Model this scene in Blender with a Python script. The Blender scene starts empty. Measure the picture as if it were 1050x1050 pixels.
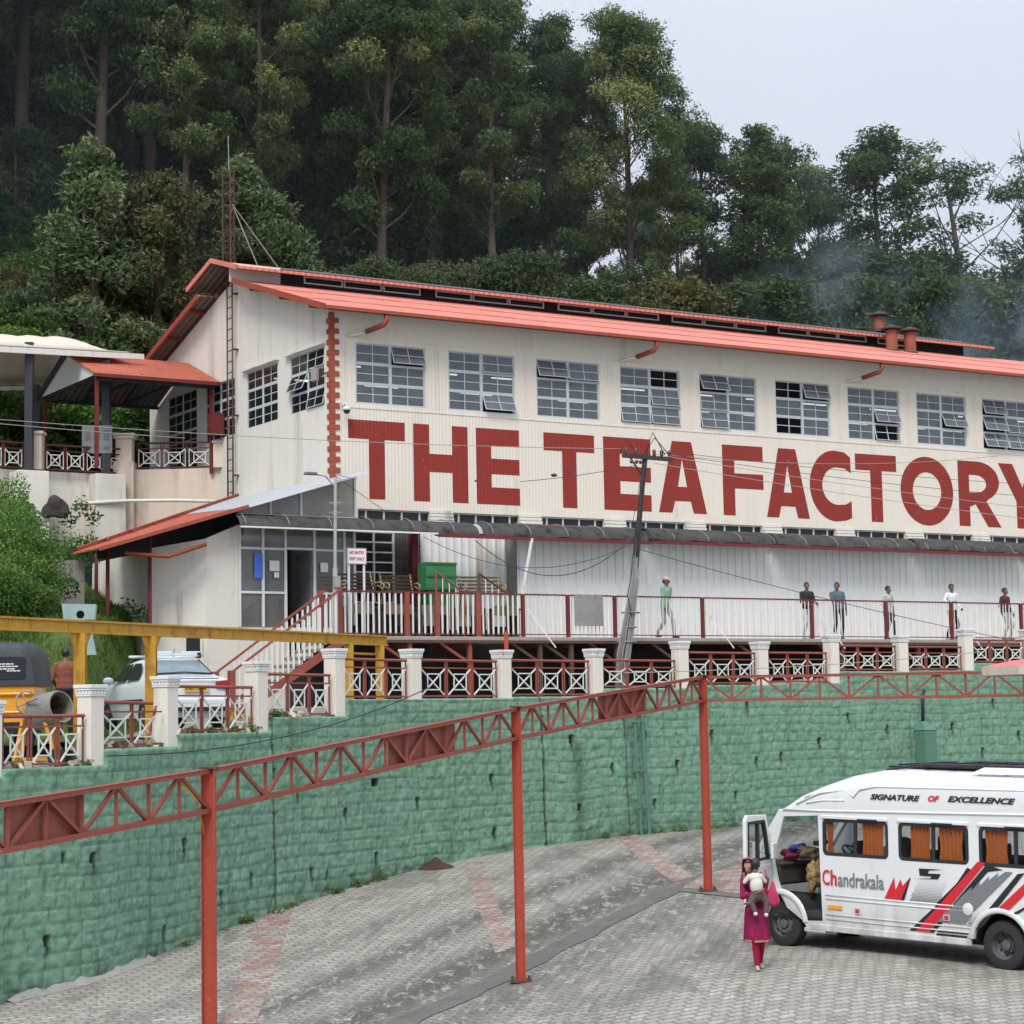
import bpy, bmesh, math, random
import numpy as np
from mathutils import Vector, Matrix, Euler
from mathutils.geometry import tessellate_polygon

S = bpy.context.scene
COL = S.collection
PI = math.pi
R = math.radians

# ------------------------------------------------------------------ camera
FPX, PITCH, ROLL, AZ = 2121.3, 0.100086, 0.018279, 1.016858
_F = Vector((0, math.cos(PITCH), math.sin(PITCH)))
_U = Vector((0, -math.sin(PITCH), math.cos(PITCH)))
_Rr = Vector((1, 0, 0))
_Rc = _Rr * math.cos(ROLL) - _U * math.sin(ROLL)
_Uc = _Rr * math.sin(ROLL) + _U * math.cos(ROLL)
cam_d = bpy.data.cameras.new('camera')
cam = bpy.data.objects.new('camera', cam_d)
COL.objects.link(cam)
cam_d.sensor_width = 36.0
cam_d.lens = 36.0 * FPX / 1050.0
cam_d.clip_start = 0.5
cam_d.clip_end = 3000
m = Matrix((( _Rc.x, _Uc.x, -_F.x, 0), (_Rc.y, _Uc.y, -_F.y, 0), (_Rc.z, _Uc.z, -_F.z, 0), (0, 0, 0, 1)))
cam.matrix_world = m
S.camera = cam


def at(px, py, d):
    """surveyed point: direction of a photo point, at distance d north of the camera"""
    v = _F + _Rc * ((px - 525) / FPX) + _Uc * ((525 - py) / FPX)
    return v * (d / v.y)


# factory frame: x along the long front, y into the building, z up
U2 = Vector((math.sin(AZ), math.cos(AZ), 0))
N2 = Vector((math.cos(AZ), -math.sin(AZ), 0))
ORG = Vector((-4.884, 56.0, 0))
FROT = PI / 2 - AZ


def FW(x, y, z=0.0):
    return ORG + U2 * x - N2 * y + Vector((0, 0, z))


def on_ly(px, py, ly):
    v = at(px, py, 1.0)
    P = ORG - N2 * ly
    return v * (P.dot(N2) / v.dot(N2))


# ------------------------------------------------------------------ mesh builder
class MB:
    def __init__(s):
        s.v, s.f, s.m = [], [], []
        s.cur = 0

    def add(s, vs, fs, mat=None):
        o = len(s.v)
        s.v.extend([tuple(p) for p in vs])
        k = s.cur if mat is None else mat
        for q in fs:
            s.f.append(tuple(i + o for i in q))
            s.m.append(k)
        return s

    def box(s, cx, cy, cz, sx, sy, sz, rz=0.0, mat=None, taper=1.0, M=None):
        vs = []
        for z, t in ((-.5, 1.0), (.5, taper)):
            for x, y in ((-.5, -.5), (.5, -.5), (.5, .5), (-.5, .5)):
                vs.append(Vector((x * sx * t, y * sy * t, z * sz)))
        if rz:
            c, n = math.cos(rz), math.sin(rz)
            vs = [Vector((p.x * c - p.y * n, p.x * n + p.y * c, p.z)) for p in vs]
        if M is not None:
            vs = [M @ p for p in vs]
        vs = [p + Vector((cx, cy, cz)) for p in vs]
        return s.add(vs, [(0, 3, 2, 1), (4, 5, 6, 7), (0, 1, 5, 4), (1, 2, 6, 5), (2, 3, 7, 6), (3, 0, 4, 7)], mat)

    def span(s, x0, x1, y0, y1, z0, z1, mat=None):
        return s.box((x0 + x1) / 2, (y0 + y1) / 2, (z0 + z1) / 2, abs(x1 - x0), abs(y1 - y0), abs(z1 - z0), mat=mat)

    def bar(s, p, q, w, h=None, up=(0, 0, 1), mat=None):
        p, q = Vector(p), Vector(q)
        h = w if h is None else h
        d = (q - p)
        if d.length < 1e-6:
            return s
        d.normalize()
        up = Vector(up)
        if abs(d.dot(up)) > .98:
            up = Vector((1, 0, 0)) if abs(d.x) < .9 else Vector((0, 1, 0))
        a = d.cross(up).normalized() * (w / 2)
        b = a.cross(d).normalized() * (h / 2)
        vs = [p - a - b, p + a - b, p + a + b, p - a + b, q - a - b, q + a - b, q + a + b, q - a + b]
        return s.add(vs, [(0, 1, 2, 3), (4, 7, 6, 5), (0, 4, 5, 1), (1, 5, 6, 2), (2, 6, 7, 3), (3, 7, 4, 0)], mat)

    def tube(s, pts, r, n=8, mat=None, caps=True):
        pts = [Vector(p) for p in pts]
        k = len(pts)
        rs = r if isinstance(r, (list, tuple)) else [r] * k
        ref = Vector((0, 0, 1))
        vs = []
        prev = None
        for i, p in enumerate(pts):
            d = (pts[min(i + 1, k - 1)] - pts[max(i - 1, 0)])
            d = d.normalized() if d.length > 1e-9 else Vector((0, 0, 1))
            if prev is None:
                a = d.cross(ref)
                if a.length < .05:
                    a = d.cross(Vector((1, 0, 0)))
                a.normalize()
            else:
                a = prev - d * prev.dot(d)
                a = a.normalized() if a.length > 1e-6 else d.orthogonal().normalized()
            prev = a
            b = d.cross(a)
            for j in range(n):
                t = 2 * PI * j / n
                vs.append(p + (a * math.cos(t) + b * math.sin(t)) * rs[i])
        fs = []
        for i in range(k - 1):
            for j in range(n):
                j2 = (j + 1) % n
                fs.append((i * n + j, i * n + j2, (i + 1) * n + j2, (i + 1) * n + j))
        if caps:
            fs.append(tuple(range(n - 1, -1, -1)))
            fs.append(tuple((k - 1) * n + j for j in range(n)))
        return s.add(vs, fs, mat)

    def lathe(s, prof, n=24, axis='z', c=(0, 0, 0), mat=None, a0=0.0, a1=2 * PI):
        """prof: list of (r, h)"""
        full = abs(a1 - a0 - 2 * PI) < 1e-6
        cols = n if full else n + 1
        vs, fs = [], []
        c = Vector(c)
        for (r, h) in prof:
            for j in range(cols):
                t = a0 + (a1 - a0) * j / n
                x, y = r * math.cos(t), r * math.sin(t)
                p = {'z': (x, y, h), 'x': (h, x, y), 'y': (y, h, x)}[axis]
                vs.append(c + Vector(p))
        for i in range(len(prof) - 1):
            for j in range(n):
                j2 = (j + 1) % cols
                fs.append((i * cols + j, i * cols + j2, (i + 1) * cols + j2, (i + 1) * cols + j))
        return s.add(vs, fs, mat)

    def plate(s, outer, holes, fn, thick, mat=None):
        """flat plate from a 2D outline with holes; fn(u, v, w) -> point; w runs 0..thick"""
        loops = [[Vector((p[0], p[1], 0)) for p in outer]] + [[Vector((p[0], p[1], 0)) for p in h] for h in holes]
        tris = tessellate_polygon(loops)
        flat = [p for l in loops for p in l]
        n = len(flat)
        vs = [fn(p.x, p.y, 0.0) for p in flat] + [fn(p.x, p.y, thick) for p in flat]
        fs = [tuple(t) for t in tris] + [tuple(i + n for i in reversed(t)) for t in tris]
        o = 0
        for l in loops:
            k = len(l)
            for i in range(k):
                j = (i + 1) % k
                fs.append((o + i, o + j, n + o + j, n + o + i))
            o += k
        return s.add(vs, fs, mat)

    def sphere(s, c, r, n=12, mat=None, M=None):
        c = Vector(c)
        rx, ry, rz = r if isinstance(r, (tuple, list)) else (r, r, r)
        vs, fs = [], []
        k = max(6, n // 2 + 2)
        for i in range(k + 1):
            ph = PI * i / k
            for j in range(n):
                t = 2 * PI * j / n
                p = Vector((rx * math.sin(ph) * math.cos(t), ry * math.sin(ph) * math.sin(t), rz * math.cos(ph)))
                if M is not None:
                    p = M @ p
                vs.append(c + p)
        for i in range(k):
            for j in range(n):
                j2 = (j + 1) % n
                fs.append((i * n + j, (i + 1) * n + j, (i + 1) * n + j2, i * n + j2))
        return s.add(vs, fs, mat)

    def mesh(s, name, mats, smooth=False, fix=True):
        me = bpy.data.meshes.new(name)
        me.from_pydata(s.v, [], s.f)
        for mm in (mats if isinstance(mats, (list, tuple)) else [mats]):
            me.materials.append(mm)
        me.polygons.foreach_set('material_index', s.m)
        if smooth:
            me.polygons.foreach_set('use_smooth', [True] * len(s.f))
        if fix:
            b = bmesh.new()
            b.from_mesh(me)
            bmesh.ops.remove_doubles(b, verts=b.verts, dist=1e-5)
            bmesh.ops.recalc_face_normals(b, faces=b.faces)
            b.to_mesh(me)
            b.free()
        me.update()
        return me

    def build(s, name, mats, parent=None, smooth=False, bevel=0.0, autosmooth=None, fix=True):
        o = bpy.data.objects.new(name, s.mesh(name, mats, smooth or autosmooth is not None, fix))
        COL.objects.link(o)
        if parent is not None:
            o.parent = parent
        if bevel:
            md = o.modifiers.new('edge', 'BEVEL')
            md.width = bevel
            md.segments = 2
            md.limit_method = 'ANGLE'
            md.angle_limit = R(50)
        if autosmooth is not None:
            o.data.set_sharp_from_angle(angle=R(autosmooth))
        return o


def tag(o, label, cat, group=None, kind=None):
    o['label'] = label
    o['category'] = cat
    if group:
        o['group'] = group
    if kind:
        o['kind'] = kind
    return o


def thing(name, label, cat, loc=(0, 0, 0), rz=0.0, group=None):
    o = bpy.data.objects.new(name, None)
    o.empty_display_size = .3
    COL.objects.link(o)
    o.location = loc
    o.rotation_euler = (0, 0, rz)
    return tag(o, label, cat, group)


def fthing(name, label, cat, x=0, y=0, z=0, group=None, rz=0.0):
    return thing(name, label, cat, FW(x, y, z), FROT + rz, group)


def struct(o):
    o['kind'] = 'structure'
    return o


def copy_tree(o, parent=None):
    c = o.copy()
    COL.objects.link(c)
    c.parent = parent
    for ch in list(o.children):
        copy_tree(ch, c)
    return c


def text_mesh(body, size, ext=.002, shear=0.0, offset=0.0, sx=1.0, spacing=1.0):
    cu = bpy.data.curves.new('lettering', 'FONT')
    cu.body = body
    cu.size = size
    cu.extrude = ext
    cu.shear = shear
    cu.offset = offset
    cu.space_character = spacing
    cu.resolution_u = 3
    t = bpy.data.objects.new('lettering', cu)
    COL.objects.link(t)
    dg = bpy.context.evaluated_depsgraph_get()
    dg.update()
    me = bpy.data.meshes.new_from_object(t.evaluated_get(dg))
    bpy.data.objects.remove(t)
    bpy.data.curves.remove(cu)
    co = np.zeros(len(me.vertices) * 3)
    me.vertices.foreach_get('co', co)
    co = co.reshape(-1, 3)
    co[:, 0] *= sx
    me.vertices.foreach_set('co', co.ravel())
    w = co[:, 0].max() if len(co) else 0
    return me, w


def text_obj(name, body, size, mat, parent, M, fit=None, **kw):
    me, w = text_mesh(body, size, **kw)
    k = (fit / w) if fit else 1.0
    me.transform(Matrix.Diagonal((k, 1, 1, 1)))
    me.transform(M)
    me.materials.clear()
    me.materials.append(mat)
    o = bpy.data.objects.new(name, me)
    COL.objects.link(o)
    o.parent = parent
    return o


# ------------------------------------------------------------------ materials
class NT:
    def __init__(s, name):
        s.mat = bpy.data.materials.new(name)
        s.mat.use_nodes = True
        s.t = s.mat.node_tree
        s.t.nodes.clear()
        s.out = s.n('ShaderNodeOutputMaterial')

    def n(s, typ, **kw):
        nd = s.t.nodes.new(typ)
        for k, v in kw.items():
            if k.startswith('i_'):
                nd.inputs[k[2:].replace('_', ' ')].default_value = v
            else:
                setattr(nd, k, v)
        return nd

    def l(s, a, b):
        s.t.links.new(a, b)

    def mix(s, fac, a, b, mode='MIX'):
        nd = s.n('ShaderNodeMix', data_type='RGBA', blend_type=mode)
        for k, v in ((0, fac), (6, a), (7, b)):
            if hasattr(v, 'is_output'):
                s.l(v, nd.inputs[k])
            else:
                if k and len(v) == 3:
                    v = (*v, 1)
                nd.inputs[k].default_value = v
        return nd.outputs[2]

    def math(s, op, a, b=0.0, c=None, clamp=False):
        nd = s.n('ShaderNodeMath', operation=op, use_clamp=clamp)
        for k, v in ((0, a), (1, b), (2, c)):
            if v is None:
                continue
            if hasattr(v, 'is_output'):
                s.l(v, nd.inputs[k])
            else:
                nd.inputs[k].default_value = v
        return nd.outputs[0]

    def ramp(s, x, a, b, ca=0.0, cb=1.0):
        nd = s.n('ShaderNodeMapRange', interpolation_type='SMOOTHSTEP')
        s.l(x, nd.inputs[0])
        for k, v in ((1, a), (2, b), (3, ca), (4, cb)):
            nd.inputs[k].default_value = v
        return nd.outputs[0]

    def shifted(s, vec):
        oi = s.n('ShaderNodeObjectInfo')
        cb = s.n('ShaderNodeCombineXYZ')
        for k in range(3):
            s.l(s.math('MULTIPLY', oi.outputs['Random'], 31.0 + 13 * k), cb.inputs[k])
        va = s.n('ShaderNodeVectorMath', operation='ADD')
        s.l(vec, va.inputs[0])
        s.l(cb.outputs[0], va.inputs[1])
        return va.outputs[0]

    def coord(s, kind='Object', scale=(1, 1, 1), rot=(0, 0, 0)):
        tc = s.n('ShaderNodeTexCoord')
        mp = s.n('ShaderNodeMapping')
        mp.inputs['Scale'].default_value = scale
        mp.inputs['Rotation'].default_value = rot
        s.l(tc.outputs[kind], mp.inputs[0])
        return mp.outputs[0]

    def noise(s, vec, scale, detail=4.0, rough=.55, dist=0.0):
        nd = s.n('ShaderNodeTexNoise')
        nd.inputs['Scale'].default_value = scale
        nd.inputs['Detail'].default_value = detail
        nd.inputs['Roughness'].default_value = rough
        nd.inputs['Distortion'].default_value = dist
        s.l(vec, nd.inputs['Vector'])
        return nd.outputs[0]

    def bump(s, h, dist, strength=1.0, normal=None):
        nd = s.n('ShaderNodeBump')
        nd.inputs['Strength'].default_value = strength
        nd.inputs['Distance'].default_value = dist
        s.l(h, nd.inputs['Height'])
        if normal is not None:
            s.l(normal, nd.inputs['Normal'])
        return nd.outputs[0]

    def bsdf(s, color, rough=.6, metal=0.0, normal=None, spec=.5, coat=0.0):
        b = s.n('ShaderNodeBsdfPrincipled')
        if hasattr(color, 'is_output'):
            s.l(color, b.inputs['Base Color'])
        else:
            b.inputs['Base Color'].default_value = (*color, 1)
        if hasattr(rough, 'is_output'):
            s.l(rough, b.inputs['Roughness'])
        else:
            b.inputs['Roughness'].default_value = rough
        b.inputs['Metallic'].default_value = metal
        b.inputs['Specular IOR Level'].default_value = spec
        b.inputs['Coat Weight'].default_value = coat
        if normal is not None:
            s.l(normal, b.inputs['Normal'])
        s.l(b.outputs[0], s.out.inputs[0])
        return b


def C3(c, k):
    return tuple(min(1.0, x * k) for x in c)


def pm(name, col, rough=.6, var=.14, vs=1.6, dirt=(.09, .075, .06), amt=.35, streak=.25, bump=.004, bs=25, metal=0.0, thr=.55, spec=.18, corr=None, cdist=.02, groove_shade=.88, coat=0.0, chip=None, corr_axis='X'):
    """weathered painted / plastered surface; corr = corrugation pitch in metres"""
    t = NT(name)
    v = t.shifted(t.coord())
    n1 = t.noise(v, vs, 5)
    base = t.mix(n1, C3(col, 1 - var), C3(col, 1 + var))
    n2 = t.noise(v, vs * 9, 4)
    base = t.mix(t.ramp(n2, .35, .75), base, t.mix(.5, base, C3(col, 1 - var * .9)))
    if amt > 0:
        vz = t.shifted(t.coord(scale=(1, 1, streak)))
        n3 = t.noise(vz, vs * 2.3, 6, .62)
        base = t.mix(t.math('MULTIPLY', t.ramp(n3, thr, thr + .25), amt), base, dirt)
    if chip is not None:
        n4 = t.noise(v, 14, 3, .6)
        base = t.mix(t.math('MULTIPLY', t.ramp(n4, .68, .72), .8), base, chip)
    nb = t.noise(v, bs, 4)
    if corr:
        w = t.n('ShaderNodeTexWave', wave_type='BANDS', bands_direction=corr_axis, wave_profile='SIN')
        w.inputs['Scale'].default_value = 2 * PI / (20.0 * corr)
        w.inputs['Distortion'].default_value = 0
        tc = t.coord()
        t.l(tc, w.inputs['Vector'])
        h = w.outputs['Fac']
        base = t.mix(t.ramp(h, 0.0, .5), C3(col, groove_shade * .8), base) if groove_shade < 1 else base  # occlusion shade painted into the grooves of the sheet
        nrm = t.bump(h, cdist, .8, t.bump(nb, bump))
    else:
        nrm = t.bump(nb, bump)
    rr = t.math('MULTIPLY_ADD', n2, .25, rough - .12, clamp=True)
    t.bsdf(base, rr, metal, nrm, spec, coat)
    return t.mat


def simple(name, col, rough=.5, metal=0.0, var=.08, bump=.001, bs=60, coat=0.0, spec=.5):
    t = NT(name)
    v = t.coord()
    n1 = t.noise(v, 4, 4)
    base = t.mix(n1, C3(col, 1 - var), C3(col, 1 + var))
    t.bsdf(base, rough, metal, t.bump(t.noise(v, bs, 3), bump), spec, coat)
    return t.mat


def glass(name, tint, transp=.45, rough=.06, dust_reflect=(.25, .27, .29), dustamt=.4):
    t = NT(name)
    v = t.coord()
    n = t.noise(v, 2.5, 4)
    tr = t.n('ShaderNodeBsdfTransparent')
    tr.inputs[0].default_value = (*tint, 1)
    b = t.n('ShaderNodeBsdfPrincipled')
    b.inputs['Base Color'].default_value = (*dust_reflect, 1)
    t.l(t.mix(n, C3(dust_reflect, .6), C3(dust_reflect, 1.3)), b.inputs['Base Color'])
    b.inputs['Roughness'].default_value = rough
    b.inputs['Specular IOR Level'].default_value = .8
    mx = t.n('ShaderNodeMixShader')
    mx.inputs[0].default_value = 1 - transp
    t.l(tr.outputs[0], mx.inputs[1])
    t.l(b.outputs[0], mx.inputs[2])
    t.l(mx.outputs[0], t.out.inputs[0])
    return t.mat


def leafmat(name, c0, c1, c2, trans=.25):
    """c0 shade leaf, c1 mid leaf, c2 young leaf; picked by the tint, which leaf_mesh paints lighter on clump tops"""
    t = NT(name)
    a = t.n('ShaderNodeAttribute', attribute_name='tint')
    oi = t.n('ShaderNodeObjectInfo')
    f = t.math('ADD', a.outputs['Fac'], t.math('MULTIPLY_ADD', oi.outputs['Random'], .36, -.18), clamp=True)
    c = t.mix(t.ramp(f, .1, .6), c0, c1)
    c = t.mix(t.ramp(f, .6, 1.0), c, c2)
    b = t.n('ShaderNodeBsdfPrincipled')
    t.l(c, b.inputs['Base Color'])
    b.inputs['Roughness'].default_value = .55
    b.inputs['Specular IOR Level'].default_value = .1
    tl = t.n('ShaderNodeBsdfTranslucent')
    t.l(t.mix(.3, c, (.12, .2, .02)), tl.inputs[0])
    mx = t.n('ShaderNodeMixShader')
    mx.inputs[0].default_value = trans
    t.l(b.outputs[0], mx.inputs[1])
    t.l(tl.outputs[0], mx.inputs[2])
    t.l(mx.outputs[0], t.out.inputs[0])
    return t.mat


M = {}
M['cream'] = pm('cream_sheet', (.73, .655, .555), .62, .05, .6, (.36, .30, .22), .5, .12, corr=.11, cdist=.008, groove_shade=1.18)
M['cream_gable'] = pm('cream_gable', (.70, .655, .59), .65, .06, .5, (.28, .24, .18), .6, .1, corr=.5, cdist=.006, groove_shade=1.2, corr_axis='Y', thr=.52)
M['cream_wall'] = pm('cream_plaster', (.70, .655, .58), .8, .1, .7, (.12, .10, .08), .8, .16, bump=.006, thr=.55)
M['peach_wall'] = pm('peach_plaster', (.66, .54, .44), .8, .1, .6, (.16, .13, .10), .6, .15, bump=.006, thr=.55)
M['white_old'] = pm('old_white_paint', (.72, .70, .65), .6, .1, 2, (.16, .12, .09), .5, .3, bump=.002)
M['white_frame'] = simple('white_frame', (.66, .67, .67), .45)
M['grey_frame'] = pm('grey_steel_frame', (.52, .54, .54), .5, .1, 3, (.2, .16, .12), .4)
M['letter_red'] = pm('letter_red', (.27, .036, .026), .6, .14, 1.6, (.20, .055, .04), .6, .2, corr=.11, cdist=.008, groove_shade=1.2, chip=(.42, .28, .23))
t = NT('coral_roof')
v = t.coord()
sp = t.n('ShaderNodeSeparateXYZ')
t.l(v, sp.inputs[0])
wn = t.n('ShaderNodeTexWhiteNoise', noise_dimensions='1D')
t.l(t.math('FLOOR', t.math('DIVIDE', sp.outputs[0], .92)), wn.inputs['W'])
n1 = t.noise(v, .6, 5, .6)
n2 = t.noise(t.coord(scale=(1, .22, .22)), 2.6, 6, .68)
n3 = t.noise(v, 9, 4, .65)
base = t.mix(n1, (.60, .185, .135), (.76, .25, .19))
base = t.mix(t.math('MULTIPLY', wn.outputs[0], .38), base, (.56, .20, .155))
base = t.mix(t.math('MULTIPLY', t.ramp(n2, .50, .72), .55), base, (.36, .13, .10))
base = t.mix(t.math('MULTIPLY', t.ramp(n3, .55, .75), .35), base, (.78, .36, .30))
w = t.n('ShaderNodeTexWave', wave_type='BANDS', bands_direction='X', wave_profile='SIN')
w.inputs['Scale'].default_value = 2 * PI / (20.0 * .2)
t.l(v, w.inputs['Vector'])
base = t.mix(t.ramp(w.outputs['Fac'], .25, 0, 0, .35), base, (.34, .11, .085))  # shade in the corrugation troughs painted into the colour
t.bsdf(base, t.math('MULTIPLY_ADD', n2, .3, .42, clamp=True), 0, t.bump(w.outputs['Fac'], .035, 1.0, t.bump(n3, .006)), .2)
M['roof_red'] = t.mat
M['roof_rust'] = pm('rust_roof', (.50, .135, .085), .6, .2, .8, (.10, .06, .045), .75, 1.0, corr=.16, cdist=.03, groove_shade=.8, thr=.5)
M['fascia'] = pm('fascia_red', (.33, .08, .05), .6, .2, 1.5, (.1, .06, .05), .6, .5, chip=(.45, .3, .24))
M['red_paint'] = pm('red_steel_paint', (.29, .078, .056), .6, .25, 2.2, (.17, .085, .06), .8, .4, thr=.5, chip=(.33, .2, .15))
M['post_red'] = pm('post_red_paint', (.40, .070, .042), .5, .24, 1.2, (.36, .17, .09), .7, .2, chip=(.4, .22, .14))
M['dark_red'] = pm('dark_red_paint', (.17, .035, .035), .5, .2, 2, (.07, .04, .035), .5)
M['yellow'] = pm('yellow_steel', (.50, .27, .035), .5, .16, 1.8, (.18, .09, .03), .75, .5, thr=.5, chip=(.2, .1, .05))
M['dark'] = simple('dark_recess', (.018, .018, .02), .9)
M['black_steel'] = simple('black_steel', (.022, .022, .026), .45)
M['soffit'] = pm('soffit_sheet', (.16, .14, .13), .7, .15, 1, corr=.2, cdist=.03, groove_shade=.7)
M['concrete'] = pm('old_concrete', (.30, .28, .25), .85, .2, 1.2, (.07, .06, .05), .7, .3, bump=.01)
M['awning'] = pm('awning_sheet', (.075, .07, .065), .8, .4, 1.6, (.022, .022, .02), .9, 1.0, bump=.015, bs=9, thr=.46)
M['white_corr'] = pm('white_corrugated', (.78, .78, .75), .5, .07, .6, (.34, .28, .2), .5, .08, bump=.002, thr=.56)
M['winglass'] = glass('factory_glass', (.55, .6, .62), .38, .12, (.16, .18, .2))
M['porchglass'] = glass('porch_glass', (.5, .52, .5), .35, .1, (.19, .185, .17))  # pane tone raised to paint in a grey-beige reflection
M['darkglass'] = glass('dark_glass', (.3, .33, .33), .55, .1, (.04, .045, .045))
M['dustglass'] = glass('dusty_glass', (.5, .5, .45), .15, .3, (.30, .28, .23))
M['interior'] = simple('interior_wall', (.16, .17, .18), .8)
M['tube'] = NT('fluorescent').mat
_t = NT('fluorescent_tube')
_e = _t.n('ShaderNodeEmission')
_e.inputs[0].default_value = (1, .98, .92, 1)
_e.inputs[1].default_value = 3
_t.l(_e.outputs[0], _t.out.inputs[0])
M['tube'] = _t.mat
M['chimney'] = pm('chimney_red', (.30, .10, .07), .7, .2, 2, (.08, .05, .04), .8, .4, thr=.5)
M['rust'] = pm('rusty_steel', (.11, .065, .05), .8, .3, 3, (.05, .03, .025), .6)
M['silver_sheet'] = pm('silver_sheet', (.5, .53, .55), .4, .12, 1, (.2, .18, .16), .5, 1.0, corr=.15, cdist=.02)
M['canvas'] = pm('canopy_canvas', (.62, .54, .44), .8, .08, .6, (.3, .24, .18), .5, 1.0)
M['skin'] = simple('skin', (.17, .085, .055), .5, var=.06)
M['skin2'] = simple('skin_light', (.36, .19, .13), .5, var=.06)
M['hair'] = simple('hair', (.012, .010, .010), .5)
M['rubber'] = simple('rubber', (.022, .022, .022), .8)
M['steel'] = simple('steel', (.35, .35, .36), .35, .9)
M['wire'] = simple('cable', (.03, .03, .032), .6)
M['wire_pale'] = simple('pale_cable', (.32, .30, .28), .6)
M['bark'] = pm('bark', (.085, .068, .055), .9, .35, 1.2, (.04, .03, .025), .6, .08, bump=.03, bs=8)
M['bark_pale'] = pm('bark_pale', (.11, .085, .066), .9, .35, .8, (.06, .045, .035), .7, .08, bump=.03, bs=8)
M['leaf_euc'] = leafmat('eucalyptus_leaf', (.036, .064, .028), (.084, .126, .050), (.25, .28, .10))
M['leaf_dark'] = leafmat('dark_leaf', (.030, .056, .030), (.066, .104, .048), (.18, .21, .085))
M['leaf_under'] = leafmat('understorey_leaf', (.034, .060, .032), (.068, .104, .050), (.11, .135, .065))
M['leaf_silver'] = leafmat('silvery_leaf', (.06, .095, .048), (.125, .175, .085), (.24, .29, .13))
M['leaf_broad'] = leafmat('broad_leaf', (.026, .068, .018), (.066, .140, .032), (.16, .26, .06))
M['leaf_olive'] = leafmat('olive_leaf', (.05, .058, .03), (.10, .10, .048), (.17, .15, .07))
M['leaf_grass'] = leafmat('grass_blade', (.05, .09, .018), (.10, .17, .035), (.20, .26, .07), .3)
M['soot'] = simple('sooty_iron', (.035, .028, .025), .8)
# ------------------------------------------------------------------ yard ground height (thin plate spline through surveyed levels)
GP = [(-8.16, 33, -4.29), (-4.8, 40.9, -3.64), (-1.13, 47.2, -3.09), (2.61, 51.3, -2.88), (5.53, 54.1, -2.86),
      (-3.59, 24.2, -4.69), (-.04, 32.6, -4.06), (3.66, 40.6, -3.37), (6.94, 30.3, -3.72), (4.15, 33.3, -3.65), (3.52, 30.8, -3.68),
      (5.6, 29.0, -3.76), (5.4, 34.7, -3.62), (9.0, 33.0, -3.68), (12, 45, -3.1), (14, 57, -2.8), (2, 24, -4.3), (9, 22, -4.1)]
_gx = np.array([(a, b) for a, b, c in GP], float)
_gz = np.array([c for a, b, c in GP], float)


def _phi(r2):
    return np.where(r2 > 1e-12, .5 * r2 * np.log(np.maximum(r2, 1e-12)), 0.0)


_n = len(GP)
_K = _phi(((_gx[:, None] - _gx[None]) ** 2).sum(-1)) + np.eye(_n) * 2.0
_P = np.hstack([np.ones((_n, 1)), _gx])
_A = np.block([[_K, _P], [_P.T, np.zeros((3, 3))]])
_W = np.linalg.solve(_A, np.concatenate([_gz, np.zeros(3)]))


def gz_arr(X, Y):
    q = np.stack([np.ravel(X), np.ravel(Y)], -1).astype(float)
    r2 = ((q[:, None] - _gx[None]) ** 2).sum(-1)
    z = _phi(r2) @ _W[:_n] + _W[_n] + q @ _W[_n + 1:]
    return np.clip(z, -6.5, -1.5).reshape(np.shape(X))


def gz(x, y):
    return float(gz_arr(np.array([x]), np.array([y]))[0])


# ------------------------------------------------------------------ line of the retaining wall
PX = [-60, 0, 105, 182, 274, 353, 431, 523, 617, 705, 787, 860, 931, 998, 1062, 1130]
PD = [31.5, 33, 35, 37.6, 40.7, 43.3, 45.8, 48.4, 50.8, 53, 55.1, 56.9, 58.7, 60.3, 62, 63.7]
WPT = [at(a, 700, d).to_2d() for a, d in zip(PX, PD)]
WPT = [WPT[0] + (WPT[0] - WPT[1]) * 2.0] + WPT + [WPT[-1] + (WPT[-1] - WPT[-2]) * 3]
TOPZ = {-60: -.75, 0: -.64, 105: -.37, 182: -.15, 274: .13, 353: .49, 431: .5, 523: .53, 617: .72, 705: .80, 787: .83, 860: 1.16, 931: 1.18, 998: 1.39, 1062: 1.4}
PILZ = {-60: .2, 0: .45, 105: .72, 182: .90, 274: 1.23, 353: 1.55, 431: 1.60, 523: 1.63, 617: 1.70, 705: 1.93, 787: 1.95, 860: 2.17, 931: 2.19, 998: 2.40, 1062: 2.42}


def cr(p0, p1, p2, p3, t):
    return .5 * ((2 * p1) + (p2 - p0) * t + (2 * p0 - 5 * p1 + 4 * p2 - p3) * t * t + (3 * p1 - p0 - 3 * p2 + p3) * t ** 3)


PATH, SPANI = [], []
KN = []                                     # arc length of every control point
for i in range(1, len(WPT) - 2):
    KN.append(len(PATH))
    for k in range(40):
        PATH.append(cr(WPT[i - 1], WPT[i], WPT[i + 1], WPT[i + 2], k / 40))
KN.append(len(PATH))
PATH.append(WPT[-2])
PATH = np.array([(p.x, p.y) for p in PATH])
ARC = np.concatenate([[0], np.cumsum(np.hypot(*np.diff(PATH, axis=0).T))])
KNS = [ARC[k] for k in KN]                  # arc length at the pillars PX[i]


def path_at(s):
    return np.array([np.interp(s, ARC, PATH[:, 0]), np.interp(s, ARC, PATH[:, 1])])


def path_tan(s):
    d = path_at(s + .05) - path_at(s - .05)
    return d / np.linalg.norm(d)


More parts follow.
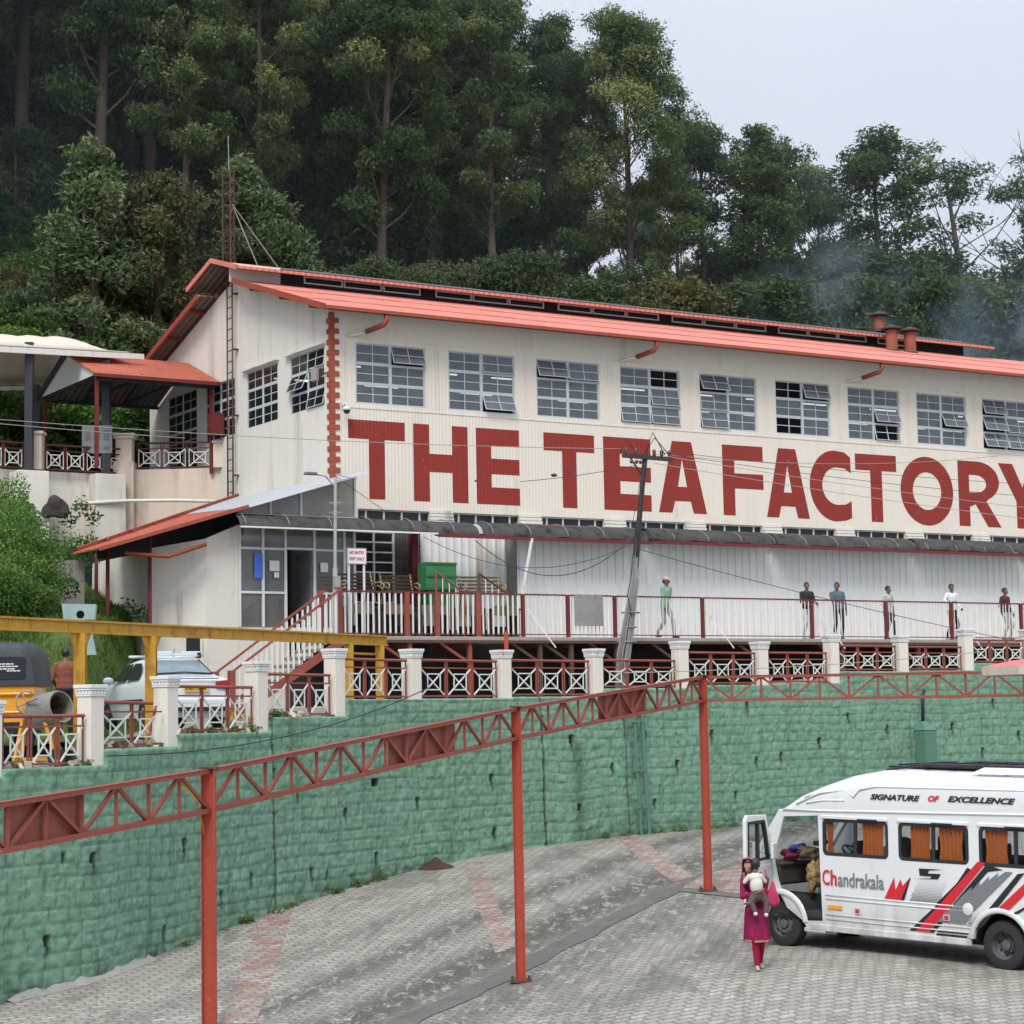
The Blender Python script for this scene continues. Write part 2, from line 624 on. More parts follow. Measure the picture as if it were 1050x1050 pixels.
def vnoise(x, y, seed):
    """value noise on arrays"""
    rs = np.random.RandomState(seed)
    T = rs.rand(256, 256)
    xi, yi = np.floor(x).astype(int), np.floor(y).astype(int)
    fx, fy = x - xi, y - yi
    fx, fy = fx * fx * (3 - 2 * fx), fy * fy * (3 - 2 * fy)
    a, b = T[xi % 256, yi % 256], T[(xi + 1) % 256, yi % 256]
    c, d = T[xi % 256, (yi + 1) % 256], T[(xi + 1) % 256, (yi + 1) % 256]
    return (a * (1 - fx) + b * fx) * (1 - fy) + (c * (1 - fx) + d * fx) * fy


def top_at(s):
    """stepped top of the wall"""
    z = TOPZ[-60]
    for i, k in enumerate(KNS):
        if PX[i] in TOPZ and s >= k + .12:
            z = TOPZ[PX[i]]
    return z


def grid_mesh(name, X, Y, Z, mats, attrs=None, smooth=True):
    h, w = X.shape
    co = np.stack([X, Y, Z], -1).reshape(-1, 3)
    idx = np.arange(h * w).reshape(h, w)
    f = np.stack([idx[:-1, :-1], idx[:-1, 1:], idx[1:, 1:], idx[1:, :-1]], -1).reshape(-1, 4)
    me = bpy.data.meshes.new(name)
    me.vertices.add(len(co))
    me.vertices.foreach_set('co', co.ravel())
    me.loops.add(f.size)
    me.loops.foreach_set('vertex_index', f.ravel().astype(np.int32))
    me.polygons.add(len(f))
    me.polygons.foreach_set('loop_start', (np.arange(len(f)) * 4).astype(np.int32))
    me.polygons.foreach_set('loop_total', np.full(len(f), 4, np.int32))
    if smooth:
        me.polygons.foreach_set('use_smooth', np.ones(len(f), bool))
    for k, a in (attrs or {}).items():
        at_ = me.attributes.new(k, 'FLOAT', 'POINT')
        at_.data.foreach_set('value', a.ravel().astype(np.float32))
    for mm in (mats if isinstance(mats, (list, tuple)) else [mats]):
        me.materials.append(mm)
    me.update()
    me.validate()
    return me


def link(name, me, parent=None):
    o = bpy.data.objects.new(name, me)
    COL.objects.link(o)
    o.parent = parent
    return o


# ------------------------------------------------------------------ pavers
def paver_mat(name, tint, red=False, lane=False):
    t = NT(name)
    v = t.coord(rot=(0, 0, R(-24)))
    sep = t.n('ShaderNodeSeparateXYZ')
    t.l(v, sep.inputs[0])
    # zigzag edge: triangle wave across the row
    tri = t.math('PINGPONG', sep.outputs[0], .06)
    y2 = t.math('ADD', sep.outputs[1], t.math('MULTIPLY', tri, .7))
    cmb = t.n('ShaderNodeCombineXYZ')
    t.l(sep.outputs[0], cmb.inputs[0])
    t.l(y2, cmb.inputs[1])
    br = t.n('ShaderNodeTexBrick')
    br.offset = .5
    t.l(cmb.outputs[0], br.inputs['Vector'])
    for k, x in (('Scale', 1.0), ('Brick Width', .28), ('Row Height', .19), ('Mortar Size', .024), ('Mortar Smooth', .25), ('Bias', 0.0)):
        br.inputs[k].default_value = x
    br.inputs['Color1'].default_value = (1, 1, 1, 1)
    br.inputs['Color2'].default_value = (.50, .50, .49, 1)
    br.inputs['Mortar'].default_value = (.13, .125, .115, 1)
    w = t.coord()
    big = t.noise(w, .35, 5, .6)
    med = t.noise(w, 1.4, 5, .65)
    fine = t.noise(w, 22, 4, .7)
    base = t.mix(t.ramp(med, .3, .7), C3(tint, .84), C3(tint, 1.18))
    base = t.mix(.85, base, br.outputs['Color'], 'MULTIPLY')
    base = t.mix(t.ramp(fine, .3, .75), C3(tint, .55), base)
    # damp and oily stains, drawn out along the lane
    sv = t.coord(scale=(1.4, .32, 1), rot=(0, 0, R(-24)))
    st = t.noise(sv, .8, 6, .68, .6)
    base = t.mix(t.math('MULTIPLY', t.ramp(st, .53, .62), .42), base, (.105, .098, .085))
    base = t.mix(t.math('MULTIPLY', t.ramp(big, .55, .75), .22), base, (.14, .13, .115))
    if lane:
        la = t.n('ShaderNodeAttribute', attribute_name='lane')
        ln_ = t.noise(t.coord(scale=(1.6, .5, 1), rot=(0, 0, R(-24))), 3.6, 6, .72, .5)
        base = t.mix(t.math('MULTIPLY', la.outputs['Fac'], t.ramp(ln_, .38, .50, 0, .92)), base, (.088, .083, .070))
    if red:
        e = t.noise(w, 2.6, 5, .65)
        base = t.mix(t.ramp(e, .34, .60, .72, .08), base, (.25, .09, .07))
    h = t.math('ADD', br.outputs['Fac'], t.math('MULTIPLY', fine, -.35))
    t.bsdf(base, t.math('MULTIPLY_ADD', st, -.35, .95, clamp=True), 0, t.bump(t.math('MULTIPLY', h, -1.0), .014, 1.0), .15)
    return t.mat


M['paver'] = paver_mat('yard_pavers', (.48, .445, .385), lane=True)
M['paver_red'] = paver_mat('red_pavers', (.49, .458, .41), True)
M['kerb'] = pm('kerb_concrete', (.14, .132, .118), .85, .4, 1.8, (.05, .047, .042), .9, 1.0, bump=.01)

# yard sheet
xs = np.concatenate([np.arange(-60, -14, 4), np.arange(-14, 17, .4), np.arange(17, 62, 4)])
ys = np.concatenate([np.arange(6, 20, 2), np.arange(20, 66, .4)])
X, Y = np.meshgrid(xs, ys)
Z = gz_arr(X, Y)
wy = np.interp(X, PATH[:, 0], PATH[:, 1])
Z = np.where(Y > wy + .8, Z - 2.0, Z)
YX, YY, YZ = X, Y, Z


def ribbon(name, left, right, mat, lift, n=60, jit=0.0):
    """a sheet that follows the yard between two plan lines"""
    L, Rr = np.array(left, float), np.array(right, float)

    def res(p):
        a = np.concatenate([[0], np.cumsum(np.hypot(*np.diff(p, axis=0).T))])
        q = np.linspace(0, a[-1], n)
        return np.stack([np.interp(q, a, p[:, 0]), np.interp(q, a, p[:, 1])], -1)
    L, Rr = res(L), res(Rr)
    k = np.linspace(0, 1, 7)
    if jit:
        q_ = np.arange(n)
        L = L + ((vnoise(q_ * .16, q_ * 0., 51) - .5) * 2 * jit)[:, None]
        Rr = Rr + ((vnoise(q_ * .16, q_ * 0., 52) - .5) * 2 * jit)[:, None]
    X = L[:, None, 0] * (1 - k) + Rr[:, None, 0] * k
    Y = L[:, None, 1] * (1 - k) + Rr[:, None, 1] * k
    return struct(link(name, grid_mesh(name, X, Y, gz_arr(X, Y) + lift, mat)))


def on_ground(px, py):
    d = 30.0
    for _ in range(40):
        p = at(px, py, d)
        z = gz(p.x, p.y)
        d = max(12.0, min(70.0, d * (1 + .7 * ((z / p.z) - 1))))
    return (p.x, p.y)


def pxline(pts):
    return [on_ground(*p) for p in pts]


kl = np.array(pxline([(340, 1090), (410, 1047), (532, 988), (602, 953), (662, 924), (719, 900), (790, 868), (900, 835)]))
kd = np.full(YX.shape, 99.0)
for a_, b_ in zip(kl[:-1], kl[1:]):
    ab = b_ - a_
    tt_ = np.clip(((YX - a_[0]) * ab[0] + (YY - a_[1]) * ab[1]) / (ab @ ab), 0, 1)
    ex_, ey_ = YX - a_[0] - tt_ * ab[0], YY - a_[1] - tt_ * ab[1]
    d_ = np.hypot(ex_, ey_) * np.where(ab[0] * ey_ - ab[1] * ex_ > 0, 1, -1)
    kd = np.where(np.abs(d_) < np.abs(kd), d_, kd)
lane_a = np.clip(1.15 * np.exp(-((kd - .8) / .7) ** 2) + .95 * np.exp(-((kd - 2.6) / .45) ** 2) + .5 * np.exp(-((kd - 4.2) / .4) ** 2) + .7 * np.exp(-((kd + 1.0) / .7) ** 2) + .5 * np.exp(-((kd + 3.0) / .5) ** 2), 0, 1)
yard = struct(link('yard_ground', grid_mesh('yard_ground', YX, YY, YZ, M['paver'], {'lane': lane_a})))
ribbon('lane_kerb', pxline([(330, 1090), (400, 1047), (530, 987), (600, 951), (660, 922), (718, 897), (760, 882)]),
       pxline([(372, 1090), (434, 1047), (542, 996), (607, 961), (665, 931), (720, 904), (762, 887)]), M['kerb'], .012, 160, jit=.09)
ribbon('red_band', pxline([(268, 936), (255, 975), (228, 1050)]), pxline([(300, 931), (288, 975), (262, 1050)]), M['paver_red'], .006)
ribbon('red_band', pxline([(474, 887), (488, 925), (508, 978)]), pxline([(494, 882), (508, 922), (531, 970)]), M['paver_red'], .006)
ribbon('red_band', pxline([(632, 858), (655, 880), (690, 905)]), pxline([(652, 855), (678, 877), (712, 899)]), M['paver_red'], .006)
ribbon('red_pavement', pxline([(722, 897), (765, 886), (800, 880)]), pxline([(700, 911), (752, 916), (800, 918)]), M['paver_red'], .016, 20)
ribbon('pavement_edge', pxline([(700, 910.5), (752, 915.5), (800, 917.5)]), pxline([(697, 915), (752, 921), (800, 923)]), M['kerb'], .014, 20, jit=.05)

# ------------------------------------------------------------------ green stone retaining wall
t = NT('green_masonry_paint')
a_ = t.n('ShaderNodeAttribute', attribute_name='stain')
g_ = t.n('ShaderNodeAttribute', attribute_name='joint')
v = t.coord()
n1, n2, n3 = t.noise(v, .5, 5, .6), t.noise(v, 5, 6, .65), t.noise(t.coord(scale=(1, 1, .2)), 1.6, 6, .65)
base = t.mix(n1, (.175, .300, .205), (.235, .390, .275))
base = t.mix(t.ramp(n2, .40, .72), base, (.125, .235, .155))
base = t.mix(t.math('MULTIPLY', t.ramp(n3, .55, .75), .45), base, (.11, .19, .125))
base = t.mix(t.math('MULTIPLY', g_.outputs['Fac'], .42), base, (.05, .115, .08))
n5 = t.noise(t.coord(scale=(1, 1, .09)), 2.4, 6, .7)
base = t.mix(t.math('MULTIPLY', t.ramp(n5, .54, .70), .5), base, (.07, .105, .065))
n6 = t.noise(v, 1.1, 4, .6)
base = t.mix(t.math('MULTIPLY', t.ramp(n6, .56, .72), .5), base, (.26, .43, .32))
base = t.mix(t.math('MULTIPLY', a_.outputs['Fac'], t.ramp(n2, .1, .6, .65, 1.0)), base, (.022, .022, .016))
t.bsdf(base, .75, 0, t.bump(t.noise(v, 30, 5, .7), .018), .12)
M['green_wall'] = t.mat

ds, dz = .04, .035
s0, s1 = ARC[0], ARC[-1]
ss = np.arange(s0, s1, ds)
zz = np.arange(-5.4, 1.45, dz)
SS, ZZ = np.meshgrid(ss, zz)
rs = np.random.RandomState(5)
crs = [-5.6]
while crs[-1] < 2:
    crs.append(crs[-1] + rs.uniform(.20, .29))
crs = np.array(crs)
warp = (vnoise(SS * .8, ZZ * .8, 3) - .5) * .12
row = np.searchsorted(crs, ZZ + warp) - 1
zl = ZZ + warp - crs[row]
rh = crs[row + 1] - crs[row]
bw = .44
off = rs.rand(len(crs) + 2) * 5
sb = (SS + (vnoise(SS * 1.1 + 7, ZZ * 1.1, 4) - .5) * .22 + off[row]) / bw
blk = np.floor(sb).astype(int)
sl = (sb - blk) * bw
jit = rs.rand(4096)
h = jit[(blk * 131 + row * 977) % 4096]
tilt = jit[(blk * 57 + row * 331 + 9) % 4096] - .5
tilt2 = jit[(blk * 91 + row * 131 + 5) % 4096] - .5
edge = np.minimum(np.minimum(zl, rh - zl), np.minimum(sl, bw - sl))
joint = 1 - np.clip(edge / .032, 0, 1)
rough = (vnoise(SS * 9, ZZ * 9, 8) - .5) * .026 + (vnoise(SS * 21, ZZ * 21, 9) - .5) * .02 + np.abs(vnoise(SS * 4, ZZ * 4, 10) - .5) * .012
rough = rough + np.abs(vnoise(SS * 6.5 + 3, ZZ * 8, 14) - .5) * .045 + (vnoise(SS * 13, ZZ * 15, 15) - .5) * .03
disp = (h - .5) * .008 + tilt * (zl / rh - .5) * .008 + tilt2 * (sl / bw - .5) * .008 + rough * .52 - joint * .017
stain = np.zeros_like(disp)
for (px, py, w_, h_) in [(95, 880, .05, .42), (63, 880, .03, .14), (188, 865, .06, .38), (47, 965, .05, .36), (167, 955, .05, .3), (226, 918, .04, .35), (318, 895, .05, .35), (384, 878, .05, .32),
                         (305, 812, .05, .28), (354, 833, .05, .28), (257, 900, .05, .25), (335, 898, .03, .2), (503, 798, .05, .33), (427, 822, .05, .3), (385, 803, .12, .1), (505, 853, .05, .35), (586, 758, .07, .35), (593, 828, .05, .25),
                         (626, 786, .05, .3), (661, 754, .05, .28), (694, 783, .05, .28), (670, 823, .04, .25), (729, 752, .05, .35), (752, 816, .04, .25), (696, 722, .06, .22), (774, 780, .05, .28), (765, 723, .05, .28),
                         (910, 747, .05, .28), (976, 745, .05, .3), (1017, 720, .05, .25), (1044, 753, .05, .3), (956, 772, .05, .3), (1006, 770, .05, .3), (800, 775, .05, .3), (840, 760, .05, .3), (870, 735, .04, .25)]:
    d = np.interp(px, PX, PD)
    p = at(px, py, d)
    k = np.argmin((PATH[:, 0] - p.x) ** 2 + (PATH[:, 1] - p.y) ** 2)
    sc, zc = ARC[k], p.z
    inside = (np.abs(SS - sc) < w_) & (ZZ < zc + .08) & (ZZ > zc - .08)
    disp = np.where(inside, disp - .12, disp)
    g = np.exp(-((SS - sc) / w_) ** 2) * np.clip(1 - (zc - ZZ) / h_, 0, 1) * (ZZ < zc + .1)
    stain = np.maximum(stain, np.where(inside, 1, g * 1.6))
# expansion joints and one broad water stain
for px, wd, st in ((279, .035, 1), (555, .035, .9), (640, .02, .5)):
    k = np.interp(px, PX, np.arange(len(PX)))
    sc = np.interp(px, PX, KNS)
    lean = (ZZ - 0) * -.03 + (vnoise(ZZ * 3, ZZ * 0, 2) - .5) * .05
    e = np.abs(SS - sc - lean)
    cr_ = (e < wd)
    disp = np.where(cr_, disp - .08, disp)
    stain = np.maximum(stain, np.where(cr_, st, 0))
sc = np.interp(592, PX, KNS)
stain = np.maximum(stain, .42 * np.exp(-((SS - sc) / .22) ** 2) * (ZZ < -.6))
base_z = gz_arr(np.interp(SS[0], ARC, PATH[:, 0]), np.interp(SS[0], ARC, PATH[:, 1]))[None]
low = np.clip(1 - (ZZ - base_z) / .5, 0, 1) * (vnoise(SS * 2, ZZ * 3, 12) > .45)
stain = np.maximum(stain, low * .55 * vnoise(SS * 6, ZZ * 6, 13) * 1.5)
tops = np.array([top_at(q) for q in ss])[None]
Zc = np.minimum(ZZ, tops)
ti = np.clip((ZZ - Zc), 0, .5)                       # rows above the top fold back into the coping
px_, py_ = np.interp(SS, ARC, PATH[:, 0]), np.interp(SS, ARC, PATH[:, 1])
tx, ty = np.gradient(px_, axis=1), np.gradient(py_, axis=1)
ln = np.hypot(tx, ty)
nx, ny = ty / ln, -tx / ln                            # towards the yard
over = ZZ > tops
disp = np.where(over, -np.clip((ZZ - tops) * 6, 0, .6), disp)
rw = thing('retaining_wall', 'long green painted stone retaining wall curving beside the paved lane', 'wall')
wall_face = link('stone_face', grid_mesh('stone_face', px_ + nx * disp, py_ + ny * disp, Zc + np.where(over, .01 * (vnoise(SS * 8, ZZ * 8, 4)), 0), M['green_wall'], {'stain': np.clip(stain, 0, 1), 'joint': np.clip(joint, 0, 1) * ~over}), rw)

# rough mortar line along the foot of the wall
for nm, a, b, w_ in (('mortar_strip', 8, 150, .09),):
    sa, sb_ = np.interp(a, PX, KNS), np.interp(b, PX, KNS)
    q = np.linspace(sa, sb_, 90)
    P0 = np.array([path_at(x) for x in q])
    T0 = np.array([path_tan(x) for x in q])
    Nn = np.stack([T0[:, 1], -T0[:, 0]], -1)
    j = .04 + w_ * vnoise(q * 3, q * 0, 6)
    X = np.stack([P0[:, 0] + Nn[:, 0] * k for k in (-.05, .05, .10)] + [P0[:, 0] + Nn[:, 0] * (.10 + j)], 1)
    Y = np.stack([P0[:, 1] + Nn[:, 1] * k for k in (-.05, .05, .10)] + [P0[:, 1] + Nn[:, 1] * (.10 + j)], 1)
    Z = gz_arr(X, Y) + np.array([.10, .05, .03, .004])[None] * (.5 + vnoise(q * 5, q * 0, 7)[:, None])
    link(nm, grid_mesh(nm, X, Y, Z, pm('wet_mortar', (.30, .285, .26), .9, .3, 3, (.1, .1, .08), .8, 1, bump=.02)), rw)

# pipes on the wall and the green control box
g_pipe = pm('green_pipe', (.10, .21, .15), .6, .15, 2)
for px, r_ in ((646, .035), (654, .05)):
    sc = np.interp(px, PX, KNS)
    p, tn = path_at(sc), path_tan(sc)
    n_ = np.array([tn[1], -tn[0]])
    q = p + n_ * .1
    b = MB().tube([(q[0], q[1], .5), (q[0] + .03, q[1], -1), (q[0] + .12, q[1], gz(q[0], q[1]) - .05)], r_, 10)
    for zc in (-.1, -1.3, -2.2):
        b.box(q[0] + .03, q[1], zc, .16, .12, .04)
    o = b.build('drain_pipe', g_pipe, None, smooth=False, autosmooth=40)
    tag(o, 'thin green drain pipe on the green wall, left of its thicker twin' if px == 646 else 'thicker green drain pipe on the green wall beside a thinner one', 'pipe', 'drain pipes down the green wall')
sc = np.interp(941, PX, KNS)
p, tn = path_at(sc), path_tan(sc)
gb = thing('junction_box', 'tall green painted box with sloping top fixed to green wall behind van', 'box', (p[0] + tn[1] * .22, p[1] - tn[0] * .22, 0), math.atan2(tn[1], tn[0]))
b = MB().box(0, 0, -1.05, .46, .4, 1.1)
b.add([(-.25, -.22, -.5), (.25, -.22, -.5), (.25, .22, -.5), (-.25, .22, -.5), (-.08, .02, -.25), (.08, .02, -.25), (.08, .2, -.25), (-.08, .2, -.25)],
      [(0, 1, 5, 4), (1, 2, 6, 5), (2, 3, 7, 6), (3, 0, 4, 7), (4, 5, 6, 7), (3, 2, 1, 0)])
b.build('case', g_pipe, gb, bevel=.01)
MB().tube([(0, .08, -.3), (.03, .08, .45), (.16, .12, .62)], .05, 10).build('conduit', M['black_steel'], gb, smooth=True)

# ------------------------------------------------------------------ terrace behind the wall, bank and hillside
M['terrace'] = pm('terrace_concrete', (.24, .22, .195), .9, .25, .8, (.1, .085, .06), .8, 1.0, bump=.012)
tt = np.linspace(.15, 14, 26)
sq = np.arange(s0, s1, .5)
P0 = np.array([path_at(x) for x in sq])
back = np.array([-.45, .893])
X = P0[:, None, 0] + back[0] * tt
Y = P0[:, None, 1] + back[1] * tt
z0 = np.array([top_at(x + .1) for x in sq])
z0 = np.convolve(np.pad(z0, 3, mode='edge'), np.ones(7) / 7, 'valid')
Z = z0[:, None] - .12 + 0 * tt
struct(link('terrace_ground', grid_mesh('terrace_ground', X, Y, Z, M['terrace'])))

HB = [(-30, 8), (-9, 7.6), (0, 8), (14, 8.2), (18, 8.8), (26, 12)]


def hill(lx, ly):
    """hillside behind the factory in factory coordinates: steep on the left, low on the right"""
    st = np.interp(lx, [-40, -5, 15, 35, 70], [.80, .64, .52, .26, .08])
    return 7.6 + np.clip(ly - 17, 0, None) * st - np.clip(ly - 90, 0, None) * st * .6


lx = np.arange(-75, 130, 2.0)
ly = np.concatenate([np.arange(16.5, 60, 1.5), np.arange(60, 260, 6)])
LX, LY = np.meshgrid(lx, ly)
Z = hill(LX, LY) + (vnoise(LX * .3, LY * .3, 21) - .5) * 1.2
wx = ORG.x + U2.x * LX - N2.x * LY
wy_ = ORG.y + U2.y * LX - N2.y * LY
M['forest_floor'] = pm('forest_floor', (.028, .034, .018), .95, .4, .4, (.05, .035, .02), .6, 1.0, bump=.05, bs=6)
struct(link('hillside', grid_mesh('hillside', wx, wy_, Z, M['forest_floor'])))

# grassy bank on the left, between the parking terrace and the upper road
bx = np.arange(-45, -6.2, .35)
by = np.concatenate([np.arange(40, 63, .3), np.arange(63, 90, 2)])
X, Y = np.meshgrid(bx, by)


def bank(X, Y):
    foot = 42.8 + np.clip(X + 9.5, 0, 4) * 2.5
    q = np.clip(Y - foot, 0, None)
    z = -.3 + 2.6 * np.clip(q / 3.4, 0, 1) ** .9 + np.clip(q - 3.4, 0, 14) * np.interp(X, [-12.5, -10.5, -8.5], [.20, .09, .0])
    k = np.interp(X + (Y - 50) * .02, [-9.9, -9.0], [1, 0])
    return (z + .3) * k - .3


Z = bank(X, Y) + (vnoise(X * 1.3, Y * 1.3, 31) - .5) * .25 + (vnoise(X * 4, Y * 4, 32) - .5) * .1
Z = np.where(Y > 63.2, 7.0, Z)
M['bank_soil'] = pm('bank_soil', (.075, .115, .03), .95, .4, 1.2, (.05, .04, .025), .7, 1.0, bump=.05, bs=8)
struct(link('bank_ground', grid_mesh('bank_ground', X, Y, Z, M['bank_soil'])))
# ------------------------------------------------------------------ the factory
fac = fthing('factory_building', 'long cream corrugated tea factory with coral roof and huge red letters', 'factory')
LEN, DEP, EZ = 40.0, 13.2, 11.30          # length, depth, wall head
RY, RZ, SL = 6.6, 13.52, .309             # ridge line and slope
PITCHW = 2.954


def facade(u, v, w):                       # plate maps: thickness goes inwards
    return Vector((u, w, v))


def gable(u, v, w):
    return Vector((w, u, v))


wins = []
for k in range(13):
    a = .76 + PITCHW * k
    wins.append((a, a + 2.2, 8.76, 10.46))
ho = [[(a, c), (b, c), (b, d), (a, d)] for a, b, c, d in wins]
strip = []
for k in range(13):
    a = .78 + PITCHW * k
    strip.append((a, a + 2.25, 5.50, 5.84))
ho += [[(a, c), (b, c), (b, d), (a, d)] for a, b, c, d in strip]
MB().plate([(0, 1.6), (LEN, 1.6), (LEN, EZ), (0, EZ)], ho, facade, .16).build('front_wall', M['cream'], fac)
gw = [(.42, 2.62, 8.72, 10.38), (3.42, 5.6, 8.70, 10.40), (6.42, 8.66, 8.66, 10.40), (9.3, 11.7, 8.0, 10.5)]
gho = [[(a, c), (b, c), (b, d), (a, d)] for a, b, c, d in gw]
prof = [(.16, 0.5), (DEP, .5), (DEP, EZ), (RY, EZ + RY * SL), (.16, EZ + .16 * SL)]
MB().plate(prof, gho, gable, .16).build('gable_wall', M['cream_gable'], fac)
b = MB()
b.span(.16, LEN, DEP - .16, DEP, .5, EZ)
b.span(LEN - .16, LEN, .16, DEP - .16, .5, EZ)
b.build('rear_wall', M['cream_gable'], fac)
b = MB()
b.span(.17, LEN - .2, .18, DEP - .2, 7.6, 7.75)
b.span(.17, LEN - .2, .18, DEP - .2, 11.15, 11.2)
b.span(.2, LEN - .2, 7.2, 7.3, 7.76, 11.14)
b.build('interior_floor', M['interior'], fac)
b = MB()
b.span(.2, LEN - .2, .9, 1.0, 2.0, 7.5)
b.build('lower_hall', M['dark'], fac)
# fluorescent tubes inside, seen through the upper windows
random.seed(4)
for k in range(10):
    for (yy, dz) in ((2.6, .05), (5.5, .05)):
        x = .9 + PITCHW * k + random.uniform(-.2, 1.6)
        MB().span(x, x + 1.15, yy, yy + .05, 10.32 + dz - .1, 10.36 + dz - .1).build('ceiling_lamp', M['tube'], fac)


def steel_window(a, b, c, d, fn, seed, parent, cols=2, rows=3, sub=2, opens=.3, gl='winglass'):
    """steel casement window: outer frame, mullions, rows of top-hung sashes, some pushed open"""
    rnd = random.Random(seed)
    fr = MB()
    T = .05

    def rect(mb, u0, u1, v0, v1, w0, w1, f=fn):
        vs = [f(u, v, w) for w in (w0, w1) for u, v in ((u0, v0), (u1, v0), (u1, v1), (u0, v1))]
        mb.add(vs, [(0, 1, 2, 3), (7, 6, 5, 4), (0, 4, 5, 1), (1, 5, 6, 2), (2, 6, 7, 3), (3, 7, 4, 0)])
    rect(fr, a - .03, b + .03, c - .05, c + .02, -.04, .06)
    rect(fr, a - .03, b + .03, d - .02, d + .04, -.03, .06)
    rect(fr, a - .03, a + .03, c + .02, d - .02, -.02, .06)
    rect(fr, b - .03, b + .03, c + .02, d - .02, -.02, .06)
    pw, ph = (b - a) / cols, (d - c) / rows
    for i in range(1, cols):
        rect(fr, a + pw * i - .035, a + pw * i + .035, c + .02, d - .02, -.012, .055)
    for j in range(1, rows):
        for i in range(cols):
            rect(fr, a + pw * i + .037, a + pw * (i + 1) - .037, c + ph * j - .022, c + ph * j + .022, -.008, .05)
    w = fr.build('window', M['grey_frame'], parent)
    pn, sb = MB(), MB()
    for i in range(cols):
        for j in range(rows):
            ang = rnd.choice([.12, .2, .34, .42]) if rnd.random() < opens else 0
            u0, u1 = a + pw * i + .03, a + pw * (i + 1) - .03
            v0, v1 = c + ph * j + .024, c + ph * (j + 1) - .024
            H = v1 - v0
            sa, ca = math.sin(ang), math.cos(ang)

            def tilt(u, v, w, v1=v1, sa=sa, ca=ca):
                e = v1 - v
                return fn(u, v1 - e * ca, w - e * sa)
            k = .02
            rect(sb, u0, u1, v0, v0 + k, -.006, .02, tilt)
            rect(sb, u0, u1, v1 - k, v1, -.006, .02, tilt)
            rect(sb, u0, u0 + k, v0 + k, v1 - k, -.006, .02, tilt)
            rect(sb, u1 - k, u1, v0 + k, v1 - k, -.006, .02, tilt)
            for q in range(1, sub):
                um = u0 + (u1 - u0) * q / sub
                rect(sb, um - .011, um + .011, v0 + k, v1 - k, -.004, .016, tilt)
            vm = (v0 + v1) / 2
            for q in range(sub):
                rect(sb, u0 + (u1 - u0) * q / sub + .012, u0 + (u1 - u0) * (q + 1) / sub - .012, vm - .011, vm + .011, -.003, .015, tilt)
            if rnd.random() > .04:
                pn.add([tilt(u0 + .01, v0 + .01, .008), tilt(u1 - .01, v0 + .01, .008), tilt(u1 - .01, v1 - .01, .008), tilt(u0 + .01, v1 - .01, .008)], [(0, 1, 2, 3)])
    sb.build('sash', M['grey_frame'], w)
    pn.build('pane', M[gl], w, fix=False)
    return w


fin = lambda u, v, w: Vector((u, .05 + w, v))
gin = lambda u, v, w: Vector((.05 + w, u, v))
for k, (a, b_, c, d) in enumerate(wins):
    if a < 32:
        steel_window(a, b_, c, d, fin, 10 + k, fac, opens=.34)
for k, (a, b_, c, d) in enumerate(gw[:3]):
    steel_window(a, b_, c, d, gin, 60 + k, fac, opens=.6 if k == 0 else .15, gl='darkglass')
steel_window(gw[3][0], gw[3][1], gw[3][2], gw[3][3], gin, 77, fac, cols=2, rows=4, opens=0, gl='darkglass')
# lintel hoods over the gable windows
b = MB()
for a, b_, c, d in gw[:2]:
    b.span(-.12, .0, a - .12, b_ + .15, d + .03, d + .09)
b.build('lintel', M['cream_gable'], fac)
# low strip windows with stepped piers between
for k, (a, b_, c, d) in enumerate(strip):
    if a > 31:
        continue
    f = MB()
    f.span(a, b_, .07, .11, c, c + .04)
    f.span(a, b_, .07, .11, d - .04, d)
    for q in range(4):
        x = a + (b_ - a) * (q + .5) / 4
        f.span(x - .025, x + .025, .07, .11, c + .04, d - .04)
    w = f.build('strip_window', M['grey_frame'], fac)
    MB().add([(a, .1, c), (b_, .1, c), (b_, .1, d), (a, .1, d)], [(0, 1, 2, 3)]).build('pane', M['darkglass'], w)
for k in range(11):
    b = MB()
    x0, x1 = .78 + 2.25 + PITCHW * k, .78 + PITCHW * (k + 1)
    for j in range(4):
        b.span(x0 - .02, x1 + .02, -.05 - .03 * (3 - j), 0, 5.50 + .1 * j, 5.58 + .1 * j)
    b.build('sill_block', M['cream_wall'], fac)

# ---------------------------------------- lettering
HB_, HT_ = 6.12, 8.30
HH = HT_ - HB_


def L_T(w):
    return [[(0, .76), (.36 * w, .76), (.36 * w, 0), (.64 * w, 0), (.64 * w, .76), (w, .76), (w, 1), (0, 1)]], []


def L_H(w):
    return [[(0, 0), (.29 * w, 0), (.29 * w, .385), (.71 * w, .385), (.71 * w, 0), (w, 0), (w, 1), (.71 * w, 1), (.71 * w, .62), (.29 * w, .62), (.29 * w, 1), (0, 1)]], []


def L_E(w):
    return [[(0, 0), (w, 0), (w, .225), (.345 * w, .225), (.345 * w, .40), (w, .40), (w, .605), (.345 * w, .605), (.345 * w, .775), (w, .775), (w, 1), (0, 1)]], []


def L_F(w):
    return [[(0, 0), (.29 * w, 0), (.29 * w, .385), (w, .385), (w, .60), (.29 * w, .60), (.29 * w, .785), (w, .785), (w, 1), (0, 1)]], []


def L_A(w):
    return [[(0, 0), (.275 * w, 0), (.335 * w, .165), (.665 * w, .165), (.725 * w, 0), (w, 0), (.70 * w, 1), (.30 * w, 1)]], [[(.405 * w, .365), (.595 * w, .365), (.5 * w, .76)]]


def ell(cx, cy, rx, ry, a0, a1, n=28):
    return [(cx + rx * math.cos(R(a0 + (a1 - a0) * i / n)), cy + ry * math.sin(R(a0 + (a1 - a0) * i / n))) for i in range(n + 1)]


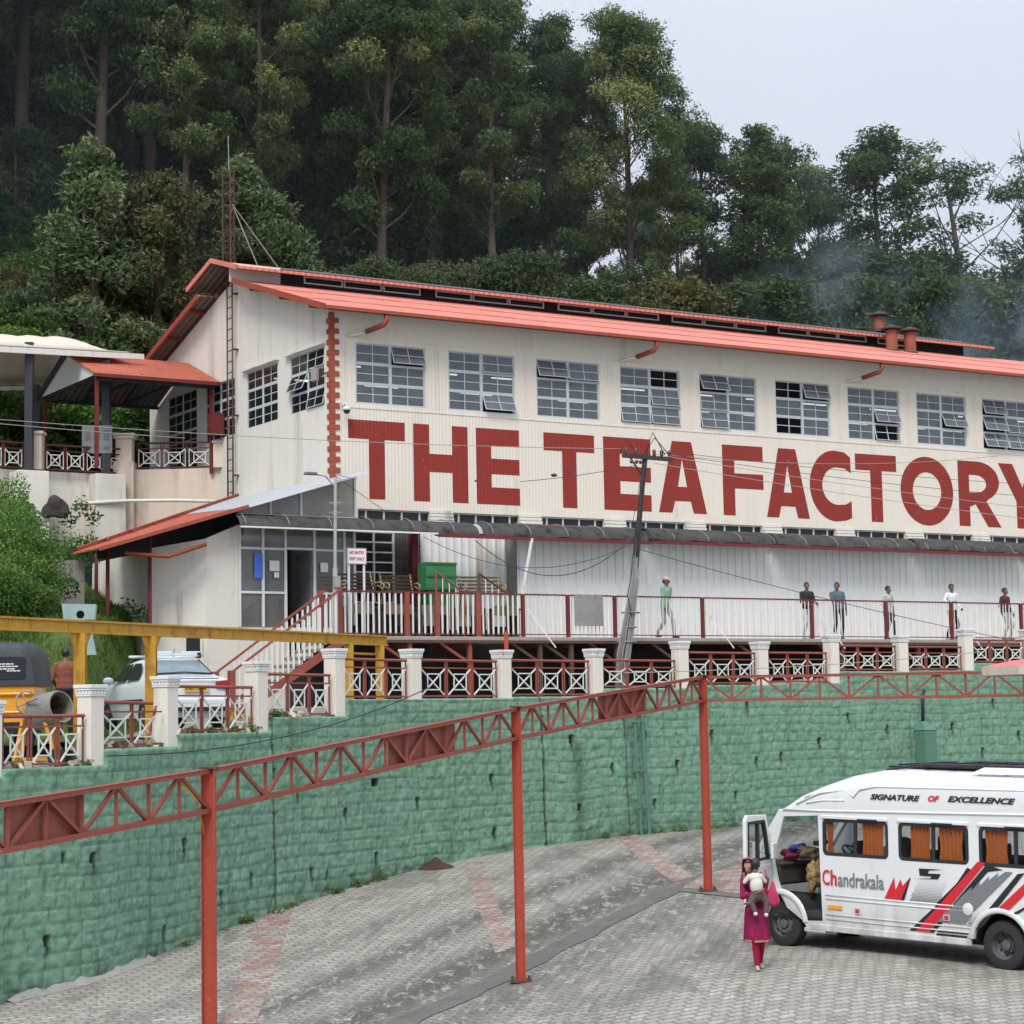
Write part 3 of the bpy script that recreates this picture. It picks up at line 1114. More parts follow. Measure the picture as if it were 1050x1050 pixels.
def L_O(w):
    return [ell(.5 * w, .5, .5 * w, .52, 0, 360, 48)[:-1]], [ell(.5 * w, .5, .27 * w, .285, 0, 360, 40)[:-1]]


def L_C(w):
    o = ell(.62 * w, .5, .62 * w, .52, 90, 270, 26)
    i = ell(.66 * w, .5, .36 * w, .275, 270, 90, 22)
    return [[(w, .93)] + [(.86 * w, 1.0)] + o + [(.86 * w, 0), (w, .04), (w, .285), (.85 * w, .232)] + i + [(.85 * w, .765), (w, .70)]], []


def L_R(w):
    o = [(0, 0), (.26 * w, 0), (.26 * w, .30), (.40 * w, .34), (.68 * w, 0), (w, 0), (.66 * w, .395)] + ell(.46 * w, .695, .52 * w, .305, -60, 90, 16) + [(0, 1)]
    i = [(.26 * w, .52), (.42 * w, .52)] + ell(.42 * w, .655, .25 * w, .135, -90, 90, 12)[1:] + [(.26 * w, .79)]
    return [o], [i]


def L_Y(w):
    return [[(.36 * w, 0), (.64 * w, 0), (.64 * w, .42), (w, 1), (.70 * w, 1), (.5 * w, .64), (.30 * w, 1), (0, 1), (.36 * w, .42)]], []


LT = {'T': L_T, 'H': L_H, 'E': L_E, 'F': L_F, 'A': L_A, 'O': L_O, 'C': L_C, 'R': L_R, 'Y': L_Y}
for ch, x0, x1 in [('T', .5, 2.27), ('H', 2.54, 4.3), ('E', 4.58, 6.02), ('T', 6.86, 8.63), ('E', 8.95, 10.66), ('A', 10.93, 12.72), ('F', 13.36, 14.94), ('A', 15.05, 16.76), ('C', 16.8, 18.5), ('T', 18.7, 20.44), ('O', 20.6, 22.91), ('R', 23.15, 25.05), ('Y', 25.0, 27.2)]:
    outs, holes = LT[ch](x1 - x0)
    b = MB()
    sc_ = lambda P: [(x0 + p[0], HB_ + p[1] * HH) for p in P]
    b.plate(sc_(outs[0]), [sc_(q) for q in holes], lambda u, v, w: Vector((u, -.006 + w, v)), .005)
    b.build('letter', M['letter_red'], fac)
# red quoin at the corner
b = MB()
z, k = 6.5, 0
while z < 11.1:
    s_ = .24 if k % 2 == 0 else .10
    b.span(-.035, s_, -.035, .0, z, z + .145)
    b.span(-.035, .0, .0, s_ * .9, z, z + .145)
    z += .148
    k += 1
b.build('quoin', M['fascia'], fac, bevel=.006)
# trim boards on the facade: flat ribs between the windows
b = MB()
for k in range(13):
    x = .76 + PITCHW * k - .38
    b.span(x - .06, x - .035, -.012, 0, 8.72, 10.5)
    b.span(x + .035, x + .06, -.012, 0, 8.72, 10.5)
b.span(.34, LEN, -.016, 0, 8.62, 8.66)
b.span(.34, LEN, -.014, 0, 10.56, 10.6)
b.build('cover_strip', M['cream'], fac)

# ---------------------------------------- roof
OV = .55                                   # gable overhang


def zroof(y):
    return 11.12 + SL * (y + 1.15) if y < RY else 11.12 + SL * (2 * RY + 1.15 - y)


def slab(mb, x0, x1, ya, za, yb, zb, th=.05, mat=None):
    vs = [(x0, ya, za), (x1, ya, za), (x1, yb, zb), (x0, yb, zb)]
    d = Vector((0, yb - ya, zb - za)).normalized()
    nn = Vector((0, -d.z, d.y)) if yb > ya else Vector((0, d.z, -d.y))
    vs2 = [Vector(p) - nn * th for p in vs]
    mb.add(vs + vs2, [(0, 1, 2, 3), (7, 6, 5, 4), (0, 4, 5, 1), (1, 5, 6, 2), (2, 6, 7, 3), (3, 7, 4, 0)], mat)


roof = MB()
slab(roof, -OV, LEN + .5, -.75, zroof(-.75), 5.35, zroof(5.35), .04)
slab(roof, -OV, LEN + .5, DEP + .75, zroof(-.75), 7.85, zroof(5.35), .04)
rnd = random.Random(31)
for yl in (1.25, 3.3):
    x = -OV + .02
    while x < LEN:
        x1 = min(LEN + .4, x + .92)
        yy = yl + rnd.uniform(-.03, .03)
        slab(roof, x, x1 - .01, yy, zroof(yy) + .010 + rnd.uniform(0, .006), yy + .9, zroof(yy + .9) + .003, .002)
        x = x1
ro = roof.build('roof', M['roof_red'], fac)
b = MB()
slab(b, -OV + .04, LEN, -.70, zroof(-.70) - .055, 5.35, zroof(5.35) - .055, .015)
slab(b, -OV + .04, LEN, DEP + .70, zroof(-.70) - .055, 7.85, zroof(5.35) - .055, .015)
b.build('soffit', M['soffit'], ro)
# purlins under the overhang
for y in (0.3, 2.2, 4.2, 8.6, 10.4, 12.2):
    MB().span(-OV + .05, 0, y - .04, y + .04, zroof(y) - .19, zroof(y) - .085).build('purlin', M['dark_red'], ro)
# barge boards on the gable
b = MB()
b.bar((-OV - .02, -.80, zroof(-.80) - .03), (-OV - .02, 5.3, zroof(5.3) - .03), .05, .17, up=(0, -SL, 1))
b.bar((-OV - .02, DEP + .80, zroof(-.80) - .03), (-OV - .02, 7.9, zroof(5.3) - .03), .05, .17, up=(0, SL, 1))
b.build('barge_board', M['fascia'], ro)
# gutter along the front eave
b = MB()
pts = []
x = -OV
rnd = random.Random(3)
b.span(-OV - .02, LEN + .4, -.92, -.77, zroof(-.77) - .10, zroof(-.77) - .012)
b.build('gutter', M['fascia'], ro)
# raised ridge ventilator with louvred glazing
MX0, MX1 = 1.1, 29.0
vz = zroof(5.55)
b = MB()
capz = 13.94
slab(b, -OV - .1, MX1 + .8, 4.75, capz - 1.85 * SL * .98, RY, capz, .03)
slab(b, -OV - .1, MX1 + .8, 8.45, capz - 1.85 * SL * .98, RY, capz, .03)
vent = b.build('ridge_vent', M['roof_red'], fac)
b = MB()
ez = capz - 1.85 * SL * .98
b.bar((-OV - .13, 4.72, ez - .01), (-OV - .13, RY, capz - .01), .05, .14, up=(0, -SL, 1))
b.bar((-OV - .13, 8.48, ez - .01), (-OV - .13, RY, capz - .01), .05, .14, up=(0, SL, 1))
b.span(-OV - .1, MX1 + .8, 4.70, 4.75, ez - .05, ez + .035)
b.build('edge_trim', M['roof_red'], vent)
b = MB()
b.span(MX0, MX1, 5.5, 5.56, vz - .1, ez + .28)
b.span(-OV, MX0, 5.5, 5.56, vz - .1, ez + .28, 1)
b.span(MX0, MX1, 7.66, 7.70, vz - .1, ez + .28)
slab(b, -OV - .06, MX1 + .7, 8.40, ez - .045, RY, capz - .045, .012, 2)
slab(b, -OV - .06, MX1 + .7, 4.80, ez - .045, RY, capz - .045, .012, 2)
slab(b, 21.5, MX1 + .85, 4.72, ez + .012, RY + .02, capz + .016, .006, 3)
b.build('louvre_back', [M['dark'], M['cream_wall'], M['soffit'], M['soot']], vent)
b = MB()
k = 0
x = MX0 + .75
while x < MX1 - 4:
    if k % 4 != 3:
        x1 = x + 1.32
        for (p, q, r_, s_) in ((x, x1, vz + .06, vz + .10), (x, x1, ez + .06, ez + .10), (x, x + .045, vz + .10, ez + .06), (x1 - .045, x1, vz + .10, ez + .06)):
            b.span(p, q, 5.43, 5.47, r_, s_)
        x += 1.36
    else:
        x += .5
    k += 1
b.build('louvre_frame', simple('louvre_white', (.8, .8, .79), .5, spec=.2), vent)
b = MB()
for k in range(7):
    z = vz + .02 + k * .07
    b.add([(MX0, 5.48, z), (MX1, 5.48, z), (MX1, 5.53, z + .05), (MX0, 5.53, z + .05)], [(0, 1, 2, 3)])
b.build('louvre_slat', simple('louvre_dark', (.15, .155, .16), .5), vent, fix=False)
# downpipes
for x in (1.0, 10.1, 18.95, 28.0):
    MB().tube([(x + .3, -.82, 11.14), (x + .3, -.82, 10.98), (x + .26, -.74, 10.86), (x - .05, -.28, 10.72)], .075, 10).build('downpipe', M['fascia'], fac, smooth=True)
    MB().tube([(x - .04, -.28, 10.72), (x - .5, -.05, 10.60)], .035, 8).build('pipe_stay', M['white_old'], fac, smooth=True)
# chimneys
for x, y, hgt in ((24.36, 4.28, .80), (25.15, 4.2, .80), (25.9, 6.6, .55)):
    z = zroof(y) - .1 if y < 6 else 13.98
    b = MB().lathe([(.0, z), (.21, z), (.21, z + hgt), (0, z + hgt)], 20, c=(x, y, 0))
    ch = b.build('chimney', M['chimney'], fac, autosmooth=40)
    MB().lathe([(.21, z - .02), (.27, z - .02), (.27, z + .08), (.21, z + .1)], 20, c=(x, y, 0)).build('flashing', M['rust'], ch, autosmooth=40)
    b = MB().lathe([(.15, z + hgt), (.15, z + hgt + .06), (.37, z + hgt + .04), (.36, z + hgt + .09), (.0, z + hgt + .24)], 20, c=(x, y, 0))
    b.build('chimney_cap', M['soot'], ch, autosmooth=40)
# security cameras
for x, y, z in ((.34, -.05, 8.55),):
    b = MB().box(x, y - .03, z + .15, .1, .08, .1)
    b.tube([(x, y - .05, z + .14), (x, y - .2, z + .12), (x, y - .2, z + .02)], .022, 8)
    cctv = b.build('security_camera', M['white_frame'], fac)
    b = MB().lathe([(0, z + .06), (.10, z + .04), (.115, z - .05), (.0, z - .05)], 16, c=(x, y - .2, 0))
    b.build('housing', M['white_frame'], cctv, smooth=True)
    MB().sphere((x, y - .2, z - .06), .095, 14).build('dome', simple('smoked_dome', (.02, .02, .025), .15), cctv, smooth=True)
# ladder up the gable (own thing) and floodlight on the gable
ld = fthing('wall_ladder', 'tall narrow steel ladder fixed up the cream gable end', 'ladder')
b = MB()
y0 = 6.45
for yy in (y0 - .19, y0 + .19):
    b.tube([(-.14, yy, 6.7), (-.14, yy, 13.35)], .026, 8)
b.build('rail', M['rust'], ld, smooth=True)
b = MB()
z = 6.9
while z < 13.3:
    MB().tube([(-.14, y0 - .19, z), (-.14, y0 + .19, z)], .016, 6).build('rung', M['rust'], ld, smooth=True)
    z += .33
b = MB()
for z in (7.4, 9.2, 11.2, 12.9):
    b.span(-.15, 0, y0 - .33, y0 - .19, z - .02, z + .02)
b.build('bracket', M['rust'], ld)
fl = fthing('floodlight', 'small grey floodlight on a bracket beside the gable corner window', 'lamp', 0, .3, 9.6)
MB().tube([(0, 0, 0), (-.35, .05, -.25)], .02, 8).build('bracket', M['rust'], fl)
b = MB()
b.box(-.34, .02, -.08, .12, .22, .36, rz=.3)
b.build('housing', M['concrete'], fl, bevel=.02)

# lattice mast on the ridge
ms = fthing('lattice_mast', 'rusty triangular lattice mast with whip aerial on the roof ridge', 'mast', -.08, 6.6, 13.75)
tri = [(.2 * math.cos(a), .2 * math.sin(a)) for a in (.3, .3 + 2 * PI / 3, .3 + 4 * PI / 3)]
for (x, y) in tri:
    MB().tube([(x, y, 0), (x, y, 3.15)], .022, 6).build('upright', M['rust'], ms)
b = MB()
for k in range(9):
    z = .12 + k * .36
    for i in range(3):
        p, q = tri[i], tri[(i + 1) % 3]
        b.tube([(p[0], p[1], z), (q[0], q[1], z)], .016, 5)
        if k < 8:
            b.tube([(p[0], p[1], z), (q[0], q[1], z + .36)], .010, 5)
b.build('lacing', M['rust'], ms)
MB().tube([(0, 0, 3.0), (-.02, 0, 4.1)], .013, 6).build('aerial', M['steel'], ms)
b = MB()
b.tube([(.1, 0, 2.0), (.8, -.3, .1)], .014, 5)
b.tube([(.1, 0, 2.0), (1.7, .0, .1)], .014, 5)
b.build('guy_wire', M['wire_pale'], ms)
# ------------------------------------------------------------------ entrance porch and lean-to at the corner
po = fthing('entrance_porch', 'glazed entrance porch under a red and silver lean-to roof against the gable', 'porch')
PY0 = -1.4
# podium below the floor (white plaster), floor, plaster walls
b = MB()
b.plate([(-5.5, -.62), (-4.3, PY0), (1.9, PY0), (1.9, 6.0), (-5.5, 6.0)], [], lambda u, v, w: Vector((u, v, -.4 + w)), 2.88)
b.build('podium', M['cream_wall'], po)
b = MB()
dg1 = Vector((-1.2, .78, 0)).normalized()
dgn = Vector((dg1.y, -dg1.x, 0))
dgf = lambda u, v, w: Vector((-4.3, PY0, 0)) + dg1 * u + dgn * w + Vector((0, 0, v))
b.plate([(0, 2.485), (1.43, 2.485), (1.43, 4.52), (0, 4.74)], [], dgf, .12)
b.plate([(-.6, 2.485), (3.6, 2.485), (3.6, 4.45), (-.6, 4.45)], [], lambda u, v, w: Vector((-5.5 + w, u, v)), .12)
b.plate([(-4.297, 2.485), (-3.42, 2.485), (-3.42, 5.12), (-4.297, 4.75)], [], lambda u, v, w: Vector((u, PY0 + w, v)), .15)
b.build('side_wall', M['cream_wall'], po)
b = MB()
b.span(-4.28, -.2, 2.6, 2.7, 2.5, 5.1)
b.span(-4.28, 1.9, 2.7, 3.0, 2.5, 5.1)
b.build('inner_wall', M['interior'], po)
b = MB()
b.span(-4.1, 1.9, PY0 + .02, 2.6, 2.482, 2.50)
b.build('floor', M['concrete'], po)
# small dark window in the podium
f = MB()
f.plate([(.16, 1.86), (.52, 1.86), (.52, 2.42), (.16, 2.42)], [], lambda u, v, w: dgf(u, v, -.012 + w), .01)
pw_ = f.build('basement_window', M['dark'], po)
f = MB()
f.plate([(.10, 1.79), (.58, 1.79), (.58, 2.47), (.10, 2.47)], [[(.16, 1.86), (.52, 1.86), (.52, 2.42), (.16, 2.42)]], lambda u, v, w: dgf(u, v, -.05 + w), .05)
f.build('frame', M['cream_wall'], pw_)
# front glazing with frames
fr = MB()


def fbar(x0, x1, z0, z1, d=.06):
    fr.span(x0, x1, PY0 - .01, PY0 + d, z0, z1)


for x in (-3.38, -2.72, -2.08, -1.24, -.36, -.06):
    fbar(x - .035, x + .035, 2.5, 5.05 if x < -.1 else 5.44)
fbar(-3.345, -2.755, 4.50, 4.56)
fbar(-2.685, -2.115, 4.50, 4.56)
fbar(-2.045, -1.275, 4.52, 4.58)
fbar(-1.205, -.395, 4.50, 4.56)
fbar(-3.345, -2.755, 3.36, 3.42)
fbar(-2.685, -2.115, 3.36, 3.42)
fbar(-1.205, -.395, 3.36, 3.42)
fbar(-3.42, -.1, 5.05, 5.12)
# triangular clerestory above the awning
zr = lambda x: 6.56 + x * .30
fbar(-3.45, .02, 5.36, 5.43)
for x in (-2.5, -1.62, -.62, -.03):
    fbar(x - .03, x + .03, 5.43, zr(x) - .02)
wf = fr.build('glazing_frame', M['white_frame'], po)
b = MB()
for x0, x1 in ((-3.38, -2.72), (-2.72, -2.08), (-1.24, -.36), (-.36, -.06)):
    b.add([(x0, PY0 + .03, 2.5), (x1, PY0 + .03, 2.5), (x1, PY0 + .03, 5.05), (x0, PY0 + .03, 5.05)], [(0, 1, 2, 3)])
b.add([(-2.08, PY0 + .03, 4.55), (-1.24, PY0 + .03, 4.55), (-1.24, PY0 + .03, 5.05), (-2.08, PY0 + .03, 5.05)], [(0, 1, 2, 3)])
b.build('pane', M['porchglass'], po, fix=False)
MB().add([(-3.4, PY0 + .03, 5.4), (-.03, PY0 + .03, 5.4), (-.03, PY0 + .03, 6.5), (-3.4, PY0 + .03, 5.5)], [(0, 1, 2, 3)]).build('clerestory', M['dustglass'], po, fix=False)
# door leaf standing open inside
MB().box(-1.3, PY0 + .5, 3.5, .05, .8, 2.0).build('door', M['interior'], po)
# notices on the glass
bl = simple('blue_poster', (.06, .17, .62), .5)
wh = simple('white_paper', (.75, .72, .70), .7)
nt = MB()
nt.span(-2.98, -2.74, PY0 - .02, PY0 - .014, 3.75, 4.4)
nt.build('poster', bl, po)
nt = MB()
nt.span(-2.55, -2.27, PY0 - .02, PY0 - .014, 3.95, 4.22)
nt.build('notice', wh, po)
nt = MB()
nt.span(-2.42, -2.28, PY0 - .02, PY0 - .014, 3.78, 3.92)
nt.build('notice', wh, po)
nt = MB()
nt.span(-1.08, -.86, PY0 - .02, PY0 - .014, 3.95, 4.2)
nt.build('notice', wh, po)
# lean-to roof: silver sheets above, red sheets below
zl = lambda x: 6.64 + x * .302


def lslab(mb, poly, mat, lift=0.0, th=.04):
    top = [(x, y, zl(x) + .02 * y + lift) for x, y in poly]
    bot = [(x, y, z - th) for x, y, z in top]
    n = len(poly)
    mb.add(top + bot, [tuple(range(n)), tuple(range(2 * n - 1, n - 1, -1))] + [(i, (i + 1) % n, n + (i + 1) % n, n + i) for i in range(n)], mat)


b = MB()
b.cur = 0
lslab(b, [(-7.35, -2.0), (-3.75, -2.0), (-2.6, 4.0), (-3.6, 3.2), (-7.5, -.4)], 0)
lslab(b, [(-3.75, -2.02), (.04, -2.02), (.04, 6.3), (-2.6, 4.0)], 1, .01)
lr = b.build('lean_to_roof', [M['roof_rust'], M['silver_sheet']], po)
b = MB()
b.bar((-7.4, -2.02, zl(-7.4) - .07), (-3.4, -2.02, zl(-3.4) - .07), .04, .09)
b.bar((-3.4, -2.03, zl(-3.4) - .07), (.05, -2.03, zl(.05) - .07), .04, .07, mat=1)
for x, y in ((-6.3, .8), (-5.2, 1.8), (-4.2, 2.7), (-3.2, 3.5), (-2, 4.5)):
    b.bar((x, y - .5, zl(x) + .06), (x + .3, y + .3, zl(x + .3) + .10), .05, .05)
b.bar((-7.3, -.3, zl(-7.3) + .05), (0, 6.2, zl(0) + .18), .06, .08)
b.build('rake_board', [M['fascia'], M['white_frame']], lr)
for x, y, z0 in ((-5.75, -1.2, .9), (-6.75, -.9, 1.6), (-5.9, 2.2, 1.9)):
    MB().tube([(x, y, z0), (x, y, zl(x) - .12)], .05, 10).build('post', M['dark_red'], po, smooth=True)
MB().tube([(-6.6, -1.7, 4.28), (-5.5, -1.8, 4.22), (-4.5, -1.85, 4.55)], .05, 8).build('eave_pipe', M['fascia'], po, smooth=True)
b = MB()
b.span(-7.0, -4.35, 3.7, 3.8, 1.5, 4.9)  # black slab stands in for the shade of the corridor opening
b.build('corridor_dark_slab', M['dark'], po)
b = MB()
b.span(-7.9, -7.1, -.2, .1, .8, 4.2)
b.span(-7.1, -4.4, 1.4, 1.6, 1.0, 2.65)
b.build('corridor_wall', M['concrete'], po)
# dark board put in as the shade between the lower wall and roof
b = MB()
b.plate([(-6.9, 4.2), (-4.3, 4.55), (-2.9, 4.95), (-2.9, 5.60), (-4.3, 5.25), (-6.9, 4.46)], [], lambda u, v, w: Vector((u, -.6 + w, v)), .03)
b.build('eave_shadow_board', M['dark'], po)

# ------------------------------------------------------------------ white corrugated annexe along the front
an = fthing('corrugated_annexe', 'white corrugated sheet annexe under the dark awning along the factory front', 'annexe')


def corr_sheet(mb, x0, x1, y, z0, z1, pitch=.27, dep=.05, mat=None):
    xs_ = []
    x = x0
    while x < x1:
        for dx, dy in ((0, 0), (.045, 0), (.065, -dep), (.105, -dep), (.125, 0)):
            if x + dx <= x1:
                xs_.append((x + dx, y + dy))
        x += pitch
    xs_.append((x1, y))
    n = len(xs_)
    vs = [(p[0], p[1], z0) for p in xs_] + [(p[0], p[1], z1) for p in xs_]
    mb.add(vs, [(i, i + 1, n + i + 1, n + i) for i in range(n - 1)], mat)


b = MB()
corr_sheet(b, 4.95, 34, -1.5, 2.22, 5.36)
b.build('front_sheet', M['white_corr'], an, fix=False)
b = MB()
corr_sheet(b, 2.15, 4.2, -.55, 2.22, 5.36, .24)
corr_sheet(b, 4.2, 4.95, -.9, 2.22, 5.36, .3)
b.build('recess_sheet', M['white_corr'], an, fix=False)
b = MB()
b.span(4.95, 34, -1.45, 0, 5.37, 5.44)
b.span(4.97, 5.05, -1.45, -.9, 2.22, 5.36)
b.build('flat_roof', M['concrete'], an)
# barred window and red grille left of the sheets
w = MB()
for z in np.linspace(3.2, 5.1, 8):
    w.span(.12, 1.32, -1.02, -.98, z - .02, z + .02)
for x in (.12, .72, 1.32):
    w.span(x - .02, x + .02, -1.035, -.965, 3.18, 5.12)
gwn = w.build('barred_window', M['white_old'], an)
MB().span(.05, 1.4, -.9, -.86, 2.6, 5.2).build('pane', M['dark'], gwn)
MB().span(-.05, 2.2, -.84, -.7, 2.3, 5.4).build('back_wall', M['interior'], an)
w = MB()
for x in np.linspace(1.45, 2.15, 9):
    w.span(x - .015, x + .015, -1.0, -.97, 3.0, 5.2)
for z in np.linspace(3.1, 5.1, 7):
    w.span(1.42, 2.2, -.965, -.945, z - .015, z + .015)
w.build('grille', M['rust'], an)
MB().span(1.75, 1.93, -1.3, -1.12, 2.2, 5.36).build('post', M['dark_red'], an)

# ------------------------------------------------------------------ curved dark awning
aw = fthing('curved_awning', 'long curved dark sheet awning on white ribs below the red letters', 'awning')


def awp(t):                                # section: quarter round
    a = t * PI / 2
    return (PY0 - .02 - .85 * math.sin(a), 5.42 - .42 * (1 - math.cos(a)))


def awning(x0, x1, dz=0.0, sag=0.0, seed=1):
    rnd = random.Random(seed)
    mb = MB()
    xs_ = np.arange(x0, x1 + .01, .22)
    N = 8
    vs = []
    for i, x in enumerate(xs_):
        for j in range(N + 1):
            y, z = awp(j / N)
            wob = .016 * math.sin(x * 4.1 + j) + .012 * math.sin(x * 9.7)
            vs.append((x, y, z + dz + wob * (j / N)))
    fs = []
    for i in range(len(xs_) - 1):
        for j in range(N):
            a = i * (N + 1) + j
            fs.append((a, a + N + 1, a + N + 2, a + 1))
    mb.add(vs, fs)
    return mb


sheets = [(-3.75, 3.3, -.02), (3.4, 9.0, .0), (9.02, 13.6, .04), (13.62, 19.2, .03), (19.22, 24.0, .05), (24.02, 34, -.02)]
for k, (x0, x1, dz) in enumerate(sheets):
    awning(x0, x1, dz, 0, k).build('awning_sheet', M['awning'], aw, smooth=True, fix=False)
b = MB()
b2 = MB()
x = -3.6
while x < 33:
    b = MB()
    b.tube([(x, awp(t)[0] - .012, awp(t)[1] + .03) for t in np.linspace(0, 1, 9)], .011, 6)
    b.build('rib', M['concrete'], aw, smooth=True)
    x += 1.22
b = MB()
b.span(-3.75, 2.0, -2.30, -2.26, 4.97, 5.01, 0)
b.span(2.0, 9.0, -2.30, -2.25, 4.90, 4.99, 1)
b.span(9.0, 34, -2.29, -2.24, 4.93, 5.02, 1)
b.span(2.3, 34, -1.62, -1.56, 5.0, 5.1, 1)
b.build('front_rail', [M['white_old'], M['dark_red']], aw)

# ------------------------------------------------------------------ raised walkway
wk = fthing('raised_walkway', 'raised concrete walkway with thin white picket railing along the factory', 'walkway')
FZ = 2.2
b = MB()
b.span(-2.1, 34, -3.22, -1.42, FZ - .10, FZ)
b.build('deck', pm('walkway_slab', (.36, .32, .27), .85, .2, 1, (.14, .10, .07), .7, .5, bump=.01), wk, bevel=.01)
b = MB()
b.span(-2.1, 34, -3.26, -3.225, FZ - .17, FZ - .10)
b.build('edge_beam', M['rust'], wk)
b = MB()
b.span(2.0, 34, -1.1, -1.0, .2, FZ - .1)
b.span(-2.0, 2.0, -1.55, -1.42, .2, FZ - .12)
b.build('undercroft_dark_wall', simple('undercroft_shade', (.03, .028, .026), .95), wk)  # near-black colour paints in the dark void under the deck
px_posts = [-1.95, -1.40, .55, 1.45, 2.70, 4.10, 5.54, 7.09, 10.1, 14.1, 16.98, 19.64, 22.6, 26.0, 30.0]
rng = random.Random(9)
for i, x in enumerate(px_posts):
    th = .16 if x < 3 else .10
    MB().box(x, -3.12, FZ + .57, th * .8, .10, 1.16).build('railing_post', M['red_paint'] if x < 3 else M['dark_red'], wk)
    if i == len(px_posts) - 1:
        break
    x1 = px_posts[i + 1]
    b = MB()
    n = max(3, int((x1 - x) / (.155 if x < 4 else .125)))
    for k in range(1, n):
        xx = x + (x1 - x) * k / n
        t_ = .046 if x < 4 else .023
        lean = rng.uniform(-.012, .012)
        b.bar((xx, -3.12, FZ + .05), (xx + lean, -3.12, FZ + 1.12), t_, .02, up=(0, 1, 0))
    p = b.build('picket_panel', M['white_old'], wk)
    b = MB()
    b.span(x + .05, x1 - .05, -3.145, -3.095, FZ + 1.125, FZ + 1.165)
    b.span(x + .05, x1 - .05, -3.135, -3.105, FZ + .06, FZ + .085)
    b.build('rail', M['dark_red'], p)
# red struts and beams under the deck
for x in (0.6, 2.4, 4.6, 5.6, 7.1, 9.2, 12.2, 15.2, 18.2, 21.2, 24.2):
    b = MB()
    b.span(x - .05, x + .05, -3.2, -3.08, .3, FZ - .16)
    b.bar((x, -3.14, FZ - .7), (x - .9, -3.14, FZ - .16), .07, .07)
    b.bar((x, -3.1, FZ - .22), (x, -1.2, FZ - .22), .09, .12)
    b.build('strut', M['rust'] if x > 3 else M['red_paint'], wk)
# light stays in front of the railing
for x in (4.2, 10.2, 14.3, 19.8):
    MB().bar((x, -3.2, FZ + .75), (x + .62, -3.6, FZ - .3), .03, .03).build('stay', M['white_old'], wk)

# ------------------------------------------------------------------ stairs up to the walkway
st = fthing('entrance_stairs', 'concrete stairs with white pickets and red newels climbing to the porch', 'stairs')
n = 11
x0, x1, z0 = -5.0, -1.9, .15
b = MB()
for k in range(n):
    xa = x0 + (x1 - x0) * k / n
    zt = z0 + (FZ - z0) * (k + 1) / n
    b.span(xa, xa + (x1 - x0) / n + .06, -4.25, -3.25, zt - .06, zt)
    b.span(xa + .02, xa + .05, -4.22, -3.28, zt - .19, zt - .07, 1)
b.span(-1.9, -1.2, -4.25, -3.24, FZ - .1, FZ)
b.build('tread', [M['concrete'], M['cream_wall']], st)
b = MB()
b.bar((x0, -4.28, z0 - .05), (x1 + .1, -4.28, FZ - .12), .05, .2)
b.bar((x0, -3.22, z0 - .05), (x1 + .1, -3.22, FZ - .12), .05, .2)
b.build('stringer', M['red_paint'], st)
for y in (-4.28, -3.3):
    pk = MB()
    for k in range(1, 20):
        f_ = k / 20
        xx, zz_ = x0 + .15 + (x1 - x0 - .2) * f_, z0 + (FZ - z0) * f_
        pk.box(xx, y, zz_ + .55, .045, .03, 1.0)
    pk.build('picket', M['white_old'], st)
    b = MB()
    b.bar((x0 + .12, y, z0 + 1.12), (x1, y, FZ + 1.14), .05, .05)
    b.build('handrail', M['red_paint'], st)
    MB().box(x0 + .1, y, z0 + .55, .16, .12, 1.2).build('newel', M['red_paint'], st)
# ------------------------------------------------------------------ pillars and lattice railings on the wall
M['pillar'] = pm('pillar_paint', (.70, .64, .56), .7, .08, 1.2, (.22, .18, .15), .6, .25, bump=.003)
M['pillar_cap'] = pm('pillar_cap_paint', (.70, .69, .66), .6, .08, 2, (.15, .13, .11), .75, .6)
M['lattice'] = pm('lattice_white', (.70, .69, .63), .5, .1, 3, (.22, .14, .09), .6, .5, chip=(.25, .14, .1))
PILLARS = [0, 105, 182, 274, 353, 431, 523, 617, 705, 787, 860, 931, 998, 1062]
desc = {0: 'pale pillar at the left edge, beside the cement mixer', 105: 'pale pillar standing before the white car front wing', 182: 'pale pillar covering the white car number plate end', 274: 'pale pillar in front of the entrance stairs',
        353: 'pale pillar under the right end of the yellow beam', 431: 'pale pillar just right of the last yellow post', 523: 'pale pillar beside the thin red upright pole', 617: 'pale pillar left of the leaning utility pole',
        705: 'pale pillar right of the utility pole, below the man in green', 787: 'pale pillar behind the truss, left of the two standing men', 860: 'pale pillar directly below the man in grey blue sweater', 931: 'pale pillar below and right of the man in pale shirt',
        998: 'tall pale pillar right of the man in white top', 1062: 'pale pillar at the right edge above the parasol'}
for px in PILLARS:
    i = PX.index(px)
    s_ = KNS[i]
    p, tn = path_at(s_), path_tan(s_)
    q = p + np.array([-tn[1], tn[0]]) * .24
    z0 = min(top_at(s_ - .3), top_at(s_ + .3)) - .25
    z1 = PILZ[px]
    t_ = thing('fence_pillar', desc[px], 'pillar', (q[0], q[1], z0), math.atan2(tn[1], tn[0]) - R(8), 'pillars along the wall railing')
    h = z1 - z0
    MB().box(0, 0, (h - .2) / 2, .32, .32, h - .2).build('shaft', M['pillar'], t_, bevel=.012)
    b = MB()
    b.box(0, 0, h - .185, .355, .355, .03)
    b.box(0, 0, h - .135, .338, .338, .07)
    for k in range(5):
        u = -.155 + .0775 * k
        for a, c in ((u, -.168), (u, .168), (-.168, u), (.168, u)):
            b.box(a, c, h - .135, .038, .038, .062)
    b.box(0, 0, h - .08, .385, .385, .04)
    b.box(0, 0, h - .03, .415, .415, .06)
    b.build('cap', M['pillar_cap'], t_, bevel=.006)


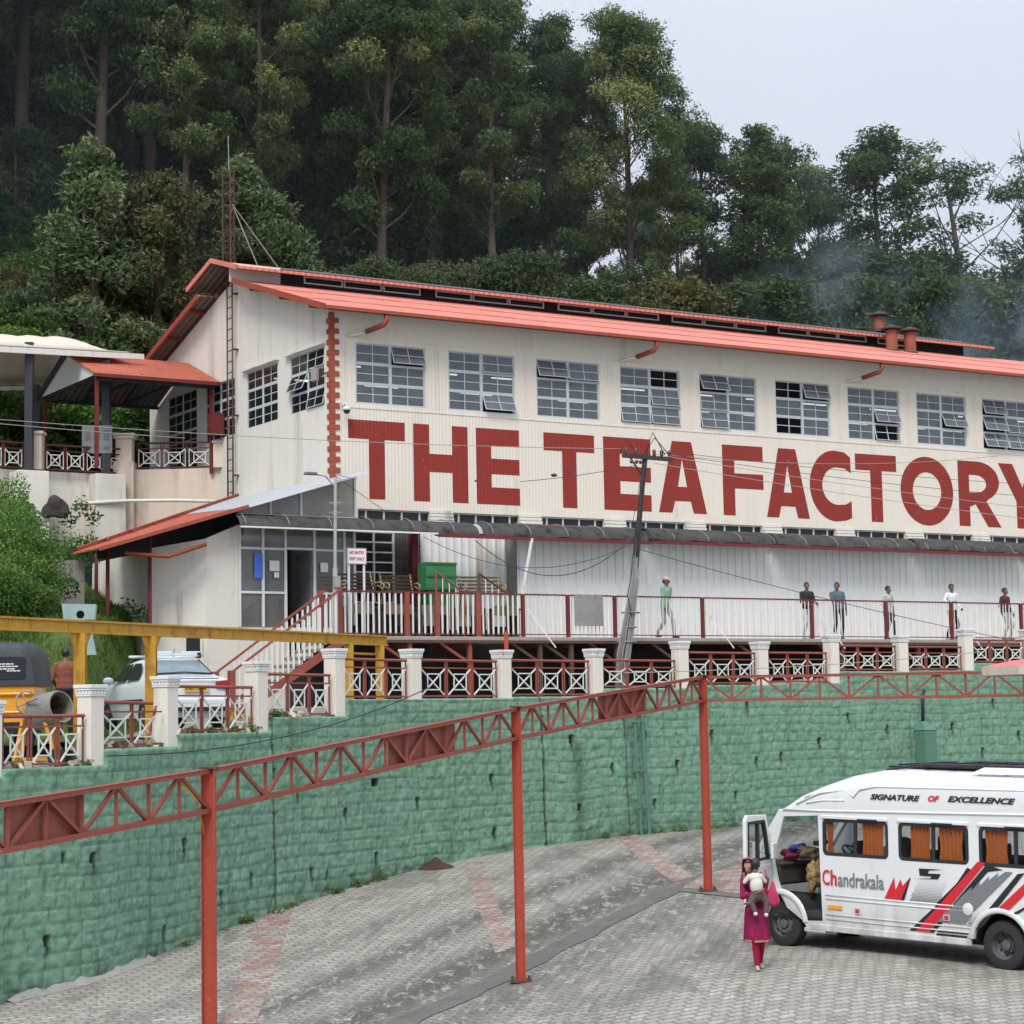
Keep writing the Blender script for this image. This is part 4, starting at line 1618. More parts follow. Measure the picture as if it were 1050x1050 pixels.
def lattice_panel(name, label, cat, group, A, B, zb, zt, cells, loc_mats=None, broken=0, redmat=None, border=False):
    A, B = Vector(A), Vector(B)
    d = B - A
    L = d.length
    t_ = thing(name, label, cat, (A.x, A.y, zb), math.atan2(d.y, d.x), group)
    H = zt - zb
    rm = redmat or M['red_paint']
    b = MB()
    b.tube([(0, 0, H - .03), (L - (.35 if broken == 2 else 0), 0, H - .03 - (.0 if broken != 2 else .02))], .03, 8)
    b.box(L / 2, 0, H - .20, L, .03, .03)
    b.box(L / 2, 0, .06, L, .03, .04)
    b.build('rail', rm, t_, smooth=False, autosmooth=40)
    cw = L / cells
    for k in range(cells + 1):
        b = MB()
        for o in ((-.035, .035) if 0 < k < cells else (.03,) if k == 0 else (-.03,)):
            if broken == 2 and k == cells:
                b.bar((L - .55, 0, .03), (L - .2, 0, H - .1), .035, .035)
                break
            b.box(k * cw + o, 0, (H - .06) / 2, .028, .028, H - .06)
        b.build('post', rm, t_)
    for k in range(cells):
        if broken == 2 and k == cells - 1:
            sh = -.12
        else:
            sh = 0
        x0, x1 = k * cw + .06, (k + 1) * cw - .06 + sh
        z0, z1 = .085, H - .22
        cx, cz = (x0 + x1) / 2, (z0 + z1) / 2
        w, h = (x1 - x0), (z1 - z0)
        b = MB()
        b.bar((x0, -.012, z0), (x1, -.012, z1), .03, .02, up=(0, 1, 0))
        b.bar((x0, .012, z1), (x1, .012, z0), .03, .02, up=(0, 1, 0))
        iw, ih = w * .27, h * .30
        for (a, c, e, f) in ((-iw, -ih, iw, -ih), (iw, -ih, iw, ih), (iw, ih, -iw, ih), (-iw, ih, -iw, -ih)):
            b.bar((cx + a, -.03, cz + c), (cx + e, -.03, cz + f), .026, .016, up=(0, 1, 0))
        if border:
            for (a, c, e, f) in ((x0, z0, x0, z1), (x1, z0, x1, z1)):
                b.bar((a, 0, c), (e, 0, f), .02, .016, up=(0, 1, 0))
        b.build('lattice', M['lattice'], t_)
    return t_


RAILZ = {0: .23, 105: .46, 182: .75, 274: 1.02, 353: 1.37, 431: 1.39, 523: 1.42, 617: 1.45, 705: 1.67, 787: 1.69, 860: 1.90, 931: 1.89, 998: 2.11}
pd_ = {0: 'red and white lattice railing in front of the cement mixer', 105: 'broken red and white lattice railing in front of the white car, end post bent', 182: 'red and white lattice railing between white car and stairs, yellow flowers behind',
       274: 'red and white lattice railing before the red stair stringer', 353: 'red and white lattice railing in front of the last yellow post', 431: 'red and white lattice railing below the benches, left of red upright',
       523: 'red and white lattice railing below the hanging grey board', 617: 'red and white lattice railing crossed by the leaning utility pole', 705: 'red and white lattice railing behind the third gantry post',
       787: 'low red and white lattice railing below the man in dark shirt and white trousers', 860: 'red and white lattice railing below the man in pale shirt', 931: 'red and white lattice railing below the man in white top', 998: 'red and white lattice railing at the right edge above the parasol'}
for a, c in zip(PILLARS[:-1], PILLARS[1:]):
    sa, sb_ = KNS[PX.index(a)] + .24, KNS[PX.index(c)] - .24
    pts = []
    for s_ in (sa, sb_):
        p, tn = path_at(s_), path_tan(s_)
        q = p + np.array([-tn[1], tn[0]]) * .2
        pts.append((q[0], q[1], 0))
    zb = top_at((sa + sb_) / 2) + .0
    lattice_panel('railing_panel', pd_[a], 'railing', 'lattice railings along the wall', pts[0], pts[1], zb, RAILZ[a], 2 if a in (105,) else 3, broken=2 if a == 105 else 0)

# loose rubble and plants on the wall top
rnd = random.Random(12)
rb = MB()
for k in range(150):
    px = rnd.choice([rnd.uniform(108, 180), rnd.uniform(10, 100), rnd.uniform(185, 270), rnd.uniform(285, 350)])
    s_ = np.interp(px, PX, KNS)
    p, tn = path_at(s_), path_tan(s_)
    o = rnd.uniform(.05, .9)
    q = p + np.array([-tn[1], tn[0]]) * o
    r_ = rnd.uniform(.03, .12)
    Mx = Euler((rnd.random() * 3, rnd.random() * 3, rnd.random() * 3)).to_matrix()
    rb.box(q[0], q[1], top_at(s_) + r_ * .3, r_ * 1.6, r_, r_ * .8, M=Mx, mat=rnd.choice([0, 0, 1, 2]))
o = rb.build('rubble', [pm('rubble_grey', (.26, .23, .2), .9, .4, 6), pm('rubble_brown', (.14, .08, .055), .9, .4, 6), pm('rubble_cream', (.5, .45, .34), .9, .3, 6)], bevel=.01)
o['kind'] = 'stuff'
o['label'] = 'broken stones and scraps lying behind the lattice railings'
o['category'] = 'rubble'
# low brown mound where a pipe enters the wall foot
gx, gy = on_ground(447, 890)
b = MB()
b.lathe([(.0, .24), (.05, .21), (.16, .11), (.36, .04), (.5, -.03)], 16, c=(0, 0, 0))
mo = b.build('soil_heap', pm('soil', (.075, .042, .032), .95, .3, 4, bump=.03), smooth=True)
mo.location = (gx, gy + .1, gz(gx, gy))
tag(mo, 'small heap of dark brown soil against the foot of the green wall', 'soil heap')

# ------------------------------------------------------------------ red truss gantry over the lane
ga = thing('truss_gantry', 'red steel lattice truss on three tall posts running along the lane', 'gantry')
GP1, GP2, GP3 = at(214, 788, 24.2), at(529, 725, 32.6), at(720, 693, 40.6)
for (T, base) in ((GP1, None), (GP2, (531, 1007)), (GP3, (726, 913))):
    b = MB()
    zb = gz(T.x, T.y) - .1
    w = .135
    # rolled channel pair: a box with open face lips
    b.box(T.x, T.y, (T.z + zb) / 2, w, .09, T.z - zb)
    b.box(T.x - w / 2 - .006, T.y - .02, (T.z + zb) / 2, .012, .15, T.z - zb)
    b.box(T.x + w / 2 + .006, T.y - .02, (T.z + zb) / 2, .012, .15, T.z - zb)
    p = b.build('post', M['post_red'], ga)
    b = MB()
    b.box(T.x, T.y, zb + .12, .34, .34, .03)
    for sx in (-1, 1):
        for sy in (-1, 1):
            b.lathe([(0, zb + .18), (.018, zb + .18), (.018, zb + .13)], 6, c=(T.x + sx * .13, T.y + sy * .13, 0))
    b.box(T.x, T.y - .02, T.z + .01, .2, .2, .02)
    b.build('base_plate', M['rust'], p)


def truss(P, Q, npan, dep=.45, plates=(), flip=0, name='truss'):
    P, Q = Vector(P), Vector(Q)
    b = MB()
    dn = Vector((0, 0, -dep))
    d = (Q - P).normalized()
    sd = d.cross(Vector((0, 0, 1))).normalized()
    for o in (-.035, .035):
        b.bar(P + sd * o, Q + sd * o, .03, .05)
        b.bar(P + dn + sd * o, Q + dn + sd * o, .03, .05)
    b.bar(P + Vector((0, 0, .026)), Q + Vector((0, 0, .026)), .11, .008)
    b.bar(P + dn - Vector((0, 0, .026)), Q + dn - Vector((0, 0, .026)), .11, .008)
    o = b.build(name, M['red_paint'], ga)
    b = MB()
    for k in range(npan + 1):
        X = P.lerp(Q, k / npan)
        b.bar(X, X + dn, .04, .04)
        if k < npan:
            Y = P.lerp(Q, (k + 1) / npan)
            if (k + flip) % 2 == 0:
                b.bar(X + dn, Y, .04, .04)
            else:
                b.bar(X, Y + dn, .04, .04)
    b.build('web', M['red_paint'], o)
    for (a, c) in plates:
        X, Y = P.lerp(Q, a), P.lerp(Q, c)
        pl = MB()
        sd_ = sd * -1
        pl.add([X + sd_ * .05 + dn * .04, Y + sd_ * .05 + dn * .04, Y + sd_ * .05 + dn * .96, X + sd_ * .05 + dn * .96,
                X + sd_ * .056 + dn * .04, Y + sd_ * .056 + dn * .04, Y + sd_ * .056 + dn * .96, X + sd_ * .056 + dn * .96],
               [(0, 1, 2, 3), (7, 6, 5, 4), (0, 4, 5, 1), (1, 5, 6, 2), (2, 6, 7, 3), (3, 7, 4, 0)])
        pl.build('plate', M['rust_plate'], o)
    return o


M['rust_plate'] = pm('rust_plate', (.27, .085, .06), .65, .25, 2, (.14, .08, .06), .7, .6)
dz_ = Vector((0, 0, -.03))
dirL = (GP1 - GP2)
GP0 = GP1 + Vector((-3.2, -7.6, -.45))
truss(GP0 + dz_, GP1 + dz_, 13, plates=((.54, .70),), flip=1)
truss(GP1 + dz_, GP2 + dz_, 14, plates=((.52, .76),))
truss(GP2 + dz_, GP3 + dz_, 14, plates=((.40, .66),))
GP4 = GP3 + Vector((11.5, .3, -.02))
truss(GP3 + dz_, GP4 + dz_, 20, flip=1)
b = MB()
zb = gz(GP4.x, GP4.y)
b.box(GP4.x, GP4.y, (GP4.z + zb) / 2, .13, .12, GP4.z - zb)
b.build('post', M['post_red'], ga)
# knee brackets
b = MB()
for T, dd in ((GP1, GP0 - GP1),):
    dd = Vector(dd).normalized()
    b.tube([T + dd * .1 + Vector((0, 0, -.75)), T + dd * .25 + Vector((0, 0, -.35)), T + dd * .6 + Vector((0, 0, -.1))], .011, 6)
b.build('bracket', M['yellow'], ga, smooth=True)

# ------------------------------------------------------------------ thin red upright beside the wall
p = at(519, 652, 48.9)
rp = tag(MB().tube([(0, 0, -2.2), (0, 0, .1)], .055, 10).build('steel_upright', M['post_red'], autosmooth=40), 'thin red steel upright standing beside a wall pillar', 'post')
rp.location = p

# ------------------------------------------------------------------ yellow height barrier
hb = thing('height_barrier', 'yellow steel height barrier beam on posts across the parking entrance', 'barrier')
posts = [at(80, 700, 36.4), at(146, 700, 38.6), at(349, 690, 46.2), at(389, 690, 47.6)]
A = at(-25, 634, 33.6)
B = at(396, 652.5, 47.9)
A.z = 1.84
B.z = 1.97
BM = Vector((A.x, A.y, A.z))
d_ = (B - A)
b = MB()
b.bar(A, B, .11, .035)
b.bar(A - Vector((0, 0, .1)), B - Vector((0, 0, .1)), .03, .16)
b.bar(A - Vector((0, 0, .2)), B - Vector((0, 0, .2)), .11, .035)
bm_ = b.build('beam', M['yellow'], hb)
b = MB()
for k in np.linspace(.06, .96, 9):
    q = A.lerp(B, k)
    b.bar(q + Vector((0, 0, .02)), q - Vector((0, 0, .22)), .125, .03)
b.build('splice_plate', M['yellow'], bm_)
for i, q in enumerate(posts):
    k = (q - A).dot(d_) / d_.length_squared
    c = A.lerp(B, k)
    zb = -.75 if i < 2 else (.3 if i == 2 else .4)
    b = MB()
    b.span(c.x - .10, c.x + .10, c.y - .09, c.y - .07, zb, c.z - .22)
    b.span(c.x - .10, c.x + .10, c.y + .07, c.y + .09, zb, c.z - .22)
    b.span(c.x - .02, c.x + .02, c.y - .07, c.y + .07, zb, c.z - .22)
    po_ = b.build('post', M['yellow'], hb)
    if i < 2:
        b = MB()
        u = d_.normalized()
        for sg in (-1, 1):
            P1 = c + u * (sg * .10)
            b.add([P1 - Vector((0, .05, .22)), P1 + u * sg * .22 - Vector((0, .05, .22)), P1 - Vector((0, .05, .6)), P1 + Vector((0, .05, -.22)), P1 + u * sg * .22 + Vector((0, .05, -.22)), P1 + Vector((0, .05, -.6))],
                  [(0, 1, 2), (5, 4, 3), (0, 3, 4, 1), (1, 4, 5, 2), (2, 5, 3, 0)])
        b.build('gusset', M['yellow'], po_)
b = MB()
b.tube([posts[0] + Vector((0, -.08, .93)), posts[1] + Vector((0, -.08, .93))], .012, 6)
b.tube([Vector((posts[2].x, posts[2].y, 1.55)), Vector((posts[3].x, posts[3].y, 1.55))], .03, 6)
b.build('tie_rod', M['yellow'], hb)

# ------------------------------------------------------------------ upper road wall, railings, canopy and shelter
uw = thing('upper_road_wall', 'cream plastered retaining wall of the upper road beside the gable', 'wall')
E1 = Vector((-8.4, 62.4, 0))
E2 = Vector((-11.45, 62.5, 0))
E3 = Vector((-19.5, 57.6, 0))


def wallseg(mb, A, B, th, z0, z1, mat=None):
    d = (B - A).normalized()
    nn = Vector((-d.y, d.x, 0)) * th
    if nn.y < 0:
        nn = -nn
    vs = [(A.x, A.y, z0), (B.x, B.y, z0), (B.x + nn.x, B.y + nn.y, z0), (A.x + nn.x, A.y + nn.y, z0)]
    vs += [(x, y, z1) for x, y, z in vs]
    mb.add(vs, [(0, 3, 2, 1), (4, 5, 6, 7), (0, 1, 5, 4), (1, 2, 6, 5), (2, 3, 7, 6), (3, 0, 4, 7)], mat)


b = MB()
wallseg(b, E1, E2, .4, 2.0, 7.78, 1)
wallseg(b, E2 + Vector((-.45, -.05, 0)), E3, .4, 2.0, 7.62, 0)
b.box(-11.75, 62.5, 5.0, .62, .62, 6.0, mat=1)
b.build('plaster_wall', [M['cream_wall'], M['peach_wall']], uw)
b = MB()
dW = (E3 - E2).normalized()
for px, d, zt in ((30, 60.3, 7.5), (109, 61.9, 7.55)):
    q = at(px, 500, d)
    b.box(q.x, q.y, zt / 2 + 1, .95, .8, zt - 2.0, rz=math.atan2(dW.y, dW.x))
b.build('pier', M['cream_wall'], uw, bevel=.02)
b = MB()
b.box(-11.75, 62.5, 8.25, .5, .5, .95, mat=0)
b.box(-11.75, 62.5, 8.76, .62, .62, .1)
b.box(-11.75, 62.5, 8.84, .7, .7, .06)
b.box(-8.72, 62.5, 8.15, .62, .5, .75)
b.box(-8.72, 62.5, 8.56, .7, .58, .07)
q = at(37, 455, 60.9)
b.box(q.x, q.y, 8.15, .42, .42, 1.05)
b.box(q.x, q.y, 8.72, .52, .52, .09)
b.build('pillar', M['peach_wall'], uw, bevel=.012)
up_mat = pm('maroon_paint', (.12, .03, .03), .5, .2, 2, (.05, .03, .03), .5)
lattice_panel('railing_panel', 'dark red and white lattice railing under the small red roofed shelter', 'railing', 'railings of the upper road', (-11.4, 62.55, 0), (-9.1, 62.55, 0), 7.78, 8.62, 3, redmat=up_mat, border=True)
Aq, Bq = at(128, 480, 62.35), at(46, 480, 61.0)
lattice_panel('railing_panel', 'dark red and white lattice railing between the two black canopy posts', 'railing', 'railings of the upper road', (Bq.x, Bq.y, 0), (Aq.x, Aq.y, 0), 7.6, 8.42, 4, redmat=up_mat, border=True)
Aq, Bq = at(24, 480, 60.6), at(-40, 480, 59.3)
lattice_panel('railing_panel', 'dark red and white lattice railing at the left edge under the canopy', 'railing', 'railings of the upper road', (Bq.x, Bq.y, 0), (Aq.x, Aq.y, 0), 7.6, 8.42, 3, redmat=up_mat, border=True)
# upper road surface
struct(MB().add([(-8.0, 62.6, 7.5), (-11.6, 62.8, 7.5), (-22, 56.5, 7.5), (-40, 60, 7.5), (-40, 74, 7.6), (-13, 76, 7.6), (-9, 72, 7.6)], [(0, 1, 2, 3, 4, 5, 6)]).build('upper_road', M['concrete']))
# long white conduit across the wall
tag(MB().tube([at(75, 517, 61.0), at(130, 513.5, 61.7), at(180, 513, 61.8), at(222, 514, 61.5)], .055, 8).build('wall_conduit', M['white_old'], smooth=True), 'long white pipe running across the cream upper road wall', 'pipe')
rk = MB().sphere((0, 0, 0), (.75, .5, .55), 18)
for i, v_ in enumerate(rk.v):
    q = Vector(v_)
    k = 1 + .35 * (math.sin(q.x * 5 + q.z * 3) * .5 + math.sin(q.y * 7 - q.z * 6 + 1) * .4)
    rk.v[i] = tuple(q * k)
o = rk.build('cavity_lump', pm('cavity_dark', (.06, .055, .05), .9, .4, 2, bump=.04, bs=6), smooth=False, autosmooth=25)  # dark lump added in place of a dark cavity
o.location = at(56, 521, 60.2)
o.scale = (.55, .5, .62)
tag(o, 'dark lump standing in for a dark cavity beside the cream pier above the bank', 'cavity')

# canopy
cn = thing('sail_canopy', 'large cream fabric canopy on black posts over the upper road', 'canopy')
posts_ = [(30, 60.3, 7.5, 11.35), (109, 61.9, 7.55, 11.05), (38, 66.0, 7.5, 11.0)]
for px, d, z0, z1 in posts_:
    q = at(px, 420, d)
    MB().box(q.x, q.y, (z0 + z1) / 2, .24, .24, z1 - z0).build('post', M['black_steel'], cn, bevel=.01)
    MB().box(q.x, q.y, z0 + .04, .42, .42, .05).build('foot_plate', M['black_steel'], cn)
fa, fb = at(-60, 355, 58.2), at(147, 366, 62.6)
MB().bar(fa, fb, .10, .17).build('edge_beam', M['white_old'], cn)
b = MB()
ba, bb = at(-60, 400, 66.5), at(71, 397, 67.5)
b.bar(ba, bb, .10, .14)
b.build('edge_beam', M['white_old'], cn)
mb_ = MB()
N, K = 26, 12
vs = []
for i in range(N + 1):
    u = i / N
    for j in range(K + 1):
        w = j / K
        F_ = fa.lerp(fb, min(1, u * .93))
        B_ = ba.lerp(bb, u)
        p = F_.lerp(B_, w)
        arch = math.sin(PI * w) ** .8 * (.85 if u < .75 else .85 * (1 - (u - .75) / .25 * .85))
        p.z += .14 + arch + .03 * math.sin(u * 40) * math.sin(PI * w)
        if u > .8:
            p.x -= (u - .8) * 6 * math.sin(PI * w) * .6
        vs.append(p)
fs = [(i * (K + 1) + j, (i + 1) * (K + 1) + j, (i + 1) * (K + 1) + j + 1, i * (K + 1) + j + 1) for i in range(N) for j in range(K)]
mb_.add(vs, fs)
o = mb_.build('fabric', M['canvas'], cn, smooth=True, fix=False)
md = o.modifiers.new('cloth', 'SOLIDIFY')
md.thickness = .03

# small red roofed shelter against the gable
sh = fthing('red_roof_shelter', 'small gabled shelter with rusty red sheet roof against the cream gable', 'shelter')
b = MB()
sr = .42
yr, zr_ = 9.9, 11.38
for sg in (-1, 1):
    ye = yr + sg * 2.55
    ze = zr_ - 2.55 * .39
    vs = [(-4.05, yr, zr_), (-.05, yr, zr_), (-.05, ye, ze), (-4.05, ye, ze)]
    vs2 = [(x, y, z - .05) for x, y, z in vs]
    b.add(vs + vs2, [(0, 1, 2, 3), (7, 6, 5, 4), (0, 4, 5, 1), (1, 5, 6, 2), (2, 6, 7, 3), (3, 7, 4, 0)])
ro2 = b.build('roof', M['roof_rust'], sh)
b = MB()
b.bar((-4.1, yr - 2.6, zr_ - 1.01 - .05), (-.05, yr - 2.6, zr_ - 1.01 - .05), .05, .1)
b.build('fascia', M['dark_red'], ro2)
b = MB()
b.add([(-3.98, yr, zr_ - .08), (-3.98, yr - 2.45, zr_ - 1.02), (-3.98, yr + 2.45, zr_ - 1.02)], [(0, 1, 2)])
b.build('gable_board', M['white_frame'], sh, fix=False)
b = MB()
b.bar((-4.06, yr, zr_ - .02), (-4.06, yr + 2.6, zr_ - 1.05), .06, .16)
b.build('barge_board', M['black_steel'], ro2)
for x, y in ((-3.9, yr - 2.3), (-3.9, yr + 2.3), (-.25, yr - 2.3)):
    MB().box(x, y, 8.95, .10, .10, 2.7).build('post', M['dark_red'], sh)
b = MB()
b.span(-3.9, -.1, yr - 2.35, yr - 2.28, 10.2, 10.3)
b.span(-3.9, -.1, yr + 2.28, yr + 2.35, 10.2, 10.3)
for x in (-3.9, -2.6, -1.3):
    b.span(x - .03, x + .03, yr - 2.3, yr + 2.3, 10.28, 10.36)
    b.bar((x, yr - 2.2, 10.35), (x, yr, 11.2), .04, .05)
    b.bar((x, yr + 2.2, 10.35), (x, yr, 11.2), .04, .05)
b.build('roof_frame', M['black_steel'], sh)
b = MB()
for sg in (-1, 1):
    b.add([(-4.0, yr, zr_ - .07), (-.06, yr, zr_ - .07), (-.06, yr + sg * 2.5, zr_ - .07 - 2.5 * .39), (-4.0, yr + sg * 2.5, zr_ - .07 - 2.5 * .39)], [(0, 1, 2, 3)])
b.build('ceiling', M['soffit'], ro2, fix=False)
b = MB()
b.span(-.4, -.02, yr - 2.75, yr - 2.4, 8.75, 9.4)
b.build('meter_cabinet', M['dark_red'], sh)
fx_ = fthing('menu_board', 'pale notice board on legs standing in the shelter', 'sign', -3.4, 8.9, 7.75, rz=R(-30))
MB().box(0, 0, .88, .9, .05, .85).build('board', pm('menu_board', (.20, .21, .21), .6, .2, 3), fx_)
b = MB()
fp_ = simple('faded_print', (.12, .12, .12), .7)
for x in (-.28, .0, .28):
    MB().box(x, -.03, 1.0, .17, .006, .3).build('picture', fp_, fx_)
    MB().box(x, -.03, .62, .18, .006, .1).build('picture', fp_, fx_)
b = MB()
for x in (-.38, .38):
    b.box(x, 0, .23, .05, .05, .46)
b.build('leg', M['black_steel'], fx_)
# ------------------------------------------------------------------ foliage
def leaf_mesh(name, clumps, per, leaf, mat, seed, droop=.5, shell=.55, tint0=.45):
    """clumps: list of (centre, (rx, ry, rz), tint).  Every leaf is one four-sided blade."""
    rs = np.random.RandomState(seed)
    V, T = [], []
    for c, rad, tn in clumps:
        r0 = (rad[0] * rad[1] * rad[2]) ** (1 / 3)
        n = max(12, int(per * r0 ** 1.7))
        d = rs.normal(size=(n, 3))
        d /= np.linalg.norm(d, axis=1)[:, None]
        rr = rs.rand(n) ** (1 / 3) * (1 - shell) + shell * rs.rand(n) ** .30
        lump = 1 + .28 * np.sin(d[:, 0] * 4 + c[0]) * np.sin(d[:, 1] * 4 + c[1]) + .2 * np.sin(d[:, 2] * 6 + c[2])
        p = np.array(c) + d * rr[:, None] * lump[:, None] * np.array(rad)
        ax = rs.normal(size=(n, 3)) + d * .5
        ax[:, 2] -= droop * 1.5
        ax /= np.linalg.norm(ax, axis=1)[:, None]
        sd = np.cross(ax, rs.normal(size=(n, 3)))
        sd /= np.linalg.norm(sd, axis=1)[:, None] + 1e-9
        L = leaf[0] * rs.uniform(.6, 1.4, n)[:, None]
        W = leaf[1] * rs.uniform(.6, 1.4, n)[:, None]
        q = np.stack([p - ax * L * .5, p + sd * W * .5 - ax * L * .05, p + ax * L * .5, p - sd * W * .5 - ax * L * .05], 1)
        V.append(q.reshape(-1, 3))
        t = np.clip(tint0 + tn + rs.normal(0, .13, n) + .16 * d[:, 2], 0, 1)  # last term paints light from above onto the clump tops
        T.append(np.repeat(t, 4))
    V, T = np.concatenate(V), np.concatenate(T)
    n = len(V) // 4
    me = bpy.data.meshes.new(name)
    me.vertices.add(len(V))
    me.vertices.foreach_set('co', V.ravel().astype(np.float32))
    me.loops.add(n * 4)
    me.loops.foreach_set('vertex_index', np.arange(n * 4, dtype=np.int32))
    me.polygons.add(n)
    me.polygons.foreach_set('loop_start', (np.arange(n) * 4).astype(np.int32))
    me.polygons.foreach_set('loop_total', np.full(n, 4, np.int32))
    a = me.attributes.new('tint', 'FLOAT', 'POINT')
    a.data.foreach_set('value', T.astype(np.float32))
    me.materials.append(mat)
    me.update()
    return me


def eucalyptus(name, seed, H, Wd, bare, limbs, cr_, per, leafm, barkm, forks=2, top=1.0, sparse=1.0, lean=0.0, leaf=(.25, .088), upright=.75, r0=None):
    """tall tree: tapering trunk, rising limbs that fork, clumps of leaves round the limb ends"""
    rnd = random.Random(seed)
    tr, clumps = MB(), []
    r0 = r0 or .011 * H + .06
    pts, rad = [], []
    dx, dy = rnd.uniform(-1, 1) * .02 * H + lean * H, rnd.uniform(-1, 1) * .02 * H
    for i in range(11):
        t_ = i / 10
        pts.append(Vector((dx * t_ * t_ + math.sin(t_ * 5 + seed) * .012 * H * t_, dy * t_ * t_ + math.cos(t_ * 4 + seed) * .012 * H * t_, H * t_ * .96)))
        rad.append(r0 * (1 - t_ * .9))
    tr.tube(pts, rad, 8)

    def P(t_):
        k = t_ * 10
        i = min(9, int(k))
        return pts[i].lerp(pts[i + 1], k - i)

    ga_ = rnd.uniform(0, 6)
    for k in range(limbs):
        t_ = bare + (1 - bare) * (k + rnd.uniform(.1, .9)) / limbs
        u = (t_ - bare) / (1 - bare)
        ga_ += 2.4 + rnd.uniform(-.4, .4)
        prof = (.45 + .75 * math.sin(PI * min(1, u * .8 + .12))) * (1.0 - .55 * u ** 3)
        L = Wd * prof * rnd.uniform(.7, 1.15)
        up = upright * rnd.uniform(.7, 1.3) + .5 * u
        base = P(t_ * .97)
        d = Vector((math.cos(ga_), math.sin(ga_), up)).normalized()
        mid = base + d * L * .55 + Vector((0, 0, -.04 * L))
        end = base + d * L + Vector((0, 0, .12 * L))
        rl = max(.025, r0 * (1 - t_ * .85) * .34)
        tr.tube([base, mid, end], [rl, rl * .6, rl * .25], 5, caps=False)
        ends = [(end, 1.0)]
        if rnd.random() < .4:
            ends.append((base.lerp(mid, .8) + Vector((rnd.uniform(-.3, .3), rnd.uniform(-.3, .3), rnd.uniform(0, .5))), .75))
        for q in range(forks):
            f_ = rnd.uniform(.35, .8)
            s_ = base.lerp(mid, f_ / .55) if f_ < .55 else mid.lerp(end, (f_ - .55) / .45)
            dd = (d + Vector((rnd.uniform(-.9, .9), rnd.uniform(-.9, .9), rnd.uniform(-.1, .7)))).normalized()
            e2 = s_ + dd * L * rnd.uniform(.3, .55)
            tr.tube([s_, s_.lerp(e2, .5) + Vector((0, 0, .05)), e2], [rl * .45, rl * .3, rl * .12], 4, caps=False)
            ends.append((e2, .8))
        for e, k_ in ends:
            if rnd.random() > sparse:
                continue
            r_ = cr_ * k_ * rnd.uniform(.7, 1.35)
            tn = rnd.gauss(-.03, .15) + (.26 if rnd.random() < .16 else 0)
            clumps.append((tuple(e), (r_ * rnd.uniform(.9, 1.3), r_ * rnd.uniform(.9, 1.3), r_ * rnd.uniform(.65, 1.05)), tn))
            if rnd.random() < .5:
                o = Vector((rnd.uniform(-1, 1), rnd.uniform(-1, 1), rnd.uniform(-.8, .2))) * r_
                clumps.append((tuple(e + o), (r_ * .7, r_ * .7, r_ * .5), tn - .05))
    for k in range(int(4 * top)):
        e = P(.9 + .1 * k / 4) + Vector((rnd.uniform(-.5, .5), rnd.uniform(-.5, .5), rnd.uniform(-.2, .5))) * cr_
        clumps.append((tuple(e), (cr_ * .8, cr_ * .8, cr_ * .75), rnd.gauss(.05, .1)))
    tm = tr.mesh(name + '_trunk', barkm, True, fix=False)
    cm = leaf_mesh(name + '_crown', clumps, per, leaf, leafm, seed) if clumps else None
    return tm, cm, H, Wd


def broadleaf(name, seed, H, Wd, per, leafm, barkm, leaf=(.30, .2), conical=False, n=60, wind=0.0):
    rnd = random.Random(seed)
    tr, clumps = MB(), []
    tr.tube([(0, 0, -.5), (.02 * H, 0, H * .45), (wind * H * .6, .01, H * .9)], [.03 * H, .018 * H, .004 * H], 7)
    for k in range(n):
        z = rnd.uniform(.12, .98)
        if conical:
            rr = Wd * (1 - z) ** .75 * rnd.uniform(.35, 1.0)
        else:
            rr = Wd * math.sin(PI * (z * .82 + .12)) ** .6 * rnd.uniform(.3, 1.0)
        a = rnd.uniform(0, 2 * PI)
        c = Vector((rr * math.cos(a) + wind * H * z * z, rr * math.sin(a), z * H))
        r_ = Wd * (.26 if not conical else .2) * rnd.uniform(.7, 1.2)
        clumps.append((tuple(c), (r_, r_, r_ * (.75 if not conical else 1.1)), rnd.gauss(0, .13) + (.1 if z > .75 else -.03)))  # upper crown tinted lighter, as painted top light
        if k % 3 == 0:
            tr.tube([(0.01 * H, 0, H * z * .7), c], [.006 * H, .002 * H], 4, caps=False)
    tm = tr.mesh(name + '_trunk', barkm, True, fix=False)
    cm = leaf_mesh(name + '_crown', clumps, per, leaf, leafm, seed, droop=.25 if not conical else -.4)
    return tm, cm, H, Wd


